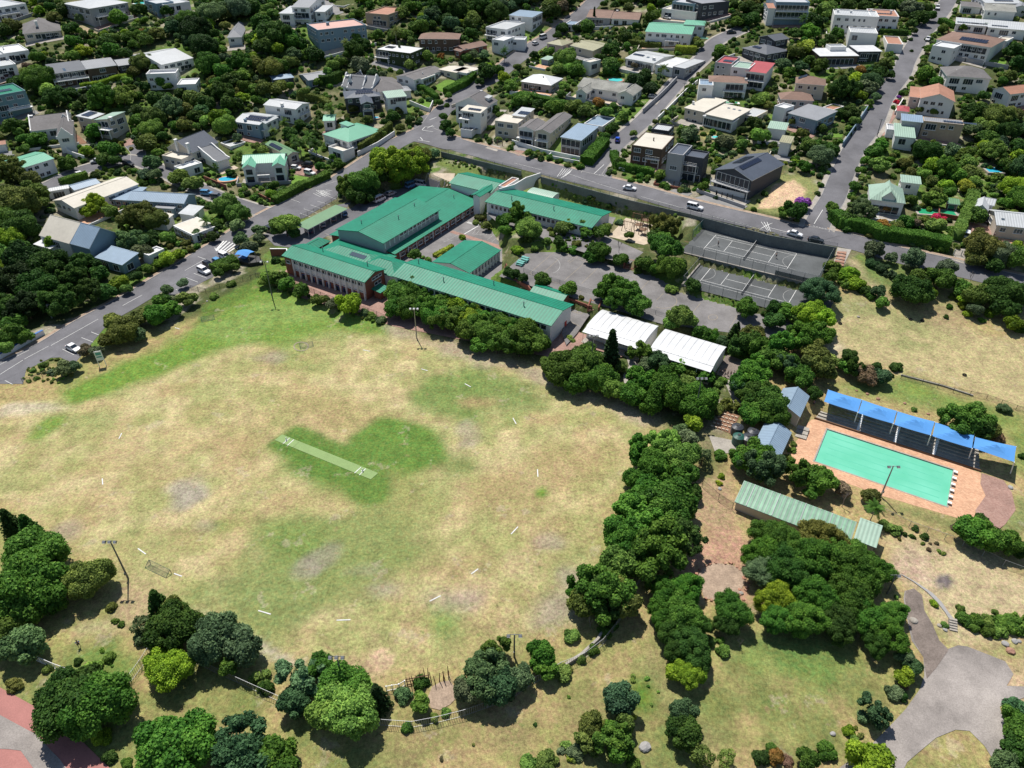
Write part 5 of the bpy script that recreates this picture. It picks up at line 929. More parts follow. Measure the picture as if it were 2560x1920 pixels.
h('pale house covered in solar panels at the palm garden','house',[('A',(2015,1050),(2240,1080),(2350,990),5.2,'gx',1.4,'w_blue','r_pale',dict(solar=[(0,.3,.35,8,1),(0,.34,.65,8,1)],kinds='nd',chim=[(.4,.1,1.3,.9)])),('B',(10,1060),(120,1050),(188,990),5.2,'gy',.9,'w_white','r_pale',dict(balc=[(0,.1,.9,2.8,1.2)]))],'house')
h('large villa with mint green verandah roof and dormer','house',[('B',(572,1158),(800,1228),(1040,1108),5.4,'hip',2.6,'w_white','r_green',dict(balc=[(1,0,1,2.6,.4),(0,.1,.9,2.6,.4)],big=[(1,.1,.9,3.0,4.8)])),('B',(795,1092),(882,1080),(860,1040),8.2,'mono',.3,'w_white','r_green',dict(st=1,kinds='x')),('B',(625,1282),(770,1318),(792,1262),2.8,'flat',.2,'w_white','r_cream',dict(parap=.8,win=0,big=[(0,.3,.8,0,2.3)]))],'villa')
h('smaller mint green roof behind the big verandah villa','house',[('B',(575,1045),(680,1042),(755,985),4,'gx',.9,'w_white','r_green')],'green_roof_house')
h('garage with green roof and one row of solar panels','garage',[('B',(75,1245),(272,1345),(350,1305),3.0,'gx',.9,'w_cream','r_carport',dict(solar=[(0,.15,.15,8,1)],big=[(1,.3,.8,.2,2.4)]))],'garage')
h('white two-storey house with three mint green gables by the pool','house',[('B',(-125,1418),(245,1400),(240,1320),5.6,'gx',1.5,'w_white','r_green',dict(win=0)),('B',(135,1440),(250,1428),(245,1350),5.6,'gy',1.3,'w_white','r_green',dict(big=[(0,.2,.8,3,5),(0,.15,.85,.2,2.4)],win=0)),('B',(-125,1455),(-10,1450),(-10,1370),5.6,'gy',1.3,'w_white','r_green',dict(big=[(0,.2,.8,3,5),(0,.15,.85,.2,2.4)],win=0,balc=[(0,1,2,2.9,.3)]))],'green_roof_house')
h('white house with steep dormered grey roof at the top junction','house',[('B',(1985,932),(2090,868),(1960,760),5.2,'gx',3.2,'w_white','r_tilegrey',dict(oh=.2,chim=[(.9,.5,3.4,.8)])),('B',(1765,952),(1972,958),(1985,915),5.6,'mono',.5,'w_white','r_cream',dict(solar=[(0,.28,.25,5,1)],balc=[(0,0,.5,3,1.6)],big=[(0,.05,.45,3.2,5)])),('B',(2010,850),(2060,830),(2040,815),7.2,'mono',.3,'w_white','r_pale',dict(win=0)),('B',(1768,1122),(1865,1135),(1955,1095),2.8,'flat',.3,'w_white','r_cream',dict(own=1,solar=[(0,.35,.3,4,2)],win=0))],'gabled_house')
h('beige boxy house with square windows above the school bank','house',[('B',(2065,1042),(2260,1068),(2310,1005),5.8,'flat',.2,'w_cream','r_cream',dict(parap=.1,kinds='mw')),('C',(-5,995),(95,1022),(180,955),6.6,'mono',.3,'w_cream','r_pale',dict(solar=[(0,.3,.2,4,2)],kinds='m'))],'house')
# tile C
h('cream house with twin-ridged brown roof and dark balcony','house',[('C',(48,1108),(188,1128),(320,1055),5.8,'gy',1.0,'w_white','r_tilegrey',dict(trim='trim',win=0,balc=[(0,0,1,2.8,1.2)],big=[(0,.05,.95,3,5),(0,.1,.9,.2,2.4)])),('C',(190,1132),(325,1157),(578,1012),5.8,'gy',1.1,'w_cream','r_tilegrey',dict(balc=[(0,.1,.9,2.8,1.0)],sides=(1,),kinds='mn',big=[(0,.2,.8,3,5),(0,.2,.8,.2,2.4)]))],'house')
h('glass-fronted house with blue-grey seamed roof','house',[('C',(415,1182),(600,1215),(742,1110),5.8,'mono',.8,'w_grey','r_bluegrey',dict(win=0,big=[(0,.03,.97,3,5.3),(0,.05,.95,.2,2.5),(1,.1,.7,3,5.2)])),('C',(620,1075),(770,1110),(860,1030),4.5,'flat',.3,'w_white','r_bluegrey')],'modern_house')
h('low hip-roofed house with pale iron roof and pergola','house',[('C',(72,702),(338,738),(382,668),3.4,'hip',2.2,'w_grey','r_white',dict(chim=[(.6,.35,2.2,.35)],big=[(0,.25,.7,.2,2.4)]))],'house')
h('white cottage with mottled grey roof and gabled porch','house',[('C',(560,745),(960,800),(1010,720),3.6,'gx',1.9,'w_white','r_mottle',dict(kinds='mdx')),('C',(545,795),(645,808),(720,700),3.2,'gy',1.5,'w_white','r_mottle',dict(para=0)),('C',(905,808),(1035,835),(1085,765),3.4,'gy',1.4,'w_white','r_mottle')],'cottage')
h('bungalow with two pinkish-brown tiled roofs and a cypress','house',[('C',(640,148),(852,158),(862,80),3.4,'gx',1.4,'w_grey','r_brown',dict(big=[(0,.2,.7,.2,2.4)])),('C',(855,160),(1100,170),(1125,100),3.4,'gx',1.3,'w_white','r_brown',dict(chim=[(.1,.6,1.8,.9)]))],'bungalow')
h('small pale blue flat shed roof left of the pink-brown bungalow','shed',[('C',(450,215),(540,222),(600,178),2.6,'flat',.2,'w_white','r_bluegrey')],'shed')
h('white house with long mint green roof above clipped hedges','house',[('C',(1150,272),(1555,298),(1582,212),5.6,'gx',1.6,'w_white','r_green',dict(kinds='mmwn',balc=[(0,.45,.75,2.7,1.4)])),('C',(1480,210),(1668,212),(1672,172),7.6,'hip',.9,'w_white','r_green',dict(kinds='m')),('C',(1628,330),(1700,328),(1712,290),2.8,'mono',.4,'w_white','r_green')],'green_roof_house')
h('white house with glass upper floor and sun terrace at the top','house',[('C',(1295,80),(1590,115),(1645,45),3.6,'flat',.3,'w_white','r_cream',dict(big=[(0,.1,.3,.2,2.4)],win=0)),('C',(1385,20),(1625,25),(1660,-20),6.8,'flat',.3,'w_blue','r_pale',dict(big=[(0,.05,.95,3.9,6.2)],win=0))],'modern_house')
h('dark blue-grey cubic house right of the glass-topped white one','house',[('C',(1640,40),(1880,18),(1860,-30),6,'flat',.3,'w_char','r_grey',dict(kinds='mw'))],'modern_house')
h('long low house with silver roof, skylights and big palm','house',[('C',(975,502),(1225,548),(1300,462),3.4,'gx',1.1,'w_white','r_pale',dict(solar=[(0,.06,.55,5,1)],chim=[(.85,.2,1.6,1.1)],big=[(0,.3,.95,.2,2.3)],skylight=((.55,.5,1.2,1.2),))),('C',(1240,560),(1380,588),(1440,500),3.2,'flat',.2,'w_white','r_white',dict(parap=.1)),('C',(1390,575),(1500,592),(1552,500),3.6,'flat',.2,'w_grey','r_pale',dict(parap=.1))],'house')
h('faded olive hipped roof house hidden among trees','house',[('C',(295,372),(432,395),(455,350),3.3,'hip',1.3,'w_pink','r_olive')],'house')
h('faded olive gabled house behind the spreading round tree','house',[('C',(500,392),(700,440),(815,375),3.5,'gx',1.2,'w_cream','r_olive'),('C',(610,530),(700,540),(720,500),3,'flat',.2,'w_white','r_cream')],'house')
h('white cube house at the kerb of the upper road','house',[('C',(-70,345),(110,352),(135,325),4.2,'flat',.3,'w_white','r_pale',dict(kinds='m'))],'white_house')
h('small green-roofed garden room left of the spreading tree','shed',[('C',(245,508),(315,520),(330,490),2.4,'mono',.3,'w_blue','r_sage')],'shed')
h('dark weatherboard house with slate roofs and solar panels','house',[('C',(1985,412),(2200,470),(2260,400),4.2,'hip',1.6,'w_char','r_slate',dict(solar=[(0,.25,.35,4,1)],big=[(0,.5,.95,.3,2.6)])),('D',(60,352),(240,345),(160,300),6.2,'gx',1.4,'w_char','r_slate',dict(kinds='mw')),('D',(-50,440),(95,440),(60,395),3.2,'mono',.4,'w_white','r_white',dict(win=0))],'weatherboard_house')
h('white modern house with crimson roofs and solar panels','house',[('C',(1755,545),(1895,562),(1990,505),6.2,'flat',.3,'w_grey','r_red',dict(solar=[(0,.3,.3,6,2)],kinds='ns')),('C',(1895,585),(2045,605),(2060,550),6.4,'flat',.3,'w_white','r_sage',dict(kinds='m')),('C',(2015,612),(2190,640),(2240,565),6,'mono',.8,'w_white','r_red',dict(balc=[(0,0,1,2.8,1.3)],big=[(0,.03,.97,3,5.2),(0,.05,.95,.2,2.5)],win=0))],'modern_house')
h('white villa with grey-brown hipped roof, balconies and plunge pool','house',[('C',(1700,705),(2040,722),(2050,670),5.8,'hip',1.4,'w_white','r_brown',dict(chim=[(.95,.4,1.2,.8)],balc=[(0,.4,.95,2.8,1.3)],big=[(0,.45,.92,3,5.2),(0,.45,.92,.2,2.4)],win=0)),('C',(1618,740),(1740,755),(1825,710),5.4,'flat',.2,'w_white','r_bluegrey',dict(kinds='mw'))],'villa')
h('sprawling cream house with broad flat pale roofs and verandah','house',[('C',(1485,930),(1660,968),(1738,848),4.4,'mono',.4,'w_cream','r_cream',dict(chim=[(.1,.3,1.4,.7)],kinds='nd')),('C',(1668,985),(1925,1028),(1980,925),4.2,'mono',.5,'w_cream','r_cream',dict(win=0,big=[(0,.03,.97,.3,2.9)],skylight=((.3,.7,1,1),(.5,.7,1,1),(.7,.7,1,1)))),('C',(1645,1000),(1925,1052),(1940,1018),3.4,'mono',.4,'w_white','r_pale',dict(win=0,big=[(0,.03,.97,.2,2.8)])),('C',(1975,985),(2110,1010),(2170,945),3.4,'flat',.2,'w_cream','r_pale',dict(parap=.1))],'house')
h('dark brown cube house with pale flat roof at the side street corner','house',[('C',(1035,1255),(1300,1295),(1430,1182),6.4,'flat',.2,'w_brown','r_cream',dict(parap=.15,kinds='wm',balc=[(0,.5,.95,3.0,1.0)],chim=[(.5,.5,1.2,.35)])),('C',(1205,1122),(1350,1148),(1412,1100),3,'flat',.2,'w_char','r_pale',dict(own=1))],'modern_house')
h('charcoal three-storey block house with slate roof terraces','house',[('C',(1345,1330),(1478,1352),(1560,1268),8.6,'flat',.2,'w_grey','r_dark',dict(kinds='wx',st=3)),('C',(1482,1352),(1662,1372),(1682,1310),7.8,'flat',.2,'w_char','r_dark',dict(big=[(0,.05,.8,3.1,5.2),(0,.05,.95,.2,2.5)],balc=[(0,.0,.75,5.6,1.2)],win=0))],'modern_house')
h('black barn-like house with solar roof and glazed front','house',[('C',(1750,1465),(2075,1562),(2190,1372),6.2,'gy',2.2,'w_char','r_dark',dict(win=0,solar=[(0,.25,.3,8,2),(1,.1,.72,11,1)],balc=[(0,0,1,2.9,1.6)],big=[(0,.05,.95,3.1,5.8),(0,.1,.9,.1,2.5)],kinds='ws')),],'barn_house')
# tile D
h('three-storey blue-grey apartment house with white balconies at top','apartment block',[('D',(70,25),(362,30),(440,-40),9,'flat',.3,'w_blue','r_pale',dict(kinds='wx',balc=[(0,0,1,2.9,1.6),(0,0,1,5.8,1.6)],big=[(0,.03,.97,3.1,5.3),(0,.03,.97,6,8.2)],win=0)),('D',(0,70),(75,75),(90,30),7,'gx',1,'w_white','r_terra')],'apartment_block')
h('long white mediterranean villa with arched windows and terraces','house',[('D',(575,135),(960,155),(990,105),6.8,'flat',.3,'w_white','r_pale',dict(kinds='mmn',chim=[(.4,.6,1.2,.9),(.1,.6,1.2,.9)])),('D',(880,140),(1140,165),(1190,110),6.4,'flat',.3,'w_white','r_terra',dict(kinds='m',solar=[(0,.2,.4,7,1)],chim=[(.1,.6,1.5,.9),(.8,.6,1.4,.9)])),('D',(710,285),(950,300),(960,255),3.4,'flat',.3,'w_white','r_pale',dict(kinds='xd')),('D',(1030,385),(1170,395),(1195,330),3,'flat',.3,'w_white','r_terra',dict(win=0,own=1))],'villa')
h('low dark house with sweeping white roof below the white villa','house',[('D',(450,485),(790,482),(770,425),3.8,'mono',.6,'w_brown','r_white',dict(big=[(0,.1,.9,.2,2.6)],win=0)),('D',(780,445),(985,440),(965,395),5,'mono',.4,'w_char','r_white',dict(kinds='x',big=[(0,.4,.9,.2,4)])),('D',(540,415),(680,415),(680,390),5.4,'flat',.2,'w_white','r_pale',dict(win=0))],'modern_house')
h('two-storey house with pinkish hipped roof above its twin','house',[('D',(235,718),(500,740),(545,690),5.6,'hip',1.9,'w_cream','r_brown',dict(kinds='nm',solar=[(3,.2,.2,3,2)]))],'hip_roof_house')
h('lower pinkish hipped roof house in front of its twin','house',[('D',(108,858),(400,872),(480,820),4.4,'hip',1.9,'w_pink','r_brown',dict(kinds='nm'))],'hip_roof_house')
h('house with broad tilted grey roof above a tiny blue pool','house',[('D',(170,975),(425,1042),(488,950),4.6,'mono',.8,'w_blue','r_grey'),('D',(55,922),(168,940),(210,905),5.6,'flat',.2,'w_white','r_white',dict(kinds='x')),('D',(470,935),(590,950),(625,905),3.2,'flat',.3,'w_white','r_terra')],'house')
h('white cabin with pale green roof at the vacant plot','house',[('D',(-5,1105),(158,1125),(175,1070),3.6,'mono',.4,'w_white','r_sage')],'cabin')
h('small white two-storey studio with olive roof beside the climbing street','house',[('D',(95,1225),(200,1240),(268,1195),4.6,'mono',.4,'w_white','r_olive',dict(kinds='x'))],'cabin')
h('white villa with brown hipped roof and raised turquoise pool','house',[('D',(1450,340),(1930,410),(1965,325),6,'hip',2.2,'w_white','r_brown',dict(solar=[(0,.38,.25,10,2)],big=[(0,.35,.95,3,5.3)],sides=(0,),kinds='m')),('D',(1420,400),(1598,430),(1630,350),5.2,'flat',.2,'w_white','r_white',dict(kinds='mm')),('D',(1960,350),(2060,365),(2070,325),4.8,'flat',.2,'w_white','r_cream',dict(kinds='w'))],'villa')
h('white two-storey house with big grey hipped roof','house',[('D',(1545,655),(1935,680),(1850,600),5.8,'hip',2.6,'w_white','r_tilegrey',dict(kinds='wmx',chim=[(.25,.3,1.6,.3)]))],'hip_roof_house')
h('white and pink house with brick-red gable roof beside the street','house',[('D',(1315,850),(1620,882),(1668,792),6,'gy',2.2,'w_white','r_terra',dict(kinds='nmw')),('D',(1222,835),(1320,850),(1345,785),5,'mono',1.0,'w_pink','r_terra',dict(kinds='s')),('D',(1112,955),(1222,972),(1240,930),2.8,'hip',.8,'w_white','r_red',dict(win=0,own=1))],'gabled_house')
h('long beige modern house with sage green lower roof','house',[('D',(1345,1045),(1695,1080),(1718,1045),6,'flat',.2,'w_tan','r_grey',dict(parap=.1,kinds='mx',solar=[(0,.5,.2,10,1)])),('D',(1155,1040),(1345,1068),(1380,1020),5.6,'mono',.4,'w_grey','r_bluegrey',dict(win=0)),('D',(1095,1175),(1280,1200),(1405,1110),3.4,'mono',.5,'w_white','r_sage',dict(kinds='d')),('D',(1025,1125),(1095,1130),(1130,1085),2.8,'flat',.2,'w_white','r_pale')],'modern_house')
h('pale blue house with pink gable roof at the right edge','house',[('D',(2095,815),(2300,790),(2280,725),5.2,'gx',1.6,'w_white','r_terra',dict(kinds='mx'))],'gabled_house')
h('low white cottage with brown roof near the top right corner','house',[('D',(1665,52),(1850,65),(1862,25),3,'gx',1,'w_white','r_tilegrey')],'cottage')
h('white semi-detached house with dark patched roof at the top right','house',[('D',(1875,88),(2150,105),(2170,50),4,'gx',1.6,'w_white','r_mottle',dict(chim=[(.3,.4,1.6,.6)],kinds='nx')),('D',(2100,70),(2280,90),(2300,40),4.4,'gy',1.4,'w_white','r_grey')],'cottage')
h('long low terrace with silver roofs full of solar panels','house',[('D',(1620,205),(1900,228),(1920,180),3.2,'mono',.4,'w_white','r_pale',dict(solar=[(0,.05,.2,8,1),(0,.5,.2,6,1)])),('D',(1900,235),(2240,262),(2260,205),3.2,'mono',.4,'w_white','r_pale',dict(solar=[(0,.1,.2,6,1)]))],'terrace_house')
h('white house cut by the top edge near the right corner','house',[('D',(1880,25),(2200,30),(2220,-20),4.5,'gx',1.0,'w_white','r_pale',dict(solar=[(0,.3,.3,8,1)]))],'white_house')
h('white cottage with sage green hipped roof and blue-windowed dormer','house',[('H',(880,62),(1190,100),(1245,-20),4.2,'hip',3.2,'w_white','r_sage',dict(big=[(0,.1,.9,.3,2.6)],win=0)),('H',(985,45),(1110,60),(1110,-40),5.2,'gy',2.0,'w_white','r_sage',dict(kinds='x',st=1,sides=(0,))),('D',(1150,1572),(1330,1600),(1360,1548),5.2,'mono',.4,'w_white','r_sage',dict(kinds='m'))],'cottage')
h('white gabled outbuilding with pale blue roof on the right','house',[('H',(1770,140),(1905,165),(2030,112),3.4,'gy',1.5,'w_white','r_pale',dict(kinds='n')),('H',(1850,100),(1960,110),(2020,70),3.6,'gx',1.2,'w_white','r_pale')],'cottage')
h('cream cottage with ivy, pale roof and blue door at the right edge','house',[('H',(1975,285),(2300,320),(2320,190),4,'gx',1.8,'w_cream','r_pale',dict(kinds='mw',skylight=((.15,.4,.9,.7),))),],'cottage')
h('dark green-roofed pool pavilion behind the long green pool','shed',[('H',(1550,95),(1662,110),(1668,70),2.4,'mono',.3,'w_brown','r_carport',dict(big=[(0,.1,.9,.1,2.1)],win=0))],'pavilion')
# swimming pools of the gardens
def gpool(tile, x, y, rx, ry, m, label, rot=0, rectp=False, deck='pave'):
    c = at(T(tile,x,y), .25); p1 = at(T(tile,x+rx,y), .25); p2 = at(T(tile,x,y+ry), .25); a = np.linalg.norm((p1-c)[:2]); b = np.linalg.norm((p2-c)[:2]); z = float(H(*c[:2]))
    r = tag(empty('garden_pool', (c[0],c[1],z), rot), label, 'swimming pool'); n = 24; g = MB()
    q = [(a*math.cos(t), b*math.sin(t)) for t in [2*math.pi*i/n for i in range(n)]] if not rectp else [(-a,-b),(a,-b),(a,b),(-a,b)]
    k = MB(); k.prism([(x_*1.0+(.7 if x_ > 0 else -.7), y_+(.7 if y_ > 0 else -.7)) for x_, y_ in q], -1.0, .30); k.build('surround', [deck], r); g.prism(q, .1, .315); g.build('water', [m], r); protect([(c[0]+x_*1.3,c[1]+y_*1.3,z) for x_, y_ in q])
gpool('A',1965,1545,75,24,'water_blue','bright blue kidney pool in the walled garden',.2,deck='deck'); gpool('C',895,690,62,22,'water_aqua','turquoise pool in brick paving behind the mottled roof cottage',-.2,deck='stone_red')
gpool('D',1730,462,90,20,'water_blue','raised turquoise pool on the villa terrace',-.1,deck='w_white'); gpool('D',1945,1468,52,26,'water_blue','square blue pool in the far right garden',-.1,True); gpool('H',1455,175,150,24,'water_green','long green lap pool behind the cottage',-.17,True)
gpool('A',1240,25,65,14,'water_aqua','turquoise pool at the top left edge',-.1,True,'w_white'); gpool('B',1025,1015,35,10,'water_blue','narrow blue pool below the navy weatherboard house',0); gpool('C',300,865,32,9,'water_green','small green pool by the pergola terrace',-.2,True); gpool('C',1765,1185,36,12,'water_aqua','round raised splash pool on the dry lawn',0,deck='concrete'); gpool('C',1880,885,70,9,'water_green','narrow plunge pool in front of the white villa',-.15,True,'w_white'); gpool('D',480,1030,26,8,'water_blue','tiny blue pool beside the tilted grey roof',0)
# ---------------------------------------------------------------- walls, fences, rails
def wallrun(name, label, cat, pts, h, th, mname, z0=None, down=.6, topw=True, coping=None, off=0, group=None):
    P = [np.array(p[:2]) for p in pts]; L = densify(P, 3, False); g = MB(); k = MB(); c0 = L[0]; zr = float(H(*c0)); r = tag(empty(name, (c0[0],c0[1],zr)), label, cat, group)
    n = normals2(np.array(L))*th/2
    for i in range(len(L)-1):
        a, b = L[i], L[i+1]; zz = []
        for q in (a, b): hz = float(H(*q)) if z0 is None else z0; zz.append((hz-down-zr, hz+h-zr))
        A = [(a-n[i])-c0, (b-n[i+1])-c0, (b+n[i+1])-c0, (a+n[i])-c0]; lo = [zz[0][0],zz[1][0],zz[1][0],zz[0][0]]; hi = [zz[0][1],zz[1][1],zz[1][1],zz[0][1]]
        lo_ = [(*A[j],lo[j]) for j in range(4)]; hi_ = [(*A[j],hi[j]) for j in range(4)]
        g.face(hi_); g.face([lo_[0],lo_[1],hi_[1],hi_[0]]); g.face([lo_[2],lo_[3],hi_[3],hi_[2]])
        if i == 0: g.face([lo_[3],lo_[0],hi_[0],hi_[3]])
        if i == len(L)-2: g.face([lo_[1],lo_[2],hi_[2],hi_[1]])
        if coping:
            B = [(A[0]-n[i]/(th/2)*.06), (A[1]-n[i+1]/(th/2)*.06), (A[2]+n[i+1]/(th/2)*.06), (A[3]+n[i]/(th/2)*.06)]; k.slab([(*B[j],hi[j]+.1) for j in range(4)], .097, 0, 0)
    g.build('wall_face', [mname], r)
    if coping: k.build('coping', [coping], r)
    return r
_post = {}
def fence(name, label, pts, h, step, kind='rail', mpost='pole', mpan='net_clear', z0=None, group=None, pr_=.05, cat='fence'):
    P = [np.array(p[:2]) for p in pts]; L = densify(P, step, False); c0 = L[0]; zr = float(H(*c0)) if z0 is None else z0; r = tag(empty(name, (c0[0],c0[1],zr)), label, cat, group); key = (h, pr_, mpost)
    if key not in _post: g = MB(); g.tube((0,0,-.3),(0,0,h+.08), pr_, n=5); _post[key] = g.mesh('post', [mpost])
    zs_ = [(float(H(*q)) if z0 is None else z0)-zr for q in L]
    for q, z in zip(L[:100], zs_): obj('post', _post[key], r, (q[0]-c0[0], q[1]-c0[1], z))
    g = MB(); pn = MB()
    for i in range(len(L)-1):
        a, b = L[i]-c0, L[i+1]-c0
        for hh in ((h,) if kind == 'net' else (h, .12)): g.tube((*a,zs_[i]+hh),(*b,zs_[i+1]+hh), .028 if kind != 'white' else .04, n=4)
        if kind in ('rail','white'):
            m_ = max(2, int(np.linalg.norm(b-a)/.32))
            for j in range(m_): t = (j+.5)/m_; q = a*(1-t)+b*t; z = zs_[i]*(1-t)+zs_[i+1]*t; g.box((q[0],q[1],z+.1), (.04,.04,h-.12))
        if kind == 'net': pn.face([(*a,zs_[i]+.02),(*b,zs_[i+1]+.02),(*b,zs_[i+1]+h),(*a,zs_[i]+h)])
    g.build('rails', ['rail' if kind != 'white' and mpost != 'dark' else mpost], r)
    if kind == 'net': pn.build('mesh_panel', [mpan], r)
    return r
# street retaining wall and its railing
n_ = normals2(UP); L1 = [UP[i]-n_[i]*5.2 for i in range(len(UP))]
seg = [q for q in L1 if gz(T('B',1600,1290),10)[0] < q[0] < gz(T('H',600,470),9.8)[0]]
w1 = [gz(T('B',1600,1320),10.2),gz(T('C',-10,1465),10.2),gz(T('G',80,105),10.2)]; w2 = [gz(T('G',250,150),10.3),gz(T('G',1000,350),10.3),gz(T('G',1540,475),10.3),gz(T('G',2212,655),10.3),gz(T('H',590,495),10)]
wallrun('retaining_wall','dark retaining wall holding the street above the left bank','retaining wall',w1,.35,.3,'wall_dark',z0=10.3,down=3.4)
wallrun('retaining_wall','long dark retaining wall below the street, behind the tennis courts','retaining wall',w2,.3,.3,'wall_dark',z0=10.3,down=3.8)
fence('railing','low railing on the retaining wall above the left bank',w1,1.3,3.2,'net','rail','net_clear',z0=10.6)
fence('railing','long street railing on the retaining wall behind the courts',w2,1.3,3.2,'net','rail','net_clear',z0=10.6)
wallrun('parapet_wall','white curved parapet wall of the stairs below the street','wall',[gz(T('G',x,y),10.3) for x,y in ((-110,262),(20,225),(120,165),(245,125))],.9,.35,'w_white',z0=10.0,down=3.2)
# tennis fences and the wall between the courts
a,b,c,d = RT_U; wallrun('retaining_wall','dark wall between the upper and lower tennis courts','retaining wall',[a,b],.1,.35,'wall_dark',z0=7.3,down=2.3,coping='pave')
fence('court_fence','wire fence along the front of the upper tennis court',[a,b],2.8,3.4,'net','pole','net_clear',z0=7.35); fence('court_fence','green windbreak net at the left end of the upper tennis court',[d,(d+a)/2],2.8,2.5,'net','pole','net_green',z0=7.35)
fence('court_fence','green windbreak net at the right end of the upper tennis court',[b,c],3.0,3,'net','pole','net_green',z0=7.35)
e = (b-a)/np.linalg.norm(b-a); fence('court_fence','dark solid screen on the front right corner of the upper court',[b-e*11+np.array([0,-.1]),b+np.array([0,-.1])],2.0,3,'net','pole','net_dark',z0=6.9)
a2,b2,c2_,d2 = RT_L; wallrun('kerb_wall','pale low wall at the left end of the lower tennis court','low wall',[a2,d2],.5,.4,'pave',z0=5.4); fence('court_fence','wire fence along the front of the lower tennis court',[a2,b2],2.8,3.4,'net','pole','net_clear',z0=5.45)
fence('court_fence','wire fence at the left end of the lower tennis court',[a2,d2],2.8,3,'net','pole','net_clear',z0=5.45)
# brick garden walls inside the school
G_ = lambda z,*q: [gz(T('G',x,y),z) for x,y in q]
wallrun('brick_wall','dark brick retaining wall below the ball court','brick wall',G_(4.0,(0,1020),(140,1090),(160,1120),(420,1170),(690,1270)),.25,.35,'w_brick',z0=4.0,down=2.2)
wallrun('brick_wall','brick wall between courtyard garden and ball court','brick wall',[gz(T('F',x,y),3.2) for x,y in ((2130,990),(2160,900),(2212,1010))],.3,.35,'w_brick',z0=3.2,down=1.4)
wallrun('brick_wall','red brick wall with white cap left of the brick wing','brick wall',[gz(T('F',x,y),3.4) for x,y in ((120,770),(265,770),(270,800))],.1,.3,'w_brick',z0=3.4,down=2.6,coping='trim')
fence('railing','low wire fence along the lower edge of the ball court',G_(4.2,(100,960),(340,1040),(560,1110),(700,1150)),1.1,2.5,'net','rail','net_clear',z0=4.1)
fence('railing','low wire fence behind the white classrooms',G_(4.1,(1150,1300),(1330,1360),(1600,1440)),1.1,2.5,'net','rail','net_clear',z0=4.1)
def stairs(label, tile, p0, p1, w, n, m_='w_brick', name='steps', cat='steps'):
    A = at(T(tile,*p0)); B = at(T(tile,*p1)); z0, z1 = float(H(*A[:2])), float(H(*B[:2])); d = (B-A)[:2]; Ld = np.linalg.norm(d); r = tag(empty(name, (A[0],A[1],z0), math.atan2(d[1],d[0])), label, cat)
    if abs(z1-z0) < .4: z1 = z0+.17*n
    for i in range(n): g = MB(); g.box((Ld*(i+.5)/n,0,-.5),(Ld/n*.98,w,.5+(z1-z0)*(i+1)/n+.04)); g.build('step', [m_ if i % 2 else 'stone_red' if m_ == 'w_brick' else m_], r)
    for s in (-1,1):
        if m_ == 'w_brick': g = MB(); g.box((Ld/2,s*(w/2+.2),-.6),(Ld,.35,(z1-z0)+1.0)); g.build('side_wall', ['w_brick'], r)
    return r
stairs('red brick steps up from the ball court beside the spreading tree','G',(1010,945),(1035,862),2.6,9); stairs('red brick steps down to the white classroom corner','G',(700,1300),(725,1215),2.4,9)
stairs('pale garden steps between the hedges right of the white classrooms','M',(1960,750),(1860,520),1.6,16,'pave'); stairs('stone steps at the right end of the tennis courts','H',(610,640),(640,510),2.4,5,'stone_red'); stairs('narrow white steps at the end of the concrete path','L',(1602,478),(1585,390),1.2,5,'pave'); stairs('white front steps of the sage green cottage','H',(905,215),(930,150),3.0,9,'white'); stairs('timber steps at the left end of the pool deck','N',(520,640),(545,560),3.5,3,'pave')
# field edge fences
fence('palisade_fence','white palisade fence in the lower left scrub',pt('I',[(180,915),(380,1000),(590,1075)]),1.6,3,'white','white'); fence('palisade_fence','dark palisade fence with steps climbing to the field corner',pt('I',[(800,1150),(880,1080),(950,985),(1010,890),(1060,860)]),1.7,2.5,'rail','rail')
fence('palisade_fence','grey palisade fence below the field, left of the big tree',pt('I',[(1310,960),(1480,1040),(1700,1140),(1880,1220)]),1.7,3,'rail','rail'); fence('palisade_fence','curved palisade fence below the pole fence',pt('J',[(1070,1290),(1350,1310),(1560,1270),(1800,1210),(2000,1140),(2212,1060),(2350,960),(2480,880)]),1.7,3,'rail','rail')
fence('palisade_fence','palisade fence with creepers along the lower right field edge',pt('K',[(140,960),(420,800),(620,720),(780,600),(900,450),(1040,180),(1110,40)]),1.7,3,'rail','rail')
wallrun('concrete_wall','low concrete wall edging the lower right field corner','low wall',pt('K',[(460,780),(600,690),(740,560),(800,460)]),.7,.4,'pave')
fence('school_fence','dark picket fence between brick wing and field',pt('F',[(0,1010),(250,1040),(450,1130),(620,1200),(900,1290),(1120,1375)]),1.3,2.6,'rail','dark')
fence('mesh_fence','black mesh fence from the field to the green shed',pt('M',[(1640,1440),(1780,1560),(1900,1640)]),1.8,2.5,'net','dark','net_clear'); fence('mesh_fence','wire fence along the dry slope below the pool',pt('N',[(1150,1210),(1350,1310),(1750,1450),(2050,1600),(2212,1659)]),1.6,3,'net','rail','net_clear')
fence('mesh_fence','wire fence across the green bank above the shade sails',pt('N',[(1290,200),(1450,235),(1680,300),(1930,350),(2150,430),(2260,470)]),1.2,2.8,'net','dark','net_clear'); wallrun('concrete_wall','pale low wall under the wire fence above the shade sails','low wall',pt('N',[(1290,175),(1600,255),(1830,330)]),.35,.3,'pave')
fence('mesh_fence','dark posts and wire along the verge by the road sign',pt('E',[(200,1650),(270,1640),(370,1600),(450,1560)]),1.3,2.4,'net','dark','net_clear'); fence('mesh_fence','black railing around the bus bay path',pt('E',[(1650,840),(1780,870),(1900,830),(2100,770),(2300,720)]),1.3,2.2,'rail','dark')
fence('mesh_fence','wire fence between carport and main road',pt('F',[(390,510),(560,430),(700,345)]),1.5,2.6,'net','dark','net_clear')
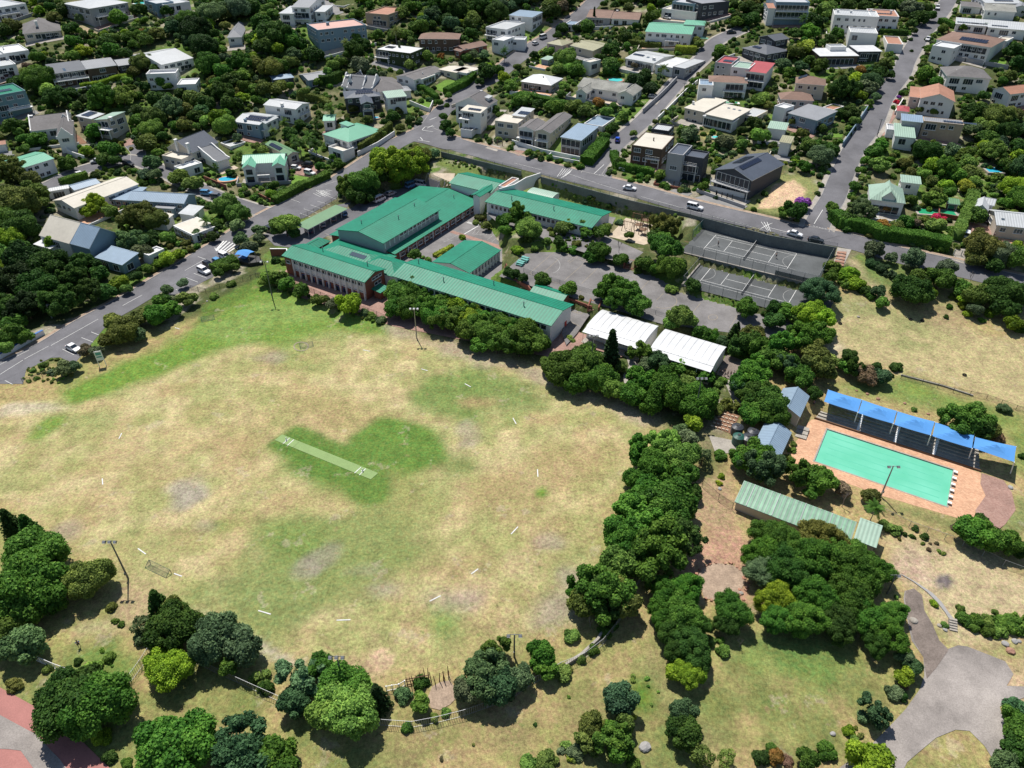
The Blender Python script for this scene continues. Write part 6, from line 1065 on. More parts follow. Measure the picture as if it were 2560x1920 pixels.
wallrun('painted_wall','long blue and white painted wall at the left edge','wall',pt('E',[(-40,1470),(120,1380),(250,1300),(385,1230)]),1.3,.5,'w_white',coping='blue_paint')
wallrun('brick_wall','brick garden wall beside the kidney pool','brick wall',pt('A',[(1770,1560),(1960,1640)]),1.8,.3,'w_brick')
for tl,q,hh,m_,lb in [('B',[(1330,900),(1500,970),(1530,900)],1.6,'w_white','white garden wall at the corner of the small lawn'),('C',[(1130,980),(1420,700)],1.8,'w_grey','grey garden wall left of the side street'),('C',[(1260,1040),(1440,860),(1500,800),(1600,720)],1.4,'w_white','pale low wall right of the side street'),
  ('D',[(640,1270),(760,1100),(850,960)],1.9,'w_blue','tall white wall left of the climbing street'),('G',[(1650,250),(2000,330),(2090,290),(2212,90)],1.6,'w_white','white boundary wall of the black barn house'),('B',[(880,1350),(1050,1270),(1200,1170)],1.8,'w_white','white wall with planter hedge beside the main road'),
  ('C',[(0,1240),(250,1320),(640,1400)],1.5,'w_white','white front wall below the twin-ridged house'),('A',[(540,1290),(620,1350),(740,1390)],2.0,'w_white','curved white wall by the lane'),('A',[(1240,1060),(1370,1120)],2.0,'w_cream','beige wall right of the curved roof house'),('B',[(1690,930),(1880,870)],1.2,'w_cream','cream kerb wall at the top junction'),('D',[(1490,500),(1850,560),(2070,600)],1.6,'w_grey','grey terrace wall below the hipped villa'),('F',[(0,300),(160,380)],1.2,'w_brick','brick wall below the mint gables'),
  ('A',[(960,200),(1160,170)],2,'w_white','white garden wall below the tall pale house'),('D',[(1090,990),(1160,880)],1.4,'w_white','white wall under the bougainvillea')]:
    wallrun('garden_wall',lb,'wall',pt(tl,q),hh,.3,m_)
for tl,q,lb in [('G',[(1395,230),(1530,255)],'black driveway gate of the charcoal block house'),('G',[(1690,290),(1760,310)],'small black gate left of the barn house'),('G',[(1765,315),(1900,345)],'wide black sliding gate of the barn house'),('B',[(2040,1240),(2130,1260)],'brown timber gate of the beige house'),('H',[(1600,545),(1730,560)],'white barred gate across the brick drive')]:
    fence('driveway_gate',lb,pt(tl,q),1.7,1.6,'rail','dark' if 'black' in lb else 'wood' if 'brown' in lb else 'white',cat='gate',pr_=.12)
# pole fence and white gate by the field
c_ = at(T('J',1400,870)); r = tag(empty('pole_fence',(c_[0],c_[1],H(*c_[:2]))),'rustic fence of leaning dark poles at the field edge','fence')
for i,(x0,y0,x1,y1) in enumerate([(1290,870,1310,945),(1315,875,1345,950),(1345,850,1360,930),(1375,850,1390,920),(1405,850,1420,910),(1440,790,1460,880),(1470,800,1490,880),(1495,820,1515,910),(1525,840,1550,930),(1545,800,1585,910),(1580,790,1620,900),(1605,800,1630,890),(1620,760,1665,890),(1640,780,1660,850)]):
    B = at(T('J',x1,y1)); B = np.array([B[0],B[1],float(H(*B[:2]))]); g = MB(); o_ = np.array(r.location); g.tube(B-o_, B-o_+np.array([rnd.uniform(-.25,.25),rnd.uniform(-.1,.3),2.0+rnd.random()*.6]), .09, .05); g.build('pole', ['wood'], r)
for y in (.5,1.1): A = at(T('J',1295,930)); B = at(T('J',1500,890)); o_ = np.array(r.location); g = MB(); g.tube(A-o_+np.array([0,0,y]), B-o_+np.array([0,0,y]), .08); g.build('rail', ['wood'], r)
fence('white_gate','curved white picket gate at the bottom of the field',pt('J',[(1130,995),(1180,985),(1240,975),(1290,945)]),1.3,1.4,'white','white',cat='gate',pr_=.09)
# blue play ship beside the crossing
c_ = at(T('E',2130,600)); r = tag(empty('play_structure',(c_[0],c_[1],H(*c_[:2])),YAW+.2),'dark timber play deck with blue shade cloth by the crossing','play structure')
g = MB(); g.prism([(-5.5,-2),(3,-2.4),(6,0),(3,2.4),(-5.5,2)],-.4,1.1); g.build('deck',['dark'],r)
for k_ in range(12): t = k_/12*2*math.pi; g = MB(); p_ = (5.2*math.cos(t),2.1*math.sin(t)); g.tube((*p_,1.1),(*p_,2.3),.07,n=5); g.build('post',['wood'],r)
g = MB(); 
for y,z in ((-1.4,3.0),(1.4,3.0)): g.tube((-3.5,y,1),(-3.5,y,z),.08); g.tube((2.5,y,1),(2.5,y,z),.08)
g.build('frame',['metal'],r); g = MB()
for i in range(6):
    x0,x1 = -2.2+i*.72,-1.48+i*.72; z0,z1 = [3.0+.35*math.sin(math.pi*k_/6) for k_ in (i,i+1)]; g.face([(x0,-1.8,z0-.3),(x1,-1.8,z1-.3),(x1,0,z1+.2),(x0,0,z0+.2)]); g.face([(x0,0,z0+.2),(x1,0,z1+.2),(x1,1.8,z1-.3),(x0,1.8,z0-.3)])
g.build('shade_cloth',['sail'],r); g = MB(); g.box((-1,0,1.1),(2.4,1.6,.25)); g.build('bench',['blue_paint'],r)
# climbing frames in the sand
def climbing(x, y, label, kind):
    c_ = gz(T('G',x,y),5.6); r = tag(empty('climbing_frame',(c_[0],c_[1],5.64),YAW+(.0 if kind else 1.57)),label,'climbing frame','timber climbing frames in the sand')
    if kind == 0:
        for s in (-1,1):
            for q in (-1.6,1.6): g = MB(); g.tube((s*1.2,q,0),(s*.3,q*.9,2.9),.09); g.build('post',['wood'],r)
        g = MB(); g.tube((0,-1.7,2.85),(0,1.7,2.85),.09); g.build('beam',['wood'],r)
        for q in (-.8,.3): g = MB(); g.tube((0,q,2.8),(0,q,.6),.03); g.tube((0,q+.45,2.8),(0,q+.45,.6),.03); g.box((0,q+.22,.5),(.25,.5,.06)); g.build('swing',['dark'],r)
    else:
        for sx in (-1,1):
            for sy in (-1,1): g = MB(); g.tube((sx*1.0,sy*1.0,0),(sx*.9,sy*.9,3.0),.1); g.build('post',['wood'],r)
        g = MB(); g.box((0,0,1.5),(2.1,2.1,.1)); g.build('platform',['wood'],r); g = MB()
        for k_ in range(6): g.tube((1.0,-.9,.3+k_*.4),(1.0,.9,.3+k_*.4),.04)
        g.build('ladder',['wood'],r)
for a_ in [(1080,540,'timber swing frame at the back left of the sand',0),(1000,610,'timber swing frame at the front left of the sand',0),(1150,560,'tall timber tower at the back right of the sand',1),(1130,640,'timber tower at the front right of the sand',1),(1090,600,'timber tower in the middle of the sand',1)]: climbing(*a_)
# benches
for i,(x,y,lb) in enumerate([(115,860,'teal picnic bench farthest up the ball court end'),(108,878,'teal picnic bench second from the top'),(78,893,'teal picnic bench second from the bottom'),(68,908,'teal picnic bench lowest of the four')]):
    c_ = gz(T('G',x,y),4.0); r = tag(empty('picnic_bench',(c_[0],c_[1],4.03),YAW),lb,'bench','teal benches on the ball court'); g = MB(); g.box((0,0,.7),(2.2,.8,.07)); g.build('table_top',['bench_teal'],r)
    for s in (-1,1): g = MB(); g.box((0,s*.75,.42),(2.2,.28,.06)); g.build('seat',['bench_teal'],r); g = MB(); g.box((s*.8,0,0),(.1,1.5,.7)); g.build('leg',['bench_teal'],r)
# umbrella, sign, tyres, bins, soccer goal
c_ = at(T('E',860,1430),2.5); r = tag(empty('sign_board',(c_[0],c_[1],H(*c_[:2])),YAW+.9),'tall white sign board with dark panels by the road hedge','sign'); 
for s in (-1,1): g = MB(); g.tube((s*.75,0,-.2),(s*.75,0,4.3),.09); g.build('post',['white'],r)
g = MB(); g.box((0,0,1.7),(1.6,.12,2.6)); g.build('board',['white'],r); g = MB(); g.box((0,-.075,3.2),(1.2,.03,.75)); g.box((0,-.075,2.55),(1.2,.03,.35)); g.build('panel',['bench_teal'],r)
for i,(tl,x,y) in enumerate([('H',1230,1102),('H',1333,1115),('H',1697,1583),('H',622,1137)]):
    p = at(T(tl,x,y)); g = MB(); n=14
    for k_ in range(n):
        t0,t1 = 2*math.pi*k_/n,2*math.pi*(k_+1)/n; g.tube((.38*math.cos(t0),.38*math.sin(t0),.12),(.38*math.cos(t1),.38*math.sin(t1),.12),.13,n=6)
    o = g.build('tyre',['tyre'],None,(p[0],p[1],H(*p[:2])+.03)); tag(o,'old black tyre on the dry grass '+['left of its pair','right of its pair','farthest out in the open','by the round trees'][i],'tyre','old tyres on the dry grass')
def goal(tl,x,y,rz,label,L=3.2):
    p = at(T(tl,x,y)); r = tag(empty('goal',(p[0],p[1],H(*p[:2])+.02),rz),label,'goal'); g = MB()
    g.tube((-L/2,0,0),(L/2,0,0),.03); g.tube((-L/2,1.2,.9),(L/2,1.2,.9),.03)
    for s in (-1,1): g.tube((s*L/2,0,0),(s*L/2,1.2,.9),.05); g.tube((s*L/2,1.2,0),(s*L/2,1.2,.9),.05)
    g.build('frame',['tank_green'],r); g = MB(); g.face([(-L/2,0,.02),(L/2,0,.02),(L/2,1.2,.9),(-L/2,1.2,.9)]); g.build('net',['net_clear'],r)
goal('I',1040,355,-.45,'folded green goal net at the lower left of the field',5); goal('E',1800,1115,.4,'green goal net on the bright grass near the trees'); goal('F',440,1625,.3,'green goal bar beside the worn pale ring')
# light poles
def pole(base, top, label, heads=2, tile='P', m_='pole', arm=.9, ht=None, cat='light pole', group='tall floodlight poles'):
    B = at(base); z = float(H(*B[:2])); hh = ht
    if hh is None:
        zs_ = np.arange(2,20,.1); q = pr(np.stack([np.full_like(zs_,B[0]),np.full_like(zs_,B[1]),z+zs_],-1)); hh = float(zs_[np.argmin(abs(q[:,1]-top[1]))])
    r = tag(empty('light_pole',(B[0],B[1],z)),label,cat,group); g = MB(); g.tube((0,0,-.3),(0,0,hh),.17,.10,n=8); g.build('pole',[m_],r)
    g = MB(); g.tube((-arm,0,hh-.1),(arm,0,hh-.1),.06,n=5); g.build('crossarm',[m_],r); me = None
    for i in range(heads):
        x = -arm+2*arm*i/(heads-1) if heads > 1 else .4
        g = MB(); g.box((0,-.1,-.12),(.62,.5,.3),0,0,.7); lm = g.build('lamp_head',['metal'],r,(x,-.15,hh)); lm.rotation_euler = (.5,0,0); g = MB(); g.box((0,-.36,-.08),(.5,.03,.22)); g.build('lens',['light'],lm)
    g = MB(); g.box((0,-.2,1.2),(.3,.25,.5)); g.build('service_box',[m_],r); return r
pole((320.6,1446),(273,1352),'leaning-looking floodlight pole on the left edge of the field',3); pole((1042,846),(1034,770),'white floodlight pole in front of the tree row',3,m_='metal'); pole(T('J',760,950),(835,1640),'floodlight pole rising out of the big tree',3); pole(T('F',145,1200),T('F',60,875),'floodlight pole at the end of the brick wing',2)
pole(T('N',1140,1080),T('N',1225,850),'floodlight pole standing over the green pool',2,m_='rail',arm=.9); pole((1476,935),T('M',548,320),'floodlight heads above the tree row, left one',3,ht=11); pole((1735,1045),T('M',1490,600),'floodlight heads above the tree row, right one',3,ht=11)
pole(T('E',450,1090),T('E',400,970),'pale street lamp in front of the dark tree mass',1,m_='rail',group=None); pole(T('J',2212+20,700),T('J',2150,560),'lamp pole near the right end of the palisade fence',2,ht=6,group=None); pole(T('L',1030,150),T('L',1095,0),'dark thin pole beside the concrete path',1,ht=5,group=None); pole(T('C',1480,830),T('C',1480,700),'thin lamp post on the side street',1,ht=5,group=None); pole(T('D',940,1180),T('D',940,1130),'thin lamp post on the climbing street',1,ht=6,group=None)
# white poles of the sign for pool etc: boulders
def rock(tl,x,y,r_,label,m_='concrete',n=0):
    p = at(T(tl,x,y)); rr = random.Random(int(x*7+y)); me_ = MB(); vs_=[]; 
    import bmesh
    bm = bmesh.new(); bmesh.ops.create_icosphere(bm,subdivisions=2,radius=r_)
    for v in bm.verts: k_ = 1+.35*(vnoise(v.co.x*3+x,v.co.y*3+v.co.z*2,1.0,5)-.5); v.co = Vector((v.co.x*k_*1.15,v.co.y*k_,v.co.z*k_*.65))
    me = bpy.data.meshes.new('boulder'); bm.to_mesh(me); bm.free(); me.materials.append(MATS[m_]); o = obj('boulder',me,None,(p[0],p[1],H(*p[:2])+r_*.2),rr.random()*6); tag(o,label,'boulder')
for i,(tl,x,y,r_,lb) in enumerate([('L',2095,650,.9,'round brown boulder nearest the dry bank'),('L',2050,590,.75,'dark boulder at the left end of the hedge rocks'),('L',2130,565,.7,'boulder in the middle of the hedge rocks'),('L',2170,565,.45,'small boulder at the right end of the hedge rocks'),('L',560,1365,.55,'grey box-like stone alone on the grass'),('L',1255,390,.9,'white slab of rock on the brown strip'),('L',1480,430,.5,'pale rock left of the narrow steps'),('L',1530,465,.55,'dark rock beside the narrow steps'),('N',2110,1015,.7,'dark boulder on the brick apron'),('N',1040,315,.5,'brown rock on the bank, left of the pair'),('N',1120,352,.55,'brown rock on the bank, right of the pair'),('N',960,290,.4,'small brown rock farthest left on the bank'),('N',1320,385,.5,'brown rock in the middle of the bank'),('N',1495,465,.5,'brown rock nearest the fourth sail'),('M',1795,1460,.5,'grey stone on the dry patch by the shed'),('K',1150,1480,1.1,'grey pile of rubble below the shrubs'),('K',2005,20,.5,'orange rock at the top of the red terrace'),('K',1965,120,.4,'orange rock upper in the terrace edge'),('K',1980,150,.5,'pale rock middle in the terrace edge'),('K',2000,205,.4,'orange rock lowest in the terrace edge'),('H',780,1080,.5,'white rock on the right-hand grass'),('E',1790,945,.4,'grey stone on the bright grass bank'),('A',0,0,0,'')]):
    if r_: rock(tl,x,y,r_*.72,lb,'r_terra' if 'orange' in lb else 'pave' if ('white' in lb or 'pale' in lb) else 'stone_red' if 'brown' in lb else 'concrete')
for i in range(26):
    t = 2*math.pi*i/26
    if 1.2 < t < 1.9: continue
    p = at(T('K',1800+235*math.cos(t)+rnd.uniform(-12,12),55+165*math.sin(t)+rnd.uniform(-10,10))); s_ = rnd.uniform(.28,.5)
    g = MB(); g.box((0,0,-.1),(s_*1.6,s_*1.2,s_*.9),rnd.random()*3,0,.7); o = g.build('boulder',['stone_red' if i % 3 else 'r_terra'],None,(p[0],p[1],H(*p[:2]))); tag(o,'small reddish boulder in the ring round the red earth terrace','boulder','boulders ringing the red earth terrace')
# white stumps at the wickets
for x,y,lb in [(402,522,'left wicket standing on the cricket pitch'),(1062,792,'right wicket standing on the cricket pitch')]:
    p = at(T('O',x,y)); r = tag(empty('wicket',(p[0],p[1],H(*p[:2])+.06),-.5),lb,'wicket')
    for k_ in (-1,0,1): g = MB(); g.tube((0,k_*.12,0),(0,k_*.12,.75),.045); g.build('stump',['white'],r)
# rows of stones and boxes in the vegetable bed
for i in range(5):
    for j in range(5):
        p = at(T('M',1800+j*32-i*20+8, 810+i*28+j*9)); g = MB(); g.box((0,0,0),(.55,.3,.22)); o = g.build('planter_box',['sand'],None,(p[0],p[1],H(*p[:2])+.1),); o.rotation_euler=(0,0,YAW); tag(o,'small pale planter box in the vegetable bed beside the tanks','planter box','planter boxes in the vegetable bed')
# ---------------------------------------------------------------- cars
def car_proto(kind):
    Lc,Wc,hb,hr = {'sedan':(4.5,1.78,.88,1.42),'hatch':(3.9,1.7,.9,1.48),'suv':(4.6,1.88,1.02,1.75),'van':(5.0,1.9,1.15,2.05),'pickup':(5.2,1.85,1.0,1.75)}[kind]
    r = empty('parked_car',(0,-500,0)); st = [(-Lc/2,.45,hb*.78,.80),(-Lc/2+.25,.28,hb*.95,.94),(-Lc*.25,.25,hb,1),(Lc*.18,.25,hb,1),(Lc*.38,.25,hb*.93,.97),(Lc/2-.12,.3,hb*.78,.88),(Lc/2,.42,hb*.62,.78)]
    g = MB(); R = [[(x,-Wc/2*w,z0),(x,-Wc/2*w*1.0,z1*.72),(x,-Wc/2*w*.93,z1),(x,Wc/2*w*.93,z1),(x,Wc/2*w,z1*.72),(x,Wc/2*w,z0)] for x,z0,z1,w in st]
    for a_,b_ in zip(R,R[1:]):
        for k_ in range(6): j=(k_+1)%6; g.face([a_[k_],b_[k_],b_[j],a_[j]])
    g.face(R[0]); g.face(R[-1][::-1])
    if kind=='sedan': c0,c1,t0,t1=-Lc*.36,Lc*.22,-Lc*.22,Lc*.06
    elif kind=='hatch': c0,c1,t0,t1=-Lc*.47,Lc*.22,-Lc*.38,Lc*.06
    elif kind=='suv': c0,c1,t0,t1=-Lc*.48,Lc*.22,-Lc*.43,Lc*.10
    elif kind=='van': c0,c1,t0,t1=-Lc*.49,Lc*.40,-Lc*.47,Lc*.25
    else: c0,c1,t0,t1=-Lc*.47,Lc*.22,-Lc*.46,Lc*.10
    wb,wt=Wc/2*.92,Wc/2*.76; gl=MB(); lo=[(c0,-wb,hb-.02),(c1,-wb,hb-.02),(c1,wb,hb-.02),(c0,wb,hb-.02)]; hi=[(t0,-wt,hr-.05),(t1,-wt,hr-.05),(t1,wt,hr-.05),(t0,wt,hr-.05)]
    for k_ in range(4): j=(k_+1)%4; gl.face([lo[k_],lo[j],hi[j],hi[k_]])
    rf=[(t0-.03,-wt-.03),(t1+.03,-wt-.03),(t1+.03,wt+.03),(t0-.03,wt+.03)]; g.prism(rf,hr-.05,hr+.01)
    for s in (-1,1):
        for f in (0,.33,.66,1): xb=c0+(c1-c0)*f; xt=t0+(t1-t0)*f; g.tube((xb,s*wb*1.005,hb-.02),(xt,s*wt*1.01,hr-.04),.04 if kind!='pickup' else .05,n=4)
    me=g.mesh('body',['paint']); obj('body',me,r); gl.build('windows',['glass'],r)
    w=MB(); w.tube((0,-.11,0),(0,.11,0),.33,n=14); wm=w.mesh('wheel',['tyre']); rm=MB(); rm.tube((0,-.12,0),(0,.12,0),.2,n=10); rmm=rm.mesh('rim',['metal'])
    for sx in (-.3,.31):
        for s in (-1,1): o=obj('wheel',wm,r,(sx*Lc,s*(Wc/2-.1),.33)); obj('rim',rmm,o)
    hm=MB(); hm.box((0,0,-.07),(.08,.34,.14)); hmm=hm.mesh('headlight',['light']); tm_=MB(); tm_.box((0,0,-.07),(.06,.26,.16)); tmm=tm_.mesh('tail_light',['red'])
    for s in (-1,1): obj('headlight',hmm,r,(Lc/2-.05,s*Wc*.31,hb*.62)); obj('tail_light',tmm,r,(-Lc/2+.01,s*Wc*.32,hb*.72))
    return r
CARS={k_:car_proto(k_) for k_ in ('sedan','hatch','suv','van','pickup')}; used_=set()
def copytree(o,parent=None):
    c=o.copy(); C.objects.link(c); c.parent=parent
    for ch in list(o.children): copytree(ch,c)
    return c
WH=(.75,.75,.76); SI=(.42,.43,.45); BK=(.012,.013,.015); NV=(.02,.035,.09); LB=(.10,.28,.50); BL=(.01,.07,.5); RD=(.4,.03,.03); GYc=(.12,.12,.13)
def car(kind,tl,x,y,dirpx,colr,label,h=0,z=None):   # dirpx: picture direction the nose points along
    src=CARS[kind]; p=at(T(tl,x,y),.5); q=at((T(tl,x,y)[0]+dirpx[0]*8,T(tl,x,y)[1]+dirpx[1]*8),.5); a_=math.atan2(q[1]-p[1],q[0]-p[0])
    r=copytree(src) if kind in used_ else src; used_.add(kind); zz=float(H(*p[:2]))+.14 if z is None else z
    r.location=(p[0],p[1],zz); r.rotation_euler=(0,0,a_); tag(r,label,'car' if kind not in('van','pickup') else kind,'cars parked and driving around the school')
    for ch in r.children:
        if ch.name.startswith('body'): ch.color=(*colr,1)
    protect([(p[0]+2.2*math.cos(a_+t),p[1]+2.2*math.sin(a_+t),zz+1) for t in (.4,2.7,3.6,5.9)])
car('sedan','G',1015,245,(1,.12),WH,'white sedan driving on the street behind the rear classroom block'); car('pickup','G',1580,410,(1,.22),WH,'white double cab pickup with canopy on the upper street')
car('sedan','H',230,365,(1,.3),WH,'white sedan parked above the right end of the courts'); car('sedan','H',413,418,(1,.25),BK,'black sedan parked behind the white one above the courts')
car('sedan','E',632,1350,(1,.45),WH,'white car with black roof alone in the roadside bays'); car('suv','E',1945,562,(1,.45),WH,'white estate car nearest the zebra crossing'); car('hatch','E',1883,605,(1,.45),LB,'pale blue hatchback between the white estate and dark car'); car('hatch','E',1800,630,(1,.45),BK,'dark hatchback in the row below the zebra crossing'); car('suv','E',1762,685,(1,.45),WH,'white hatchback lowest in the row below the zebra crossing')
car('van','F',1065,345,(1,-.45),WH,'white minibus in front of the hall roof'); car('hatch','F',1170,292,(1,-.4),SI,'silver hatchback behind the white minibus'); car('van','F',1345,222,(1,-.45),LB,'blue minibus near the top of the hall'); car('van','F',1425,215,(1,-.3),WH,'white minibus right of the blue minibus')
car('hatch','F',755,465,(-.5,-.6),LB,'light blue hatchback at the top end of the carport'); car('hatch','F',660,510,(-.5,-.6),GYc,'dark grey car in the middle of the carport'); car('hatch','F',570,560,(-.5,-.6),SI,'silver car in the lower half of the carport'); car('hatch','F',455,615,(-.5,-.6),NV,'navy car at the bottom end of the carport')
car('suv','F',130,610,(.9,.3),BK,'black car under the light green tree'); car('hatch','F',215,560,(.5,.6),WH,'white car under the light green tree'); car('hatch','F',310,535,(.5,.6),WH,'white car between the light green tree and carport')
car('suv','F',465,115,(1,.2),WH,'white suv nearest the lawn on the brick driveway'); car('hatch','F',345,70,(1,.1),WH,'white van-like car beside the garage'); car('suv','F',440,45,(-1,-.1),BK,'black suv at the back of the brick driveway')
car('van','C',270,325,(1,-.45),WH,'white van parked on the upper road'); car('hatch','C',203,378,(1,-.35),WH,'white hatchback below the parked van'); car('hatch','C',912,1210,(.25,-1),BL,'bright blue car beside the clipped hedge'); car('hatch','C',1218,838,(1,.0),SI,'silver hatchback on the concrete spot by the side street'); car('sedan','C',1895,280,(1,-.05),BK,'black car at the end of the side street')
car('suv','D',1463,70,(.1,1),WH,'white car at the top of the climbing street'); car('hatch','D',1380,340,(-.5,1),WH,'white car on the kerb near the top right villa'); car('sedan','C',1340,155,(1,.2),WH,'white car below the sun terrace house')
car('suv','H',1712,370,(.2,-1),WH,'white off-roader on the brick driveway'); car('suv','H',1905,245,(-.2,1),BK,'black car under the leafy carport'); car('suv','A',1110,1420,(1,.3),BK,'black car in the lane under the trees'); car('hatch','A',700,1505,(1,-.3),WH,'white car on the lane beside the long hedge'); car('hatch','A',830,1395,(-1,.2),SI,'silver car parked by the curved white wall'); car('suv','E',1790,15,(1,.1),LB,'blue car near the palm on the lane'); car('suv','E',1880,45,(1,.1),GYc,'grey car right of the blue car on the lane')
# ---------------------------------------------------------------- people
def person(tl,x,y,label,shirt,z=None,face=0,pose=0,kid=False):
    p=at(T(tl,x,y)) if z is None else gz(T(tl,x,y),z); r=tag(empty('person',(p[0],p[1],(float(H(*p[:2])) if z is None else z)+.03),face),label,'person'); s=.8 if kid else 1.0
    J={'pel':(0,0,.95),'wst':(0,0,1.12),'chs':(0,.0,1.36),'nek':(0,0,1.52),'hd':(0,.01,1.66),'hdt':(0,0,1.75)}
    sw=.22 if pose else .1
    for k_,sg in (('l',1),('r',-1)):
        J['hip'+k_]=(sg*.1,0,.9); J['kne'+k_]=(sg*.12,-.02+sg*sw*.5,.5); J['ank'+k_]=(sg*.12,sg*sw,.08); J['toe'+k_]=(sg*.13,sg*sw-.16,.04)
        J['shl'+k_]=(sg*.19,0,1.42); J['elb'+k_]=(sg*(.30 if pose else .24),-.1 if pose else 0,1.18 if not pose else 1.25); J['wri'+k_]=(sg*.27,-.32 if pose else -.06,.92 if not pose else 1.2); J['han'+k_]=(sg*.27,-.42 if pose else -.08,.82 if not pose else 1.22)
    Rr={'pel':.14,'wst':.125,'chs':.15,'nek':.055,'hd':.10,'hdt':.06,'hip':.09,'kne':.06,'ank':.042,'toe':.035,'shl':.065,'elb':.045,'wri':.032,'han':.04}
    E_=[('pel','wst'),('wst','chs'),('chs','nek'),('nek','hd'),('hd','hdt')]
    for k_ in 'lr': E_+=[('pel','hip'+k_),('hip'+k_,'kne'+k_),('kne'+k_,'ank'+k_),('ank'+k_,'toe'+k_),('chs','shl'+k_),('shl'+k_,'elb'+k_),('elb'+k_,'wri'+k_),('wri'+k_,'han'+k_)]
    def grow(nm,names,ed,m_,ex):
        me=bpy.data.meshes.new(nm); ix={n_:i for i,n_ in enumerate(names)}; me.from_pydata([tuple(c*s for c in J[n_]) for n_ in names],[(ix[a_],ix[b_]) for a_,b_ in ed],[]); me.materials.append(MATS[m_]); o=obj(nm,me,r); md=o.modifiers.new('skin','SKIN'); md.use_smooth_shade=True
        L_=me.skin_vertices[0].data
        for n_,i in ix.items():
            rr=Rr.get(n_,Rr.get(n_[:3],.05))*s*ex; L_[i].radius=(rr,rr*.8)
        L_[0].use_root=True; sb=o.modifiers.new('sub','SUBSURF'); sb.levels=1; sb.render_levels=1; return o
    grow('body',list(J),E_,'skin',1)
    grow('shirt',['wst','chs','shll','shlr','elbl','elbr'],[('wst','chs'),('chs','shll'),('chs','shlr'),('shll','elbl'),('shlr','elbr')],shirt,1.22)
    grow('trousers',['pel','hipl','hipr','knel','kner'],[('pel','hipl'),('pel','hipr'),('hipl','knel'),('hipr','kner')],'cloth_dark',1.25)
    g=MB(); g.tube((0,.02*s,1.66*s),(0,.02*s,1.80*s),.115*s,.07*s,n=8); g.build('hair',['hair'],r)
    return r
person('G',1778,745,'tennis player at the left end of the upper court','cloth_dark',7.3,1.5,1); person('H',68,572,'tennis player right of the net with legs apart','cloth_dark',7.3,-1.6,1)
person('I',535,850,'person in dark blue working on the grass at lower left','cloth_blue',None,.6,1)
for i,(x,y,sh,lb) in enumerate([(1795,465,'cloth_blue','leftmost pupil in blue beside the white classroom'),(1812,470,'cloth_white','pupil in white, second from the left in the line'),(1838,460,'cloth_dark','pupil in dark clothes, third from the left'),(1862,482,'cloth_dark','pupil in dark clothes, fourth from the left'),(1888,485,'cloth_dark','pupil in dark clothes, third from the right'),(1912,480,'cloth_white','pupil in white, second from the right'),(1955,465,'cloth_blue','rightmost pupil in blue, standing alone'),(1760,480,'cloth_dark','pupil half behind the classroom corner'),(1836,492,'cloth_blue','pupil in blue nearest the garden steps')]):
    person('M',x,y,lb,sh,None,i*1.3,i%2,True)
person('N',635,405,'person in blue at the top of the stands','cloth_blue',None,2,0); person('H',1835,385,'person in dark clothes on the brick driveway','cloth_dark',None,1,0); person('H',1948,392,'person in white beside the ivy cottage','cloth_white',None,1,0)
p=gz(T('G',1541,662),7.3); g=MB(); g.tube((0,0,-.12),(0,0,.12),.17,n=10); o=g.build('ball_basket',['bench_teal'],None,(p[0],p[1],7.46)); o.data.materials[0]=MATS['turf']; tag(o,'yellow-green ball on the left side of the upper court','ball')
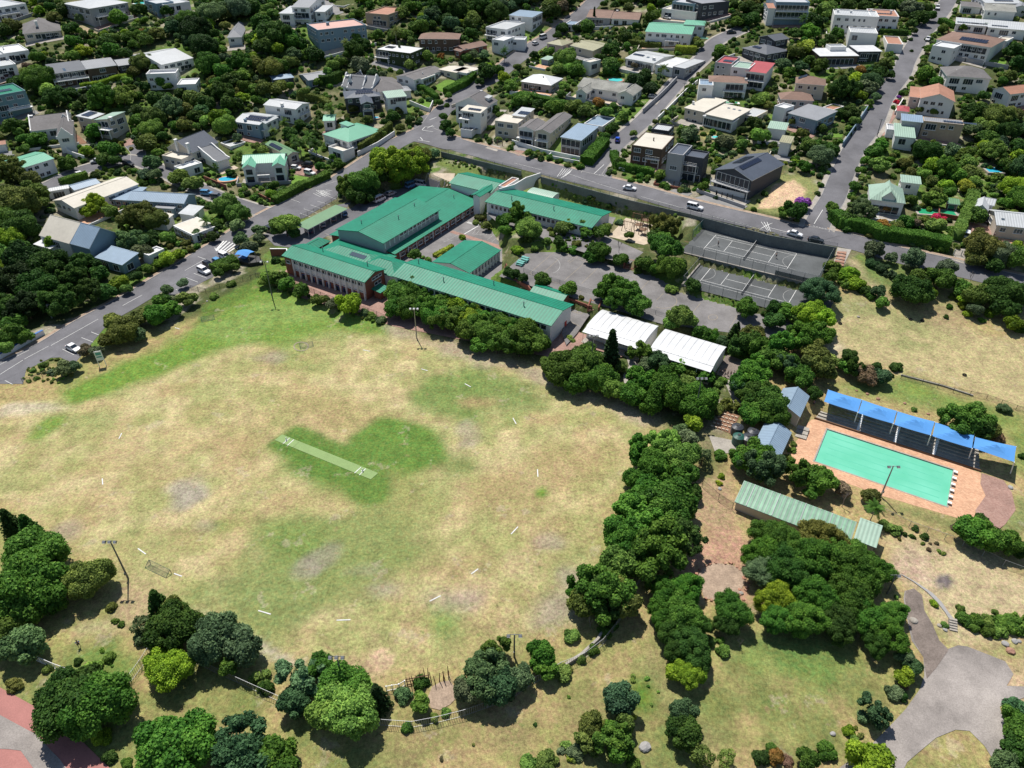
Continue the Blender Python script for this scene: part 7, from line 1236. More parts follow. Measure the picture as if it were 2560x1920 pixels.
# ---------------------------------------------------------------- foliage prototypes
def quadcloud(cen, nor, size, rs, asp=1.0):
    n = len(cen); t = rs.normal(size=(n,3)); a = np.cross(nor, t); a /= np.linalg.norm(a,axis=1,keepdims=True)+1e-9; b = np.cross(nor, a)
    s = size[:,None]; A = a*s*asp; B = b*s
    return np.stack([cen-A-B, cen+A-B*.6, cen+A*.8+B, cen-A*.7+B*1.1], 1)
def icos(sub):
    import bmesh
    bm = bmesh.new(); bmesh.ops.create_icosphere(bm, subdivisions=sub, radius=1); v = np.array([q.co[:] for q in bm.verts]); f = np.array([[q.index for q in p.verts] for p in bm.faces]); bm.free(); return v, f
IC1 = icos(1); IC2 = icos(2)
def crown_arrays(seed, nl, nb, leaf, zs=.75, flatb=.35, spread=.62, br=(.26,.42), core=True):
    rs = np.random.RandomState(seed); c = []
    while len(c) < nb:
        d = rs.normal(size=3); d /= np.linalg.norm(d)
        if d[2] < -.35: continue
        k = spread*rs.uniform(.72,1.1)*(1+.16*math.sin(2*math.atan2(d[1],d[0])+seed)+.1*math.sin(3*math.atan2(d[1],d[0])+seed*2)); p = d*k*np.array([1,1,zs]); 
        c.append(p)
    c.append(np.array([0,0,0])); c = np.array(c); r = rs.uniform(br[0],br[1],len(c)); r[-1] = .5
    w = r**2; w[-1] *= .4; bi = rs.choice(len(c), nl*3, p=w/w.sum()); d = rs.normal(size=(nl*3,3)); d /= np.linalg.norm(d,axis=1,keepdims=True)
    P = c[bi]+d*(r[bi]*rs.uniform(.86,1.12,nl*3))[:,None]
    dd = np.linalg.norm(P[:,None]-c[None],axis=2)/r[None]; inside = (dd < .8).sum(1) > 0; k = ~inside; k &= (P[:,2] > -.42*zs-.05) ; k &= (P[:,2] > -.1) | (rs.rand(len(k)) < .6)
    P, d, bi = P[k][:nl], d[k][:nl], bi[k][:nl]
    P = P+rs.normal(size=P.shape)*.018
    nor = d*.9+rs.normal(size=d.shape)*.55+np.array([0,0,.25]); nor /= np.linalg.norm(nor,axis=1,keepdims=True)
    Q = quadcloud(P, nor, leaf*rs.uniform(.6,1.25,len(P)), rs)
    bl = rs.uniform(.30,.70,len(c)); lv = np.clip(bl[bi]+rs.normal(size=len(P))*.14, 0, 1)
    V = Q.reshape(-1,3); F = np.arange(len(V)).reshape(-1,4)
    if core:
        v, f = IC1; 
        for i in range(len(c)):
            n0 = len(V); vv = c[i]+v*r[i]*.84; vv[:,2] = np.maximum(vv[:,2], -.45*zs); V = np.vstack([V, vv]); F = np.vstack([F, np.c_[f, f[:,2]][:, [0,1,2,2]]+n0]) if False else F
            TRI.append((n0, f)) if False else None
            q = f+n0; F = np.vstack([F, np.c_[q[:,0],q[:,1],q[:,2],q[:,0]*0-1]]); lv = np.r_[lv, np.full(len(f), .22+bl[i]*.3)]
    return V, F, lv
def tomesh(name, V, F, lv, mats, col=None):
    me = bpy.data.meshes.new(name); tri = F[:,3] < 0; nq = (~tri).sum(); Fq = F[~tri]; Ft = F[tri][:, :3]; lvs = np.r_[lv[~tri], lv[tri]]
    me.vertices.add(len(V)); me.vertices.foreach_set('co', V.astype(np.float32).ravel()); idx = np.r_[Fq.ravel(), Ft.ravel()].astype(np.int32)
    me.loops.add(len(idx)); me.loops.foreach_set('vertex_index', idx); me.polygons.add(len(Fq)+len(Ft))
    me.polygons.foreach_set('loop_start', np.r_[np.arange(len(Fq))*4, len(Fq)*4+np.arange(len(Ft))*3].astype(np.int32))
    for m_ in mats: me.materials.append(MATS[m_])
    a = me.attributes.new('lv', 'FLOAT', 'FACE'); a.data.foreach_set('value', lvs.astype(np.float32))
    if col is not None:
        colq = np.vstack([col[~tri], col[tri]]); ca = me.attributes.new('paint', 'FLOAT_COLOR', 'FACE'); ca.data.foreach_set('color', np.c_[colq, np.ones(len(colq))].astype(np.float32).ravel())
    me.update(calc_edges=True); return me
CR = {}
for i in range(5): CR['dome', i] = crown_arrays(10+i, 11500, 58, .031, .74, br=(.15,.33), spread=.76)
for i in (3,4): CR['dome', i] = crown_arrays(20+i, 11000, 50, .033, .8, br=(.11,.25), spread=.92)
for i in range(2): CR['fine', i] = crown_arrays(30+i, 17000, 95, .023, .70, br=(.12,.24), spread=.80)
for i in range(4): CR['mid', i] = crown_arrays(50+i, 4600, 32, .048, .88, br=(.19,.36), spread=.72)
CR['mid', 3] = crown_arrays(63, 4200, 26, .052, .95, br=(.14,.28), spread=.9)
for i in range(3): CR['small', i] = crown_arrays(70+i, 1900, 13, .08, .8, br=(.28,.45))
for i in range(2): CR['umb', i] = crown_arrays(90+i, 6500, 30, .038, .34, br=(.16,.26), spread=.78)
for i in range(2): CR['sparse', i] = crown_arrays(110+i, 1500, 14, .05, .8, br=(.22,.36), core=False)
for i in range(2): CR['tiny', i] = crown_arrays(130+i, 260, 6, .2, .75, br=(.4,.55))
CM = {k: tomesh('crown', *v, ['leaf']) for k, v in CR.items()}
def conifer_arrays(seed, tiers=15, wid=.30, n=5200):
    rs = np.random.RandomState(seed); V = []; lv = []
    for t in range(tiers):
        z = .08+.9*t/tiers; R = wid*(1-t/tiers)**.75+.02; nbr = max(5, int(11*(1-t/tiers)+4))
        for b in range(nbr):
            a = 2*math.pi*b/nbr+t*.7+rs.uniform(-.15,.15); Rb = R*rs.uniform(.8,1.1); m_ = max(6, int(n/tiers/nbr)); s = rs.rand(m_)**.7; sh = rs.rand()
            rad = s*Rb; zz = z+.02-s*.05+rs.normal(size=m_)*.012; off = rs.normal(size=m_)*.022*(1.2-s*.5)
            x = rad*np.cos(a)-off*np.sin(a); y = rad*np.sin(a)+off*np.cos(a); P = np.stack([x,y,zz],1); nor = rs.normal(size=(m_,3))*.5+np.array([np.cos(a)*.4,np.sin(a)*.4,1]); nor /= np.linalg.norm(nor,axis=1,keepdims=True)
            V.append(quadcloud(P, nor, np.full(m_,.018)*rs.uniform(.7,1.3,m_), rs)); lv.append(np.clip(.45+.2*(sh-.5)+rs.normal(size=m_)*.12,0,1))
    V = np.concatenate(V).reshape(-1,3); return V, np.arange(len(V)).reshape(-1,4), np.concatenate(lv)
CM['con',0] = tomesh('crown', *conifer_arrays(1), ['leaf']); CM['con',1] = tomesh('crown', *conifer_arrays(2, 18, .20), ['leaf']); CM['con',2] = tomesh('crown', *conifer_arrays(3, 22, .10, 3500), ['leaf'])
def frond_mesh(seed, nf=30, L=1.0, droop=.8):
    rs = np.random.RandomState(seed); V = []; F = []; lv = []
    for i in range(nf):
        a = 2*math.pi*i/nf*1.0+rs.uniform(-.2,.2); el = rs.uniform(-.1,1.25); Lf = L*rs.uniform(.8,1.1); p = np.array([0,0,0.]); d = np.array([math.cos(a)*math.cos(el), math.sin(a)*math.cos(el), math.sin(el)]); side = np.array([-math.sin(a), math.cos(a), 0]); pts = []
        for k in range(8): pts.append((p.copy(), d.copy())); p = p+d*Lf/7; d = d+np.array([0,0,-droop*.26]); d /= np.linalg.norm(d)
        sh = rs.uniform(.3,.65)
        for k in range(7):
            for j in range(3):
                t = (k+j/3)/7; q = pts[k][0]+(pts[k+1][0]-pts[k][0])*(j/3); wd = .17*L*math.sin(math.pi*min(1,.12+t*.88))**.6+.02; dd = pts[k][1]*L*.035
                for s in (-1,1):
                    e = q+side*s*wd+pts[k][1]*.06*L+np.array([0,0,-.35*wd]); n0 = len(V); V += [q-dd*.5, q+dd*.6, e+dd*.3, e-dd*.1]; F.append((n0,n0+1,n0+2,n0+3)); lv.append(min(1,max(0,sh+rs.normal()*.08)))
    return np.array(V), np.array(F), np.array(lv)
for i in range(3): CM['palm',i] = tomesh('crown', *frond_mesh(i), ['leaf'])
def branch_mesh(seed, lev=5, up=.9):
    rs = random.Random(seed); g = MB()
    def rec(p, d, L, r, k):
        q = p+d*L; g.tube(p, q, r, r*.65, n=4 if k < 4 else 6, cap=False)
        if k == 0: return
        for i in range(3 if k > 1 else 2):
            e = (d+Vector((rs.uniform(-1,1),rs.uniform(-1,1),rs.uniform(-.2,.8)))*.75).normalized(); rec(q, e, L*rs.uniform(.6,.8), r*.6, k-1)
    rec(Vector((0,0,-.05)), Vector((0,0,1)), .3, .03, lev); return g.mesh('branches', ['bark_grey'])
BARE = [branch_mesh(s) for s in (1,2)]
def trunk_mesh(seed):
    rs = random.Random(seed); g = MB(); g.tube((0,0,-.12),(0,0,.45),.055,.04,n=7)
    for i in range(5): a = 2*math.pi*i/5+rs.uniform(-.4,.4); q = Vector((math.cos(a)*.3,math.sin(a)*.3,.8+rs.uniform(-.1,.15))); m_ = Vector((math.cos(a)*.08,math.sin(a)*.08,.5)); g.tube((0,0,.4),m_,.035,.028,n=5); g.tube(m_,q,.028,.012,n=5)
    return g.mesh('trunk', ['bark'])
TRK = [trunk_mesh(s) for s in range(4)]
gt = MB(); gt.tube((0,0,-.1),(0,0,.9),.02,.008,n=6); CTRK = gt.mesh('trunk',['bark']); gt = MB(); gt.tube((0,0,-.05),(.02,0,.5),.055,.04,n=8); gt.tube((.02,0,.5),(0,0,1.0),.04,.045,n=8); PTRK = gt.mesh('trunk',['bark_grey'])
PAL = {'dk':(.044,.100,.016),'md':(.085,.170,.020),'br':(.185,.290,.012),'ol':(.125,.165,.032),'gr':(.115,.175,.075),'bl':(.054,.115,.044),'yl':(.30,.36,.03),'og':(.30,.17,.03),'re':(.55,.015,.06),'pu':(.30,.09,.36),'bw':(.17,.13,.075),'lt':(.140,.245,.040),'vd':(.024,.058,.014),'gn':(.070,.175,.018)}
CN = {'dk':'dark green','md':'green','br':'bright yellow-green','ol':'olive green','gr':'grey-green','bl':'blue-green','yl':'yellow','og':'orange-tinged','re':'crimson flowering','pu':'purple flowering','bw':'brownish','lt':'light green','vd':'very dark','gn':'deep green'}
TREES = []; TP = []          # label work is done at the end
cnt_ = [0]
def jit(c, a=.14): k = 1+rnd.uniform(-a*1.4,a*1.4); return tuple(max(0, x*k*(1+rnd.uniform(-.13,.13))) for x in c)
QUEUE = []
def plant_at(X, Y, R, kind, ck, px=None, flat=1.0):
    if kind == 'auto': kind = 'dome' if R > 3.6 else 'mid' if R > 1.9 else 'small'
    QUEUE.append((X,Y,R,kind,ck,flat)); TP.append((X,Y,R if kind not in ('con','conn','cyp') else R*.25))
def build_plant(X, Y, R, kind, ck, flat=1.0):
    i = cnt_[0]; cnt_[0] += 1; z = float(H(X, Y)); col = jit(PAL[ck]); rz = rnd.uniform(0, 6.28)
    if kind == 'auto': kind = 'dome' if R > 3.6 else 'mid' if R > 1.9 else 'small'
    if kind in ('con','conn','cyp'):
        j = {'con':0,'conn':1,'cyp':2}[kind]; Hh = R; r = empty('conifer',(X,Y,z),rz); o = obj('crown', CM['con',j], r, None, 0, Hh, col); obj('trunk', CTRK, r, None, 0, Hh); w = {'con':.3,'conn':.2,'cyp':.1}[kind]*Hh; noun = 'conifer' if kind != 'cyp' else 'cypress'; hc = Hh*.5
    elif kind == 'palm':
        Hh = R*1.7; r = empty('palm_tree',(X,Y,z),rz); obj('crown', CM['palm',i % 3], r, (0,0,Hh), 0, R, col); obj('trunk', PTRK, r, None, 0, (R*.9,R*.9,Hh)); w = R; noun = 'palm'; hc = Hh
    elif kind == 'bare':
        Hh = R*1.9; r = empty('bare_tree',(X,Y,z),rz); me_ = obj('branches', BARE[i % 2], r, None, 0, (R*1.0,R*1.0,Hh)); w = R; noun = 'leafless shrub'; hc = Hh*.6
    elif R < 1.55 or kind == 'shrub':
        k = 'mid' if (R > 1.6) else 'small'; n_ = 4 if k == 'mid' else 3; r = obj('shrub', CM[k, i % n_], None, (X,Y,z+R*.25), rz, (R,R,R*.85*flat), col); w = R; noun = 'shrub'; hc = R*.3
    else:
        n_ = {'dome':5,'fine':2,'mid':4,'umb':2,'sparse':2,'small':3}[kind]; hb = min(1.3+R*.42, 4.6) if kind != 'umb' else R*.95; r = empty('broadleaf_tree',(X,Y,z),rz)
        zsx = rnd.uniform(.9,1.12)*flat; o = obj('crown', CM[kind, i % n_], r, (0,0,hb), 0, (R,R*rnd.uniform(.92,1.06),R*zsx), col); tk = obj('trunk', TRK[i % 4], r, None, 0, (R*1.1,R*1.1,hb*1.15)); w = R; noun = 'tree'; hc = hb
        if kind == 'umb': noun = 'spreading tree'
        if kind == 'sparse': noun = 'thin airy tree'
    P = pr(np.array([X,Y,z+hc])); TREES.append((r, noun, ck, w, P[0], P[1])); return r
def tree(tile, x, y, rp, ck='md', kind='auto', flat=1.0):
    p = T(tile,x,y); rpx = rp*TL[tile][2]*(1.06 if kind in ('auto','umb') and tile not in 'ABCDG' else 1); h = 2.5
    if tile in 'ABCDE' and rpx > 7:
        cx, cy, r4 = p[0]/4, p[1]/4, rpx/4; s_ = PROT[max(0,int(cy-r4)):int(cy+r4)+1, max(0,int(cx-r4)):int(cx+r4)+1]
        if s_.size and s_.mean() > .22: rpx *= .74
    for _ in range(4):
        P = at(p, h); R = rpx*pr(P)[2]/FPX
        if kind in ('con','conn','cyp'): h = R*1.0; 
        elif kind == 'palm': h = R*1.7
        elif kind == 'bare': h = R*1.1
        elif kind == 'umb': h = R*.95
        elif R < 1.55 or kind == 'shrub': h = R*.3
        else: h = min(1.3+R*.42, 4.6)
    if kind in ('con','conn','cyp'): R = R*2.0           # rp is half the height there
    plant_at(float(P[0]), float(P[1]), float(R), kind, ck, flat=flat)
def many(tile, s):
    for e in s.split(';'):
        e = e.split()
        if not e: continue
        tree(tile, float(e[0]), float(e[1]), float(e[2]), e[3] if len(e) > 3 else rnd.choice(['dk','md','md','gn','ol','bl']), e[4] if len(e) > 4 else 'auto')
many('I','195 60 150 dk con;60 10 130 dk con;330 300 130 vd con;240 240 185 gn;190 470 230 gn;40 600 200 md;330 520 130 gn;150 840 140 gr;30 720 150 md;605 400 140 ol;1055 560 150 dk con;1150 730 175 dk;1180 660 110 ol;955 700 85 gr sparse;960 790 60 gr;1440 800 165 gr;1600 860 140 gr;1530 980 70 md;1130 985 155 br fine;470 1230 215 dk;660 1250 200 gn;560 1150 150 dk;1190 1520 240 gn;1610 1560 210 bl;1850 1620 160 gn;745 585 38 ol;772 677 24 md;810 697 24 md;522 948 30 dk;95 1110 55 ol;680 1465 62 br;735 1585 52 dk;850 1625 42 md sparse;1740 1025 75 gr bare;730 920 45 lt shrub;620 990 60 lt shrub;320 1000 35 ol;1780 1120 60 dk shrub')
many('J','400 880 180 gr;330 1090 140 bl;560 800 120 gn;760 960 210 gn;800 1150 240 lt;620 1150 160 lt;930 1050 130 gr;1045 1040 190 vd con;1415 1090 88 md;1430 930 70 dk;1270 1030 85 gr sparse;1960 860 200 gr;2060 660 120 md;1830 990 120 gr;2100 950 170 bl;40 880 85 ol sparse;1305 1320 55 gn shrub;1640 1180 50 lt shrub;1540 1220 45 lt shrub')
many('K','60 880 120 gr;250 680 125 gn;430 830 80 lt;300 820 90 gn;760 180 190 dk;930 220 160 ol;570 150 100 gn;700 30 120 lt;860 40 120 md;860 330 80 gr sparse;680 380 90 bw bare;520 510 75 lt sparse;700 640 60 md shrub;800 480 65 gn shrub;880 420 60 dk shrub;600 720 50 ol shrub;480 800 45 ol shrub;1330 160 150 gn fine;1500 130 160 gn fine;1300 330 140 gn fine;1470 330 190 gn fine;1590 400 130 dk fine;1400 480 150 dk fine;1540 600 180 dk fine;1440 640 130 dk fine;1620 690 110 dk fine;1410 830 90 br fine;1520 850 130 br fine;1620 830 90 br fine;1900 300 165 gn fine;1870 420 110 dk fine;1980 560 80 bw bare;940 1060 145 bl;880 1420 150 gn;930 1530 110 gn;820 1330 90 gn;980 1270 90 ol;1060 1220 25 yl shrub;690 1300 120 ol;650 1430 90 ol;1480 1180 120 bl;1500 1350 150 dk;1430 1300 110 dk;1640 1560 130 ol sparse;1850 1590 100 ol sparse;300 1610 110 lt shrub;150 1640 90 lt shrub;545 1520 80 gr;425 1510 35 gr;510 1570 45 yl shrub;2150 1570 75 dk;1050 1620 70 md shrub;1820 640 65 lt sparse;1800 560 40 lt;490 1045 18 md shrub;200 1280 20 dk shrub;1700 420 60 lt shrub;1720 560 50 lt shrub')
many('N','330 1365 145 gn fine;260 1500 140 gn fine;690 1400 165 ol fine;500 1470 140 gn fine;870 1500 150 gn fine;1020 1570 130 gn fine;650 1560 200 gn fine;420 1620 180 dk fine;920 1640 200 gn fine;1100 1640 130 gn fine;250 1640 130 gr fine')
many('L','60 200 170 br fine;80 380 150 gn fine;300 380 180 gn fine;420 180 190 gn fine;720 180 200 gn fine;600 400 180 dk fine;850 350 180 gn fine;1020 500 170 gn fine;1080 330 130 gn fine;930 560 130 dk fine;1190 690 85 gr;1250 770 85 bl;1180 860 85 br;1090 1000 75 gr;1150 1030 60 dk;1170 950 50 bw shrub;920 1180 120 bl;830 1230 60 gr;700 1340 60 br shrub;750 1410 45 lt shrub;490 1510 85 gn;340 1580 100 gn;60 1560 80 og;170 1600 60 bw sparse;20 1500 60 md;860 1640 190 br;1660 280 42 lt shrub;1435 235 38 br shrub;1520 425 35 lt shrub;1960 310 32 lt shrub;2150 1140 100 bl;2130 1240 110 gn;2200 1400 140 gn;2160 1550 150 dk;2050 1640 120 gr;1110 180 22 lt shrub;800 1500 22 dk shrub')
many('N','1850 1350 130 gn;1960 1400 110 gn;1720 1310 50 bw sparse;2110 1430 95 md;2180 1470 70 dk;1890 1250 60 dk;1760 520 150 md;1880 590 90 dk;1980 560 70 ol;2020 640 55 bw shrub;1850 420 70 lt sparse;2060 430 55 gr shrub;2200 780 30 dk;280 380 150 gn;200 330 120 dk;330 470 120 gn;180 480 90 gn;400 400 80 dk;530 195 100 gn;680 130 110 ol;440 110 90 bl;180 200 140 gn;90 250 80 bl;260 870 150 bl;100 800 90 gn;180 780 120 gn;330 890 60 md;520 910 105 gn;700 970 115 gn;620 1040 60 gn;880 1080 100 bw bare;860 1010 70 bw sparse;1070 1070 70 ol;1100 1170 90 md palm;490 690 28 lt shrub;480 735 34 lt shrub;455 790 34 lt shrub;1150 170 72 bl;1110 110 40 dk;1050 190 75 bw sparse;930 110 80 dk;915 20 55 dk;1262 110 45 dk;1210 175 30 dk shrub;640 300 60 dk sparse;740 60 70 lt sparse;1390 430 25 lt shrub;1240 1330 60 lt shrub;1160 1290 45 ol shrub;1470 1380 35 dk shrub;1400 1320 30 dk shrub')
many('M','430 430 165 md;640 360 160 md;330 380 90 md;560 540 120 md;760 510 140 gn;880 600 110 lt;940 400 60 lt;1130 540 140 gn;1050 650 110 gn;1340 620 180 gn;1500 560 90 lt;1200 720 110 gn;1600 700 160 gn;1500 760 120 gn;1570 870 85 br;1680 800 70 gn;858 250 215 vd conn;1110 280 95 md;1020 290 45 md;1260 370 100 bl;1160 390 80 gr;1430 390 80 md;1550 430 60 md;1690 480 70 gn;1630 460 40 lt;1780 560 50 lt shrub;1760 620 45 lt shrub;1820 520 40 md shrub;1530 1000 80 gr;1440 980 60 gr;1100 1150 120 gn;1300 1080 150 lt;1450 1200 160 lt;1220 1270 150 gn;1060 1370 100 gn;1290 1380 150 gn;1480 1370 140 gn;1170 1500 150 gn;1400 1540 160 gn;1570 1480 80 dk;1050 1560 90 gn;1000 1640 110 gn;1240 1640 140 gn;1450 1640 120 gn;1650 1180 100 gr sparse;1790 1170 60 md shrub;1760 780 70 ol shrub;2130 1230 150 gn;1960 1200 90 gn;500 175 50 lt;1010 450 30 md shrub;1810 1350 35 br shrub;1790 1410 30 br shrub;2100 430 130 gn;1990 560 110 gn;2130 640 110 dk;2060 800 110 gn;2180 760 90 dk;1870 740 80 ol shrub;1950 60 60 dk con;2080 140 110 ol;2190 240 80 dk;1960 200 90 dk;1960 1010 20 lt shrub')
many('L','1690 380 75 md shrub;1790 390 80 md shrub;1900 400 75 lt shrub;1990 390 80 md shrub;2090 400 85 md shrub;2190 400 85 lt shrub;1780 440 60 md shrub;1900 470 75 md shrub;2010 480 70 lt shrub;2120 460 80 md shrub;2220 450 80 md shrub;1960 510 45 md shrub')
many('Z','1440 1095 60 gn;1380 1130 60 gn;1420 1190 65 gn;1350 1170 45 gn;1340 1215 42 lt;1470 1160 45 dk;1300 1285 60 gn;1270 1300 40 ol')
many('G','60 480 100 gn;90 560 70 dk;150 590 115 lt;760 800 100 gn;680 830 70 gn;940 850 72 gn;1310 740 150 gn umb;1300 700 110 md umb;1160 890 90 gn;1230 930 70 gn;1370 930 120 md;1450 900 70 dk;1310 590 130 ol;1240 640 80 dk;1380 560 60 ol;420 580 70 lt sparse;490 560 70 lt;600 560 75 lt;640 620 60 md;770 610 80 md sparse;820 570 50 lt;930 720 80 gr bare;760 690 70 gr bare;250 1030 80 md;480 1110 85 gn;100 1010 50 dk;20 980 60 dk;860 1110 130 gn;970 1190 160 gn;1090 1260 120 gn;780 1130 90 gn;920 1060 80 gn;1570 1080 80 dk;2030 1280 105 gn;1380 1120 60 lt shrub;1450 1350 120 lt;1380 1410 80 lt;1540 1370 70 lt;1640 1490 90 gn;1740 1530 70 gn;1820 1570 70 bl;1915 1500 110 dk con;2040 1560 120 dk;2130 1620 110 gn;1950 1640 90 dk;50 780 55 br shrub;405 690 50 dk;440 760 55 gn shrub;520 780 55 gn shrub;300 700 45 lt shrub;350 640 35 ol shrub;560 720 45 ol shrub;330 600 30 ol shrub;1060 325 55 bw bare;925 540 40 gr sparse;1020 640 45 md;840 400 35 dk shrub;690 330 35 dk shrub;630 360 25 bl shrub;1330 960 50 md shrub;120 690 50 ol shrub;1080 960 40 lt shrub;600 1190 30 ol shrub;1720 1500 60 md shrub;190 760 35 lt shrub;2190 1330 40 dk')
many('H','440 860 150 bl fine;360 1060 130 br;480 1100 110 br;280 1080 90 md;150 1020 80 gn;60 990 70 dk;60 1100 90 dk;350 1240 150 gn;240 1300 100 gn;480 1230 80 gn;100 1330 120 gn;40 1450 120 gn;190 1480 90 gn;400 1400 110 ol;470 1500 100 ol sparse;560 640 65 md;550 720 60 md;690 720 100 br shrub;740 790 90 br shrub;660 800 60 lt shrub;830 850 60 dk shrub;900 620 60 bl shrub;980 660 60 bl shrub;1060 720 55 bl shrub;960 850 62 bl;995 945 60 md;880 900 45 gn;1230 850 150 dk;1330 900 100 dk;1320 740 90 md;1490 760 110 gn;1530 660 95 gr;1400 860 60 br;1260 570 95 gr;1240 620 55 gr;915 490 90 gr;1070 560 55 gr;1770 720 75 bw bare;1850 480 150 ol;1780 560 90 ol;2000 540 120 gr;2120 560 120 gn;1950 620 80 dk;1690 830 90 gn;1790 900 110 ol;1990 880 150 dk;2120 880 130 dk;2050 1010 110 dk;1810 1010 70 gr;1725 1050 45 br;1680 980 45 br;1915 1050 48 br;1850 1110 30 gn;2110 1120 78 br;2170 1180 50 md;1570 990 30 gn;1540 1078 24 dk;1600 900 40 lt;1690 910 50 br;700 1400 60 dk;700 1510 75 gn;620 1480 60 lt sparse;850 1540 80 bw sparse;980 1590 75 bl;940 1500 40 dk;1115 1520 50 dk;810 170 105 gr;700 230 70 dk;1020 170 42 og;1000 290 68 og;1190 250 70 gn;1110 290 60 ol;1280 260 50 bw;1460 280 85 lt;1460 215 50 re;1520 235 30 re;230 170 95 dk;150 170 60 gn;310 90 70 pu;270 100 50 pu;1340 380 65 gn shrub;1350 240 50 ol;1450 60 85 md;940 330 50 br shrub;2160 460 60 br;1820 200 85 md;2100 180 55 ol;2190 60 110 gn;2050 90 60 gn;560 130 60 md;600 200 50 gn;1240 60 60 md')
many('E','120 120 190 ol;260 60 150 ol;60 260 150 gn;180 300 150 dk;300 330 90 dk;60 400 110 br;470 430 120 br;600 400 110 ol;830 110 130 br;760 170 80 br;930 160 90 lt;1200 220 180 ol;1350 250 130 ol;1130 430 140 gr;1230 520 120 gr;1060 560 70 gr;1450 390 90 lt;1300 400 80 dk;200 620 170 vd;400 650 170 dk;120 820 190 vd;330 850 170 dk;720 650 170 dk;850 700 110 dk;620 760 120 dk;520 950 150 dk;230 1000 150 vd;60 1000 130 dk;110 1120 90 gn;760 870 120 dk;900 860 80 dk;1040 770 105 br;1090 830 50 lt;1450 560 95 br;1380 600 70 br;1540 530 55 br;1270 650 65 md;1180 720 60 dk;1780 250 90 md palm;1950 120 140 lt;2060 190 130 lt;2050 280 90 gr;1870 300 70 dk;1700 360 70 gr;1830 380 70 dk;2080 400 95 gr sparse;2150 470 70 gr sparse;1430 840 75 gr sparse;1470 930 70 gr;1570 780 70 gr sparse;1620 920 105 ol;1400 940 110 gn;1480 1010 90 gn;1330 1070 110 gn;1230 1060 90 ol;980 1110 120 ol;1080 1200 130 ol;940 1260 90 ol;1190 1220 80 gr sparse;740 1360 90 bw sparse;830 1370 60 gr;640 1500 80 gr sparse;540 1520 80 gr;370 1500 55 ol shrub;460 1560 45 gr shrub;290 1540 40 lt shrub;680 1400 60 bw bare;100 1250 110 md;200 1240 80 md;50 1330 80 lt;1950 640 80 md;1880 690 65 md;2020 640 60 md;1850 900 45 lt shrub;2000 790 45 lt shrub;1600 440 60 ol shrub;1640 500 50 ol shrub;1260 120 50 dk;30 640 90 br')
many('F','250 540 125 lt umb;180 600 60 lt;330 620 60 dk;920 200 130 md;800 230 110 md;960 290 90 dk;860 310 90 dk;1180 60 160 br;1320 40 150 br;1080 0 110 br;1250 130 110 br;1400 -30 100 ol;1100 130 90 dk;1060 80 70 gr;190 1020 85 md;110 1010 70 lt;270 1060 70 gn;60 1040 50 lt;390 1120 78 md;520 1200 52 ol;590 1200 48 ol;660 1235 62 gr;800 1255 105 br;940 1320 45 gr;1000 1350 45 ol;1080 1380 48 gr;170 870 42 dk;240 890 32 dk;1240 1170 130 gn;1370 1080 120 gn;1200 1280 100 gn;1330 1270 120 gn;1470 1180 90 gn;1500 1300 130 gn;1640 1230 80 gn;1650 1380 120 md;1740 1280 110 br;1860 1380 120 br;1830 1480 110 md;1990 1500 120 md;2010 1400 80 md;2120 1450 120 md;2180 1560 110 md;2080 1600 90 gn;1920 1600 80 gn;1370 810 58 md;1300 800 40 bw sparse;1785 670 34 br;1490 858 32 lt shrub;1440 840 25 lt shrub;1940 500 50 ol shrub;1990 560 45 ol;1900 540 35 ol sparse;2150 510 75 gn;2160 600 60 gn;1590 830 25 yl shrub;1640 790 22 yl shrub;700 790 1 md;2180 960 50 dk;30 600 60 gr sparse;20 670 50 gr sparse')
many('F','1290 1110 90 gn;1480 1190 100 gn;1600 1250 100 md;1720 1290 105 br;1850 1335 110 md;1980 1375 105 gn;2100 1410 110 md;2210 1470 110 gn;1360 1190 120 gn;1900 1440 120 md;1560 1350 120 gn')
many('M','90 130 150 md;200 200 110 md;60 240 110 gn;0 180 110 gn;290 190 60 md')
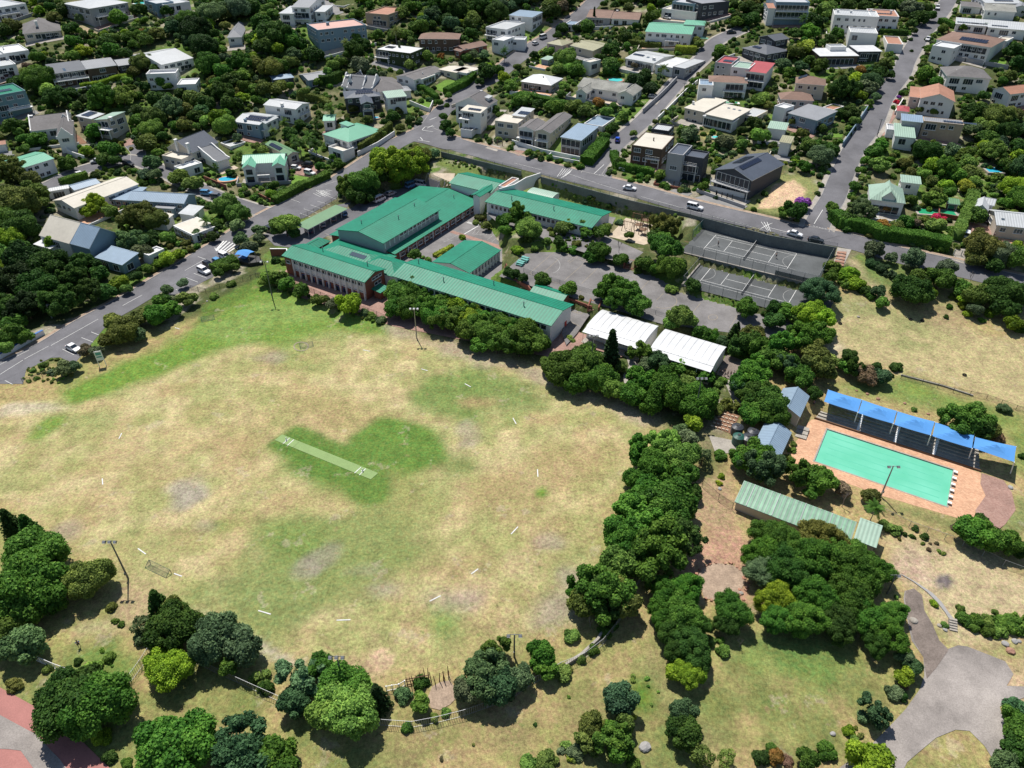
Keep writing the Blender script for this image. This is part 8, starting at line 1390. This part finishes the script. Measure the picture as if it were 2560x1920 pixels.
many('A','90 220 105 ol;20 260 80 dk;470 150 90 ol;580 80 110 dk;1010 120 120 gn umb;1190 80 90 dk;610 240 70 dk;690 150 60 gr;910 360 85 dk;960 430 80 gn;1100 320 65 md;1240 340 70 md;1360 290 70 ol;1690 260 130 vd;1760 400 130 vd;1630 180 100 md;1840 120 120 gr;1900 60 80 dk;2060 80 120 gr;2160 60 90 dk;2160 330 80 gn;1480 190 90 gr;1440 90 80 dk;720 440 70 br;330 490 70 gn;440 530 65 bl;230 570 60 bw;620 480 60 md;1080 460 85 dk;1230 540 130 ol;1360 590 90 dk;1150 610 80 ol;1800 560 110 gn;1930 610 90 gn;2080 540 100 gn;2000 690 80 dk;340 700 130 md;250 640 80 md;130 700 90 dk;480 850 140 dk;420 780 90 lt;600 800 80 dk;880 840 120 md;820 900 70 md;1060 840 100 lt;1380 690 95 md;1450 740 60 md;1360 850 90 dk;1660 850 120 ol;1560 800 80 dk;1920 800 110 dk;2110 730 60 md;1250 740 50 dk;1480 940 120 gr;1600 940 80 ol;1330 1010 100 ol;1190 940 60 dk;1880 1010 90 br;1950 1090 100 lt;1600 1080 100 ol;1700 1000 70 dk;100 1090 90 md;200 1080 60 dk;330 1200 110 gn;210 1190 60 gn;820 1130 120 gn;930 1290 90 gn;900 1370 100 dk;990 1380 80 dk;1260 1230 95 ol;1310 1400 110 gr;1240 1500 80 gr;1340 1500 90 gr;1530 1530 120 ol;1660 1580 110 ol;580 1410 80 md;740 1300 80 br;150 1250 35 ol;130 1480 170 ol;40 1400 120 ol;250 1540 120 ol;820 1520 70 dk;640 1550 45 md;1400 1170 60 dk;2050 1180 60 gr;1450 1230 22 yl shrub;1220 270 30 og shrub;1990 1480 50 dk;2080 1330 60 dk palm;1860 1440 60 dk palm;440 980 70 dk;1840 700 60 ol shrub;2080 770 55 ol shrub')
many('B','50 180 75 dk;170 300 140 dk;280 330 90 gn;350 370 90 gn;60 400 90 dk;490 470 85 dk;420 470 60 md;680 560 90 lt;620 610 60 lt;840 440 130 dk;930 380 90 dk;860 320 70 lt;900 560 90 gr;1010 640 80 bl;1090 640 55 gr;1330 550 80 ol;1480 470 75 md;1600 70 130 dk;1720 80 120 dk;1530 130 90 bl;1700 200 85 bl;1750 260 60 gr;1800 330 55 dk;1420 230 90 md;1260 110 90 ol;1330 60 70 md;1950 60 110 dk;2080 100 110 dk;1870 160 80 ol;1880 470 70 gr;1970 470 70 gr;1600 490 35 og shrub;1990 620 120 dk;2080 600 80 dk;1930 700 60 dk;2140 660 80 br;2200 740 70 lt;130 590 110 ol;40 560 80 ol;230 570 70 md;190 750 110 ol;70 760 80 ol;290 740 70 md;420 790 80 lt;540 700 60 md;740 530 60 md;830 930 65 ol;760 930 40 ol;960 1030 70 ol;920 990 45 dk;1180 1000 90 dk;1120 1050 60 dk;1230 960 60 ol;1330 1020 45 dk;1100 1150 60 ol;1640 1080 85 dk;1620 1000 55 dk;1680 1140 50 dk;2060 940 70 md;2120 990 60 md;1965 1010 52 br;1660 820 50 gn;1590 880 55 gn;1650 910 40 md;1760 730 22 yl shrub;620 840 30 lt;370 1070 70 dk;140 1210 45 dk;550 1430 66 gn;700 1410 80 gn;660 1350 50 gn;310 1480 38 gn;160 1590 70 md;60 1290 70 ol;0 1260 60 ol;1520 1320 60 gr;640 930 75 md palm;240 1060 80 md palm;150 1130 70 md palm;520 1050 55 dk palm;450 1190 75 md palm;370 1230 75 dk palm;510 1240 75 dk palm;330 1200 55 md palm;1205 270 90 ol palm;770 370 65 ol palm;2145 440 75 dk palm;1260 880 40 dk;1080 880 35 dk;1210 860 25 dk;1380 600 40 dk;1020 720 35 dk;1240 620 50 md;1830 500 80 dk shrub;2000 320 1 md')
many('C','350 100 90 dk;430 60 70 bw;430 240 80 dk;640 220 90 md;560 240 60 dk;390 300 60 dk;1220 130 65 md;1200 60 40 br;1000 60 70 ol;890 40 60 dk;800 30 50 dk;470 510 140 lt;400 590 90 lt;560 600 80 md;860 430 110 dk;770 500 80 dk;860 560 90 dk;1060 700 115 vd;1140 650 100 vd;1190 760 70 vd;1000 770 60 vd;450 740 70 lt;430 800 60 md;740 880 72 og;880 910 60 dk;540 910 80 lt;640 950 80 lt;830 960 85 lt;960 1000 60 lt;360 920 80 md;130 860 60 md;220 900 60 dk;860 1100 85 dk;800 1170 60 dk;320 440 70 md;190 470 60 dk;980 320 70 dk;1080 220 60 dk;1090 340 35 ol shrub;1800 420 80 gn;1760 470 50 dk;1620 380 65 ol;1600 340 50 ol;1530 1170 90 gr;1470 1220 60 dk;1840 1220 80 gr;1760 1260 40 lt shrub;2090 1060 100 dk;2150 1170 90 lt;2000 1120 70 dk;2150 850 80 lt;930 1390 65 dk;890 1320 50 dk;1280 1500 55 md;1290 1400 50 md;560 1310 48 lt;410 1390 30 gn shrub;550 1410 30 gn shrub;570 1440 26 gn shrub;150 1310 42 md;240 1340 35 ol;1950 150 60 dk;2060 160 80 dk;2130 90 90 dk;2030 60 70 dk;1650 1600 50 md;1780 1380 40 br;1310 590 85 md palm;1560 690 38 md palm;1690 210 60 dk palm;1390 950 60 dk palm;575 365 50 ol palm;710 130 90 vd cyp;1060 560 45 bw sparse;1240 1050 40 ol shrub;50 570 50 ol;110 620 40 ol;30 640 50 lt;310 790 22 lt shrub;1640 900 1 md;1900 1260 30 lt shrub;1560 750 35 lt;1310 1040 30 lt;1050 1180 50 lt sparse;1690 1350 30 br shrub;1450 1380 30 lt shrub')
many('D','510 90 95 lt;410 190 85 dk;330 230 60 ol;600 280 80 md;540 340 60 dk;320 400 80 yl;240 450 80 ol;450 560 100 md;360 520 80 md;130 550 90 gr;180 620 60 md;1310 150 80 dk;1400 130 80 dk;1240 70 90 gr;1050 40 90 dk;850 50 80 dk;700 40 70 dk;1390 420 60 gn;1380 340 40 dk;1020 540 85 ol;970 600 60 dk;1060 640 60 dk;640 780 110 dk;740 760 90 dk;860 760 90 gr;930 830 60 gr;880 880 55 lt;1370 630 120 gn;1450 700 80 gn;1230 740 45 md;620 970 70 dk;720 970 80 dk;760 1040 55 lt;1310 940 50 ol;1440 960 55 ol;2130 440 90 dk;2170 540 80 dk;2090 660 70 ol;1870 820 70 dk;1800 950 90 dk;1720 1000 60 gn;1980 1000 120 ol;2120 980 110 ol;2060 1140 100 dk;1760 1110 80 gr;1900 1190 90 dk;2160 1260 80 dk;1380 1310 120 dk;1290 1250 80 md;980 1240 90 gn;920 1310 80 gn;850 1380 70 gn;800 1460 60 gn;740 1600 70 gn;1530 1460 100 md;1620 1500 80 md;1700 1340 90 md;1600 1300 80 gr;1180 1400 60 ol;1240 1480 50 ol;1700 1600 70 yl;1780 1560 60 lt;450 1350 110 gr;520 1300 80 dk;350 1250 80 lt;300 1150 80 ol;470 1100 70 dk;560 1280 60 dk;1510 240 60 md;1690 230 50 md;1230 340 30 dk;1240 440 25 dk;50 1250 50 dk;560 760 40 dk;310 160 75 dk palm;640 640 85 ol palm;790 600 50 og;740 640 50 dk;200 1080 50 ol;890 920 30 lt shrub;1250 200 50 dk;1270 260 45 dk;1130 840 30 pu;1110 880 38 re;1090 420 40 lt shrub;1050 160 1 md;60 1430 70 ol;150 1410 30 yl shrub;1560 520 18 vd cyp;1705 520 16 vd cyp;1865 560 22 vd cyp;1420 1560 60 ol;1460 1650 60 ol')
# ---------------------------------------------------------------- hedges
def hedge(tile, pts, w, h, ck, label, seed=0):
    line = densify(pt(tile, pts), 1.0, False); L = np.array(line); n = normals2(L); rs = np.random.RandomState(seed+5); c0 = L[0]; z0 = float(H(*c0)); Q = []; 
    tot = np.linalg.norm(np.diff(L,axis=0),axis=1).sum(); m_ = int(min(16000, tot*(w+2*h)*30)); s = rs.rand(m_)*(len(L)-1); i = s.astype(int); f = (s-i)[:,None]; c = L[i]*(1-f)+L[np.minimum(i+1,len(L)-1)]*f; nn = n[i]
    k = rs.rand(m_)*(w+2*h); side = np.where(k < h, -1, np.where(k > h+w, 1, 0)); off = np.where(side == 0, k-h-w/2, side*w/2); zz = np.where(side == 0, h, np.where(side < 0, k, w+2*h-k))
    bump = 1+.14*(fbm(c[:,0],c[:,1],3,4)-.5)*2; P = np.c_[c+nn*(off*bump)[:,None], H(c[:,0],c[:,1])+zz*bump]+rs.normal(size=(m_,3))*.07
    nor = np.c_[nn*side[:,None], (side == 0)*1.0]+rs.normal(size=(m_,3))*.5; nor /= np.linalg.norm(nor,axis=1,keepdims=True)
    P -= np.array([c0[0],c0[1],z0]); V = quadcloud(P, nor, .15*rs.uniform(.6,1.3,m_), rs).reshape(-1,3); F = np.arange(len(V)).reshape(-1,4); lv = np.clip(fbm(c[:,0],c[:,1],2.5,8)*.6+.2+rs.normal(size=m_)*.12,0,1)
    hw = w*.46; vv = []; ff = []
    for j in range(len(L)):
        zc = float(H(*L[j]))-z0; q = L[j]-c0
        for o_, z_ in ((-hw,-.3),(-hw,h*.93),(hw,h*.93),(hw,-.3)): vv.append((*(q+n[j]*o_), zc+z_))
    for j in range(len(L)-1):
        for a in range(3): ff.append((j*4+a,j*4+a+1,(j+1)*4+a+1,(j+1)*4+a))
    ff += [(0,1,2,3),(len(vv)-4,len(vv)-3,len(vv)-2,len(vv)-1)]; n0 = len(V); V = np.vstack([V,vv]); F = np.vstack([F,np.array(ff)+n0]); lv = np.r_[lv,np.full(len(ff),.35)]
    o = obj('hedge', tomesh('hedge', V, F, lv, ['leaf']), None, (c0[0],c0[1],z0), 0, None, PAL[ck]); tag(o, label, 'hedge')
    for q in line[::2]: TP.append((q[0],q[1],w))
for a_ in [('F',[(160,380),(400,250),(630,150)],3.0,2.4,'md','long clipped hedge with reddish top beside the mint gables'),('B',[(900,1330),(1040,1240),(1170,1130)],1.6,3.6,'ol','tall planter hedge between the villa and main road'),('C',[(640,1430),(720,1340),(790,1260)],4.5,3.0,'gn','thick green hedge left of the side street mouth'),
 ('C',[(1410,450),(1590,455)],3.2,2.6,'yl','bright yellow-green clipped hedge by the mint roof house'),('C',[(1005,385),(1280,415)],3.0,2.2,'ol','olive hedge below the mint roof house'),('C',[(870,1350),(900,1450),(1220,1520)],2.2,2.2,'gn','dark hedge in front of the dark brown cube house'),('C',[(60,840),(300,900)],3,2.2,'gn','hedge behind the pergola terrace'),
 ('D',[(715,350),(955,365)],2.5,2.4,'yl','yellow-green hedge in front of the mediterranean villa'),('D',[(960,290),(1200,300)],2.4,1.8,'dk','dark hedge on the terrace of the mediterranean villa'),('H',[(560,230),(640,300),(800,330),(980,400),(1150,420),(1350,450),(1560,500)],4.2,3.2,'gn','great overgrown hedge along the upper street corner'),
 ('H',[(1750,60),(1720,200),(1650,330),(1620,420)],3.0,3.2,'lt','tall straight hedge between the pool garden and brick drive'),('A',[(700,760),(850,740),(1000,690),(1150,670)],2.5,1.6,'br','yellow hedge below the long charcoal house'),('B',[(370,850),(560,880),(640,930)],2.5,2.6,'ol','hedge behind the white long-roofed house'),('B',[(550,730),(660,720),(740,690)],3.2,3.6,'dk','tall dark hedge before the blue sheds'),
 ('B',[(1340,740),(1480,800),(1560,860)],2.4,2.0,'gn','clipped garden hedge below the rambling house'),('B',[(1640,820),(1800,740),(1880,670)],3.5,2.6,'gn','clipped hedge bordering the bright lawn'),
 ('E',[(1860,700),(1960,650),(2050,620)],4,2.4,'md','rounded hedge between parked cars and play deck'),('H',[(2090,-10),(2212,-60)],2,2,'dk','hedge above the gabled outbuilding'),('D',[(1480,200),(1600,240),(1900,250)],3,2.2,'gn','hedge below the solar panel terrace'),('A',[(530,1600),(640,1560),(760,1530)],2.4,2,'md','long hedge between the lane and the canopy roofs'),
 ('C',[(0,880),(160,860),(300,900),(480,930)],3,2.4,'gn','long garden hedge behind the twin-ridged house'),('K',[(1180,150),(1190,151)],.8,.5,'dk','clipped tuft'),('F',[(1540,840),(1700,750)],1.3,.9,'yl','narrow flowering border beside the courtyard classroom')]:
    if a_[5] != 'clipped tuft': hedge(*a_, seed=len(a_[5]))
# ---------------------------------------------------------------- filler planting in the gardens
ZONE = np.array([T('Z',*q) for q in [(-150,-80),(2350,-80),(2350,640),(2212,625),(2000,575),(1880,540),(1740,500),(1300,385),(1000,318),(930,300),(900,310),(720,440),(640,470),(560,480),(480,520),(380,600),(230,690),(100,750),(-150,800)]])
def in_poly(px, py, poly): return sdist(np.atleast_1d(np.array(px,float)), np.atleast_1d(np.array(py,float)), poly)[0] < 0
rects_ = [o_[3] for o_ in OCC if len(o_) > 3]; rcen = np.array([r_.mean(0) for r_ in rects_]); rrad = np.array([np.linalg.norm(r_-r_.mean(0),axis=1).max() for r_ in rects_]); circ = np.array([(o_[0],o_[1],o_[2]) for o_ in OCC if o_[2]])
def free(X, Y, R):
    if (np.hypot(circ[:,0]-X,circ[:,1]-Y) < circ[:,2]+min(R*.5,1.6)).any(): return False
    for i in np.where(np.hypot(rcen[:,0]-X,rcen[:,1]-Y) < rrad+R)[0]:
        if sdist(np.array([X]),np.array([Y]),rects_[i])[0] < .3+min(R*.6,1.5): return False
    return True
def clear_view(X, Y, z, R, hc, lim):
    P = pr(np.array([X,Y,z+hc])); r = R*FPX/P[2]/4; cx, cy = P[0]/4, P[1]/4; x0,x1,y0,y1 = int(cx-r),int(cx+r)+1,int(cy-r),int(cy+r)+1
    if x1 < 0 or y1 < 0 or x0 > 639 or y0 > 479: return True
    x0,y0 = max(x0,0),max(y0,0); s = PROT[y0:y1, x0:x1]
    return s.size == 0 or s.mean() < lim
def near_road(P, m=1.0): return (np.hypot(circ[:,0]-P[0],circ[:,1]-P[1]) < circ[:,2]+m).any()
def in_house(P, skip):
    for i in np.where(np.hypot(rcen[:,0]-P[0],rcen[:,1]-P[1]) < rrad+1)[0]:
        if np.hypot(*(rcen[i]-skip)) > 1 and sdist(np.array([P[0]]),np.array([P[1]]),rects_[i])[0] < .3: return True
    return False
def sname(l): return ' '.join(l.replace(',','').split()[:9]).removesuffix(' and').removesuffix(' the').removesuffix(' a').removesuffix(' at').removesuffix(' by').removesuffix(' of').removesuffix(' with').removesuffix(' above').removesuffix(' below')
for l_, rc_, zb_ in HL:
    if 'school' in l_ or 'classroom' in l_ or 'changing' in l_ or 'shed' in l_ or 'carport' in l_ or 'canopy' in l_ or zb_ < 1.4: continue
    a, b, c, d = rc_; u = (b-a)/np.linalg.norm(b-a); v = (d-a)/np.linalg.norm(d-a); dd = rnd.uniform(2.6,4.4)
    pg = [a-v*.1-u*.5, b-v*.1+u*1.0, b+u*1.0-v*dd, a-u*.5-v*dd]
    if not any(near_road(q,.3) or in_house(q, rc_.mean(0)) for q in pg[2:]+[(pg[2]+pg[3])/2]):
        o = drape('paving', pg, rnd.choice(['pave','pave','driveway','deck','brickpave','sand']), .12, step=1.5); struct(o, label='paved terrace in front of the '+sname(l_)); OCC.append((0,0,None,np.array(pg)))
    wp_ = [a-u*2-v*(dd+1.8)+v*rnd.uniform(2,6), a-u*2-v*(dd+1.8), b+u*2-v*(dd+1.8)]
    if rnd.random() < .75 and not any(near_road(q,.4) or in_house(q, rc_.mean(0)) for q in (wp_[0],wp_[1],wp_[2],(wp_[1]+wp_[2])/2)):
        wallrun('garden_wall','low garden wall in front of the '+sname(l_),'wall',wp_,rnd.uniform(.8,1.4),.3,rnd.choice(['w_white','w_white','w_cream','w_grey','w_brick']),group='garden walls among the houses')
rects_ = [o_[3] for o_ in OCC if len(o_) > 3]; rcen = np.array([r_.mean(0) for r_ in rects_]); rrad = np.array([np.linalg.norm(r_-r_.mean(0),axis=1).max() for r_ in rects_])
cand = []
for X in np.arange(-420, 430, 6.0):
    for Y in np.arange(190, 540, 6.0):
        x, y = X+rnd.uniform(-2.3,2.3), Y+rnd.uniform(-2.3,2.3); z = float(H(x,y)); q = pr(np.array([x,y,z+2]))
        if not (-60 < q[0] < 2620 and -60 < q[1] < 1000) or not in_poly(q[0],q[1],ZONE): continue
        cand.append((x,y,z))
rnd.shuffle(cand); FILL = []
for x, y, z in cand:
    R = rnd.choice([2.0,2.4,2.8,3.2,3.8,4.4])
    tp = np.array(TP)
    if (np.hypot(tp[:,0]-x,tp[:,1]-y) < tp[:,2]*.55+R*.65).any(): continue
    if not free(x,y,R): continue
    if not clear_view(x,y,z,R,2.6,.06):
        R = 1.5
        if not clear_view(x,y,z,R,1.6,.05): continue
    FILL.append((x,y,R)); TP.append((x,y,R))
for f in FILL: plant_at(f[0], f[1], f[2], 'auto', rnd.choice(['dk','md','md','gn','ol','bl','lt','lt','br']))
BR = [q for q in QUEUE if q[3] in ('dome','fine','mid','small','umb','sparse') and q[2] >= 1.55]; OT = [q for q in QUEUE if q not in set(BR)]
def onpx(q): v = pr(np.array([q[0],q[1],float(H(q[0],q[1]))+2])); return (q[2]*FPX/v[2]) if (-30 < v[0] < 2590 and -30 < v[1] < 1950) else 0
BR.sort(key=lambda q: -onpx(q)); REST = BR[297:]
for q in BR[:297]: build_plant(*q)
for q in OT: build_plant(*q)
print('TREES', len(BR), 'others', len(OT))
# the rest, and low garden growth, as one mass each
def mass(name, items, keys, label, hb):
    VV=[];FF=[];LL=[];CC=[];n0=0; rs=np.random.RandomState(3)
    for k,(x,y,R,ck) in enumerate(items):
        V,F,lv = CR[keys[k%len(keys)]]; a=rs.rand()*6.28; c,s=math.cos(a),math.sin(a); Rm=np.array([[c,s,0],[-s,c,0],[0,0,1]]); z=float(H(x,y)); V2=(V@Rm)*np.array([R,R,R*.9])+np.array([x,y,z+hb(R)]); F2=F.copy(); F2[F2>=0]+=n0
        VV.append(V2);FF.append(F2);LL.append(lv);CC.append(np.tile(jit(PAL[ck],.2),(len(F),1))); n0+=len(V)
    o=obj(name,tomesh(name,np.vstack(VV),np.vstack(FF),np.concatenate(LL),['leaf_col'],np.vstack(CC))); o['kind']='stuff'; o['label']=label; return o
cols_=['dk','md','md','gn','ol','bl','dk','lt','vd','gr']
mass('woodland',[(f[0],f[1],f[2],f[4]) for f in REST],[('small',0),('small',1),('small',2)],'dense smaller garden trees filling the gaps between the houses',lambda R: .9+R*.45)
low=[]
for X in np.arange(-420,430,2.6):
    for Y in np.arange(190,520,2.6):
        x,y=X+rnd.uniform(-1.2,1.2),Y+rnd.uniform(-1.2,1.2); z=float(H(x,y)); q=pr(np.array([x,y,z+.5]))
        if not(-20<q[0]<2580 and -20<q[1]<1000) or rnd.random()<.25: continue
        i_,j_=int(q[1]/4),int(q[0]/4)
        if 0<=i_<480 and 0<=j_<640 and PROT[i_,j_]: continue
        if not in_poly(q[0],q[1],ZONE) or not free(x,y,.6): continue
        low.append((x,y,rnd.uniform(.7,1.5),rnd.choice(cols_)))
for poly,dens,r0,r1,cs in [(pt('G',[(250,185),(900,345),(1500,505),(1450,560),(1180,520),(860,440),(430,290)]),1.5,.35,.8,['lt','ol','md']),(pt('B',[(1600,1345),(1900,1430),(2212,1510),(2100,1570),(1700,1440),(1580,1390)]),1.4,.3,.7,['lt','ol','md']),(pt('L',[(600,1250),(780,1300),(850,1400),(700,1450)]),1.2,.3,.6,['ol','md']),
   (pt('N',[(1150,1290),(1350,1330),(1700,1480),(1650,1530),(1300,1420)]),1.3,.3,.6,['ol','dk','bw']),(pt('H',[(560,250),(800,340),(1100,430),(1600,470),(1600,300),(1250,340),(1000,250),(700,200)]),2.0,.4,.9,['gn','ol','dk','gr']),(pt('G',[(270,690),(420,640),(640,660),(860,850),(700,840),(430,790)]),1.4,.3,.7,['ol','dk','gn']),
   (pt('K',[(620,1180),(760,1160),(700,1560),(300,1640),(450,1450),(560,1300)]),1.5,.4,.9,['ol','gn','lt']),(pt('F',[(140,1100),(400,1160),(620,1230),(900,1330),(1110,1400),(1120,1440),(880,1370),(560,1250),(200,1150)]),.9,.3,.6,['ol','dk','md']),(pt('F',[(1900,480),(2000,460),(2080,560),(1990,600),(1920,560)]),1.1,.3,.6,['ol','bw']),
   (pt('M',[(980,520),(1700,560),(1760,600),(1700,480),(1200,440)]),1.6,.4,.9,['md','gn']),(pt('H',[(620,640),(880,830),(830,900),(640,820)]),1.2,.5,.9,['br','lt']),(pt('H',[(1150,560),(1400,660),(1600,780),(1500,820),(1300,700)]),2,.5,1.,['md','ol']),(pt('E',[(150,1650),(250,1500),(420,1430),(560,1470),(640,1600),(500,1659)]),1.3,.3,.6,['lt','ol']),
   (pt('G',[(1640,1130),(1900,1190),(1950,1280),(1700,1200)]),1.3,.2,.45,['lt','ol']),(pt('K',[(860,860),(1290,760),(1370,1000),(1180,1200),(1080,1000)]),2.2,.25,.5,['lt','gn']),(pt('I',[(560,880),(850,850),(960,950),(800,1100),(600,1060)]),2.2,.25,.5,['lt','gn','md']),(pt('J',[(1450,1380),(2000,1350),(1950,1659),(1450,1659)]),3.2,.25,.45,['bw','ol','bw'])]:
    p=np.array([q[:2] for q in poly]); x0,y0=p.min(0);x1,y1=p.max(0)
    for X in np.arange(x0,x1,dens):
        for Y in np.arange(y0,y1,dens):
            x,y=X+rnd.uniform(-.6,.6)*dens,Y+rnd.uniform(-.6,.6)*dens
            if in_poly(x,y,p) and rnd.random()<.75: low.append((x,y,rnd.uniform(r0,r1),rnd.choice(cs)))
print('low', len(low))
mass('undergrowth',low,[('tiny',0),('tiny',1)],'low bushes and garden growth covering banks and gardens',lambda R: R*.2)
# ---------------------------------------------------------------- one label for each plant
SHORT = []
def short(lbl):
    w = lbl.replace(',', '').split(); stop = {'with','and','beside','behind','above','below','by','in','at','left','right','near','covered','cut','between','under','joining','hidden','half','glimpsed','facing','linking','filled','full','of'}
    out = []
    for i, a in enumerate(w):
        if i > 3 and a in stop: break
        out.append(a)
        if len(out) >= 7: break
    while out[-1] in stop or out[-1] in ('the','a','its'): out.pop()
    return 'the '+' '.join(out)
extra = [('the cricket pitch',T('Z',705,990)),('the zebra crossing',T('Z',560,550)),('the red road',T('Z',60,1580)),('the worn pale ring',T('Z',650,748)),('the pole fence',T('Z',920,1450)),('the red earth terrace',T('Z',1540,1240)),('the grey driveway fork',T('Z',2060,1420)),('the concrete path',T('Z',2010,1280)),
 ('the upper tennis court',T('Z',1640,535)),('the lower tennis court',T('Z',1610,610)),('the ball court',T('Z',1260,600)),('the sand playground',T('Z',1360,495)),('the vacant earth plot',T('Z',1710,420)),('the top junction',T('Z',920,280)),('the dirt track',T('Z',1900,610)),('the open dry grassland',T('Z',2000,760)),('the brick deck corner',T('Z',2150,1060)),
 ('the roadside sign board',T('Z',212,770)),('the blue painted wall',T('Z',60,740)),('the lone floodlight pole',T('Z',255,1210)),('the white palisade fence',T('Z',120,1445)),('the climbing fence',T('Z',290,1440)),('the curved palisade fence',T('Z',950,1555)),('the dry lower bank',T('Z',1150,1600)),('the bright grass strip',T('Z',1390,1500)),('the bottom edge lawn',T('Z',1640,1560)),('the field edge path',T('Z',1010,740)),
 ('the water tanks',T('Z',1595,940)),('the garden terraces',T('Z',1590,800)),('the long green shed',T('Z',1740,1090)),('the upper changing room',T('Z',1710,870)),('the lower changing room',T('Z',1665,950)),('the stone steps',T('Z',1840,560)),('the mouth of the side street',T('Z',1290,365)),('the brick steps',T('Z',1395,560)),('the round ash circle',T('Z',2040,1256)),('the narrow white steps',T('Z',2055,1360)),('the creeper-clad fence',T('Z',1330,1340))]
LM = [(short(l), p) for l, p in LAND if not l.startswith(('low green','small green-roofed cross','the large'))]+extra
names_ = {}
for l, p in LM: names_.setdefault(l, []).append(p)
LM = [(l, p) for l, p in LM if len(names_[l]) == 1]
lp = np.array([p for l, p in LM]); groups = {}
for t in TREES:
    r, noun, ck, w, x, y = t; d = np.hypot(lp[:,0]-x, (lp[:,1]-y)*1.3); i = int(np.argmin(d)); dx, dy = x-lp[i,0], y-lp[i,1]
    rel = ('right of' if dx > 0 else 'left of') if abs(dx) > abs(dy)*1.2 else ('in front of' if dy > 0 else 'behind'); sz = 'large' if w > 4.2 else 'small' if w < 2.3 else ''
    if noun in ('conifer','cypress','palm'): sz = ''
    key = ((sz+' ' if sz else '')+CN[ck]+' '+noun, rel, LM[i][0]); groups.setdefault(key, []).append((d[i], t))
ORD = ['nearest','second nearest','third nearest','fourth nearest','fifth nearest','sixth nearest','seventh nearest','eighth nearest','ninth nearest','tenth nearest']
CATG = {'tree':('tree','trees in the gardens and round the field'),'spreading tree':('tree','trees in the gardens and round the field'),'thin airy tree':('tree','trees in the gardens and round the field'),'conifer':('conifer','conifers'),'cypress':('conifer','conifers'),'palm':('palm','palms in the gardens'),'shrub':('shrub','shrubs and bushes'),'leafless shrub':('bare tree','leafless trees')}
for (desc, rel, lm), L_ in groups.items():
    L_.sort(key=lambda q: q[0])
    for j, (d_, t) in enumerate(L_):
        lb = '%s %s %s' % (desc, rel, lm)
        if len(L_) > 1: lb += ', '+(ORD[j] if j < 10 else 'farthest')
        w_ = lb.split(); lb = ' '.join(w_[:16]); tag(t[0], lb, *CATG[t[1]])
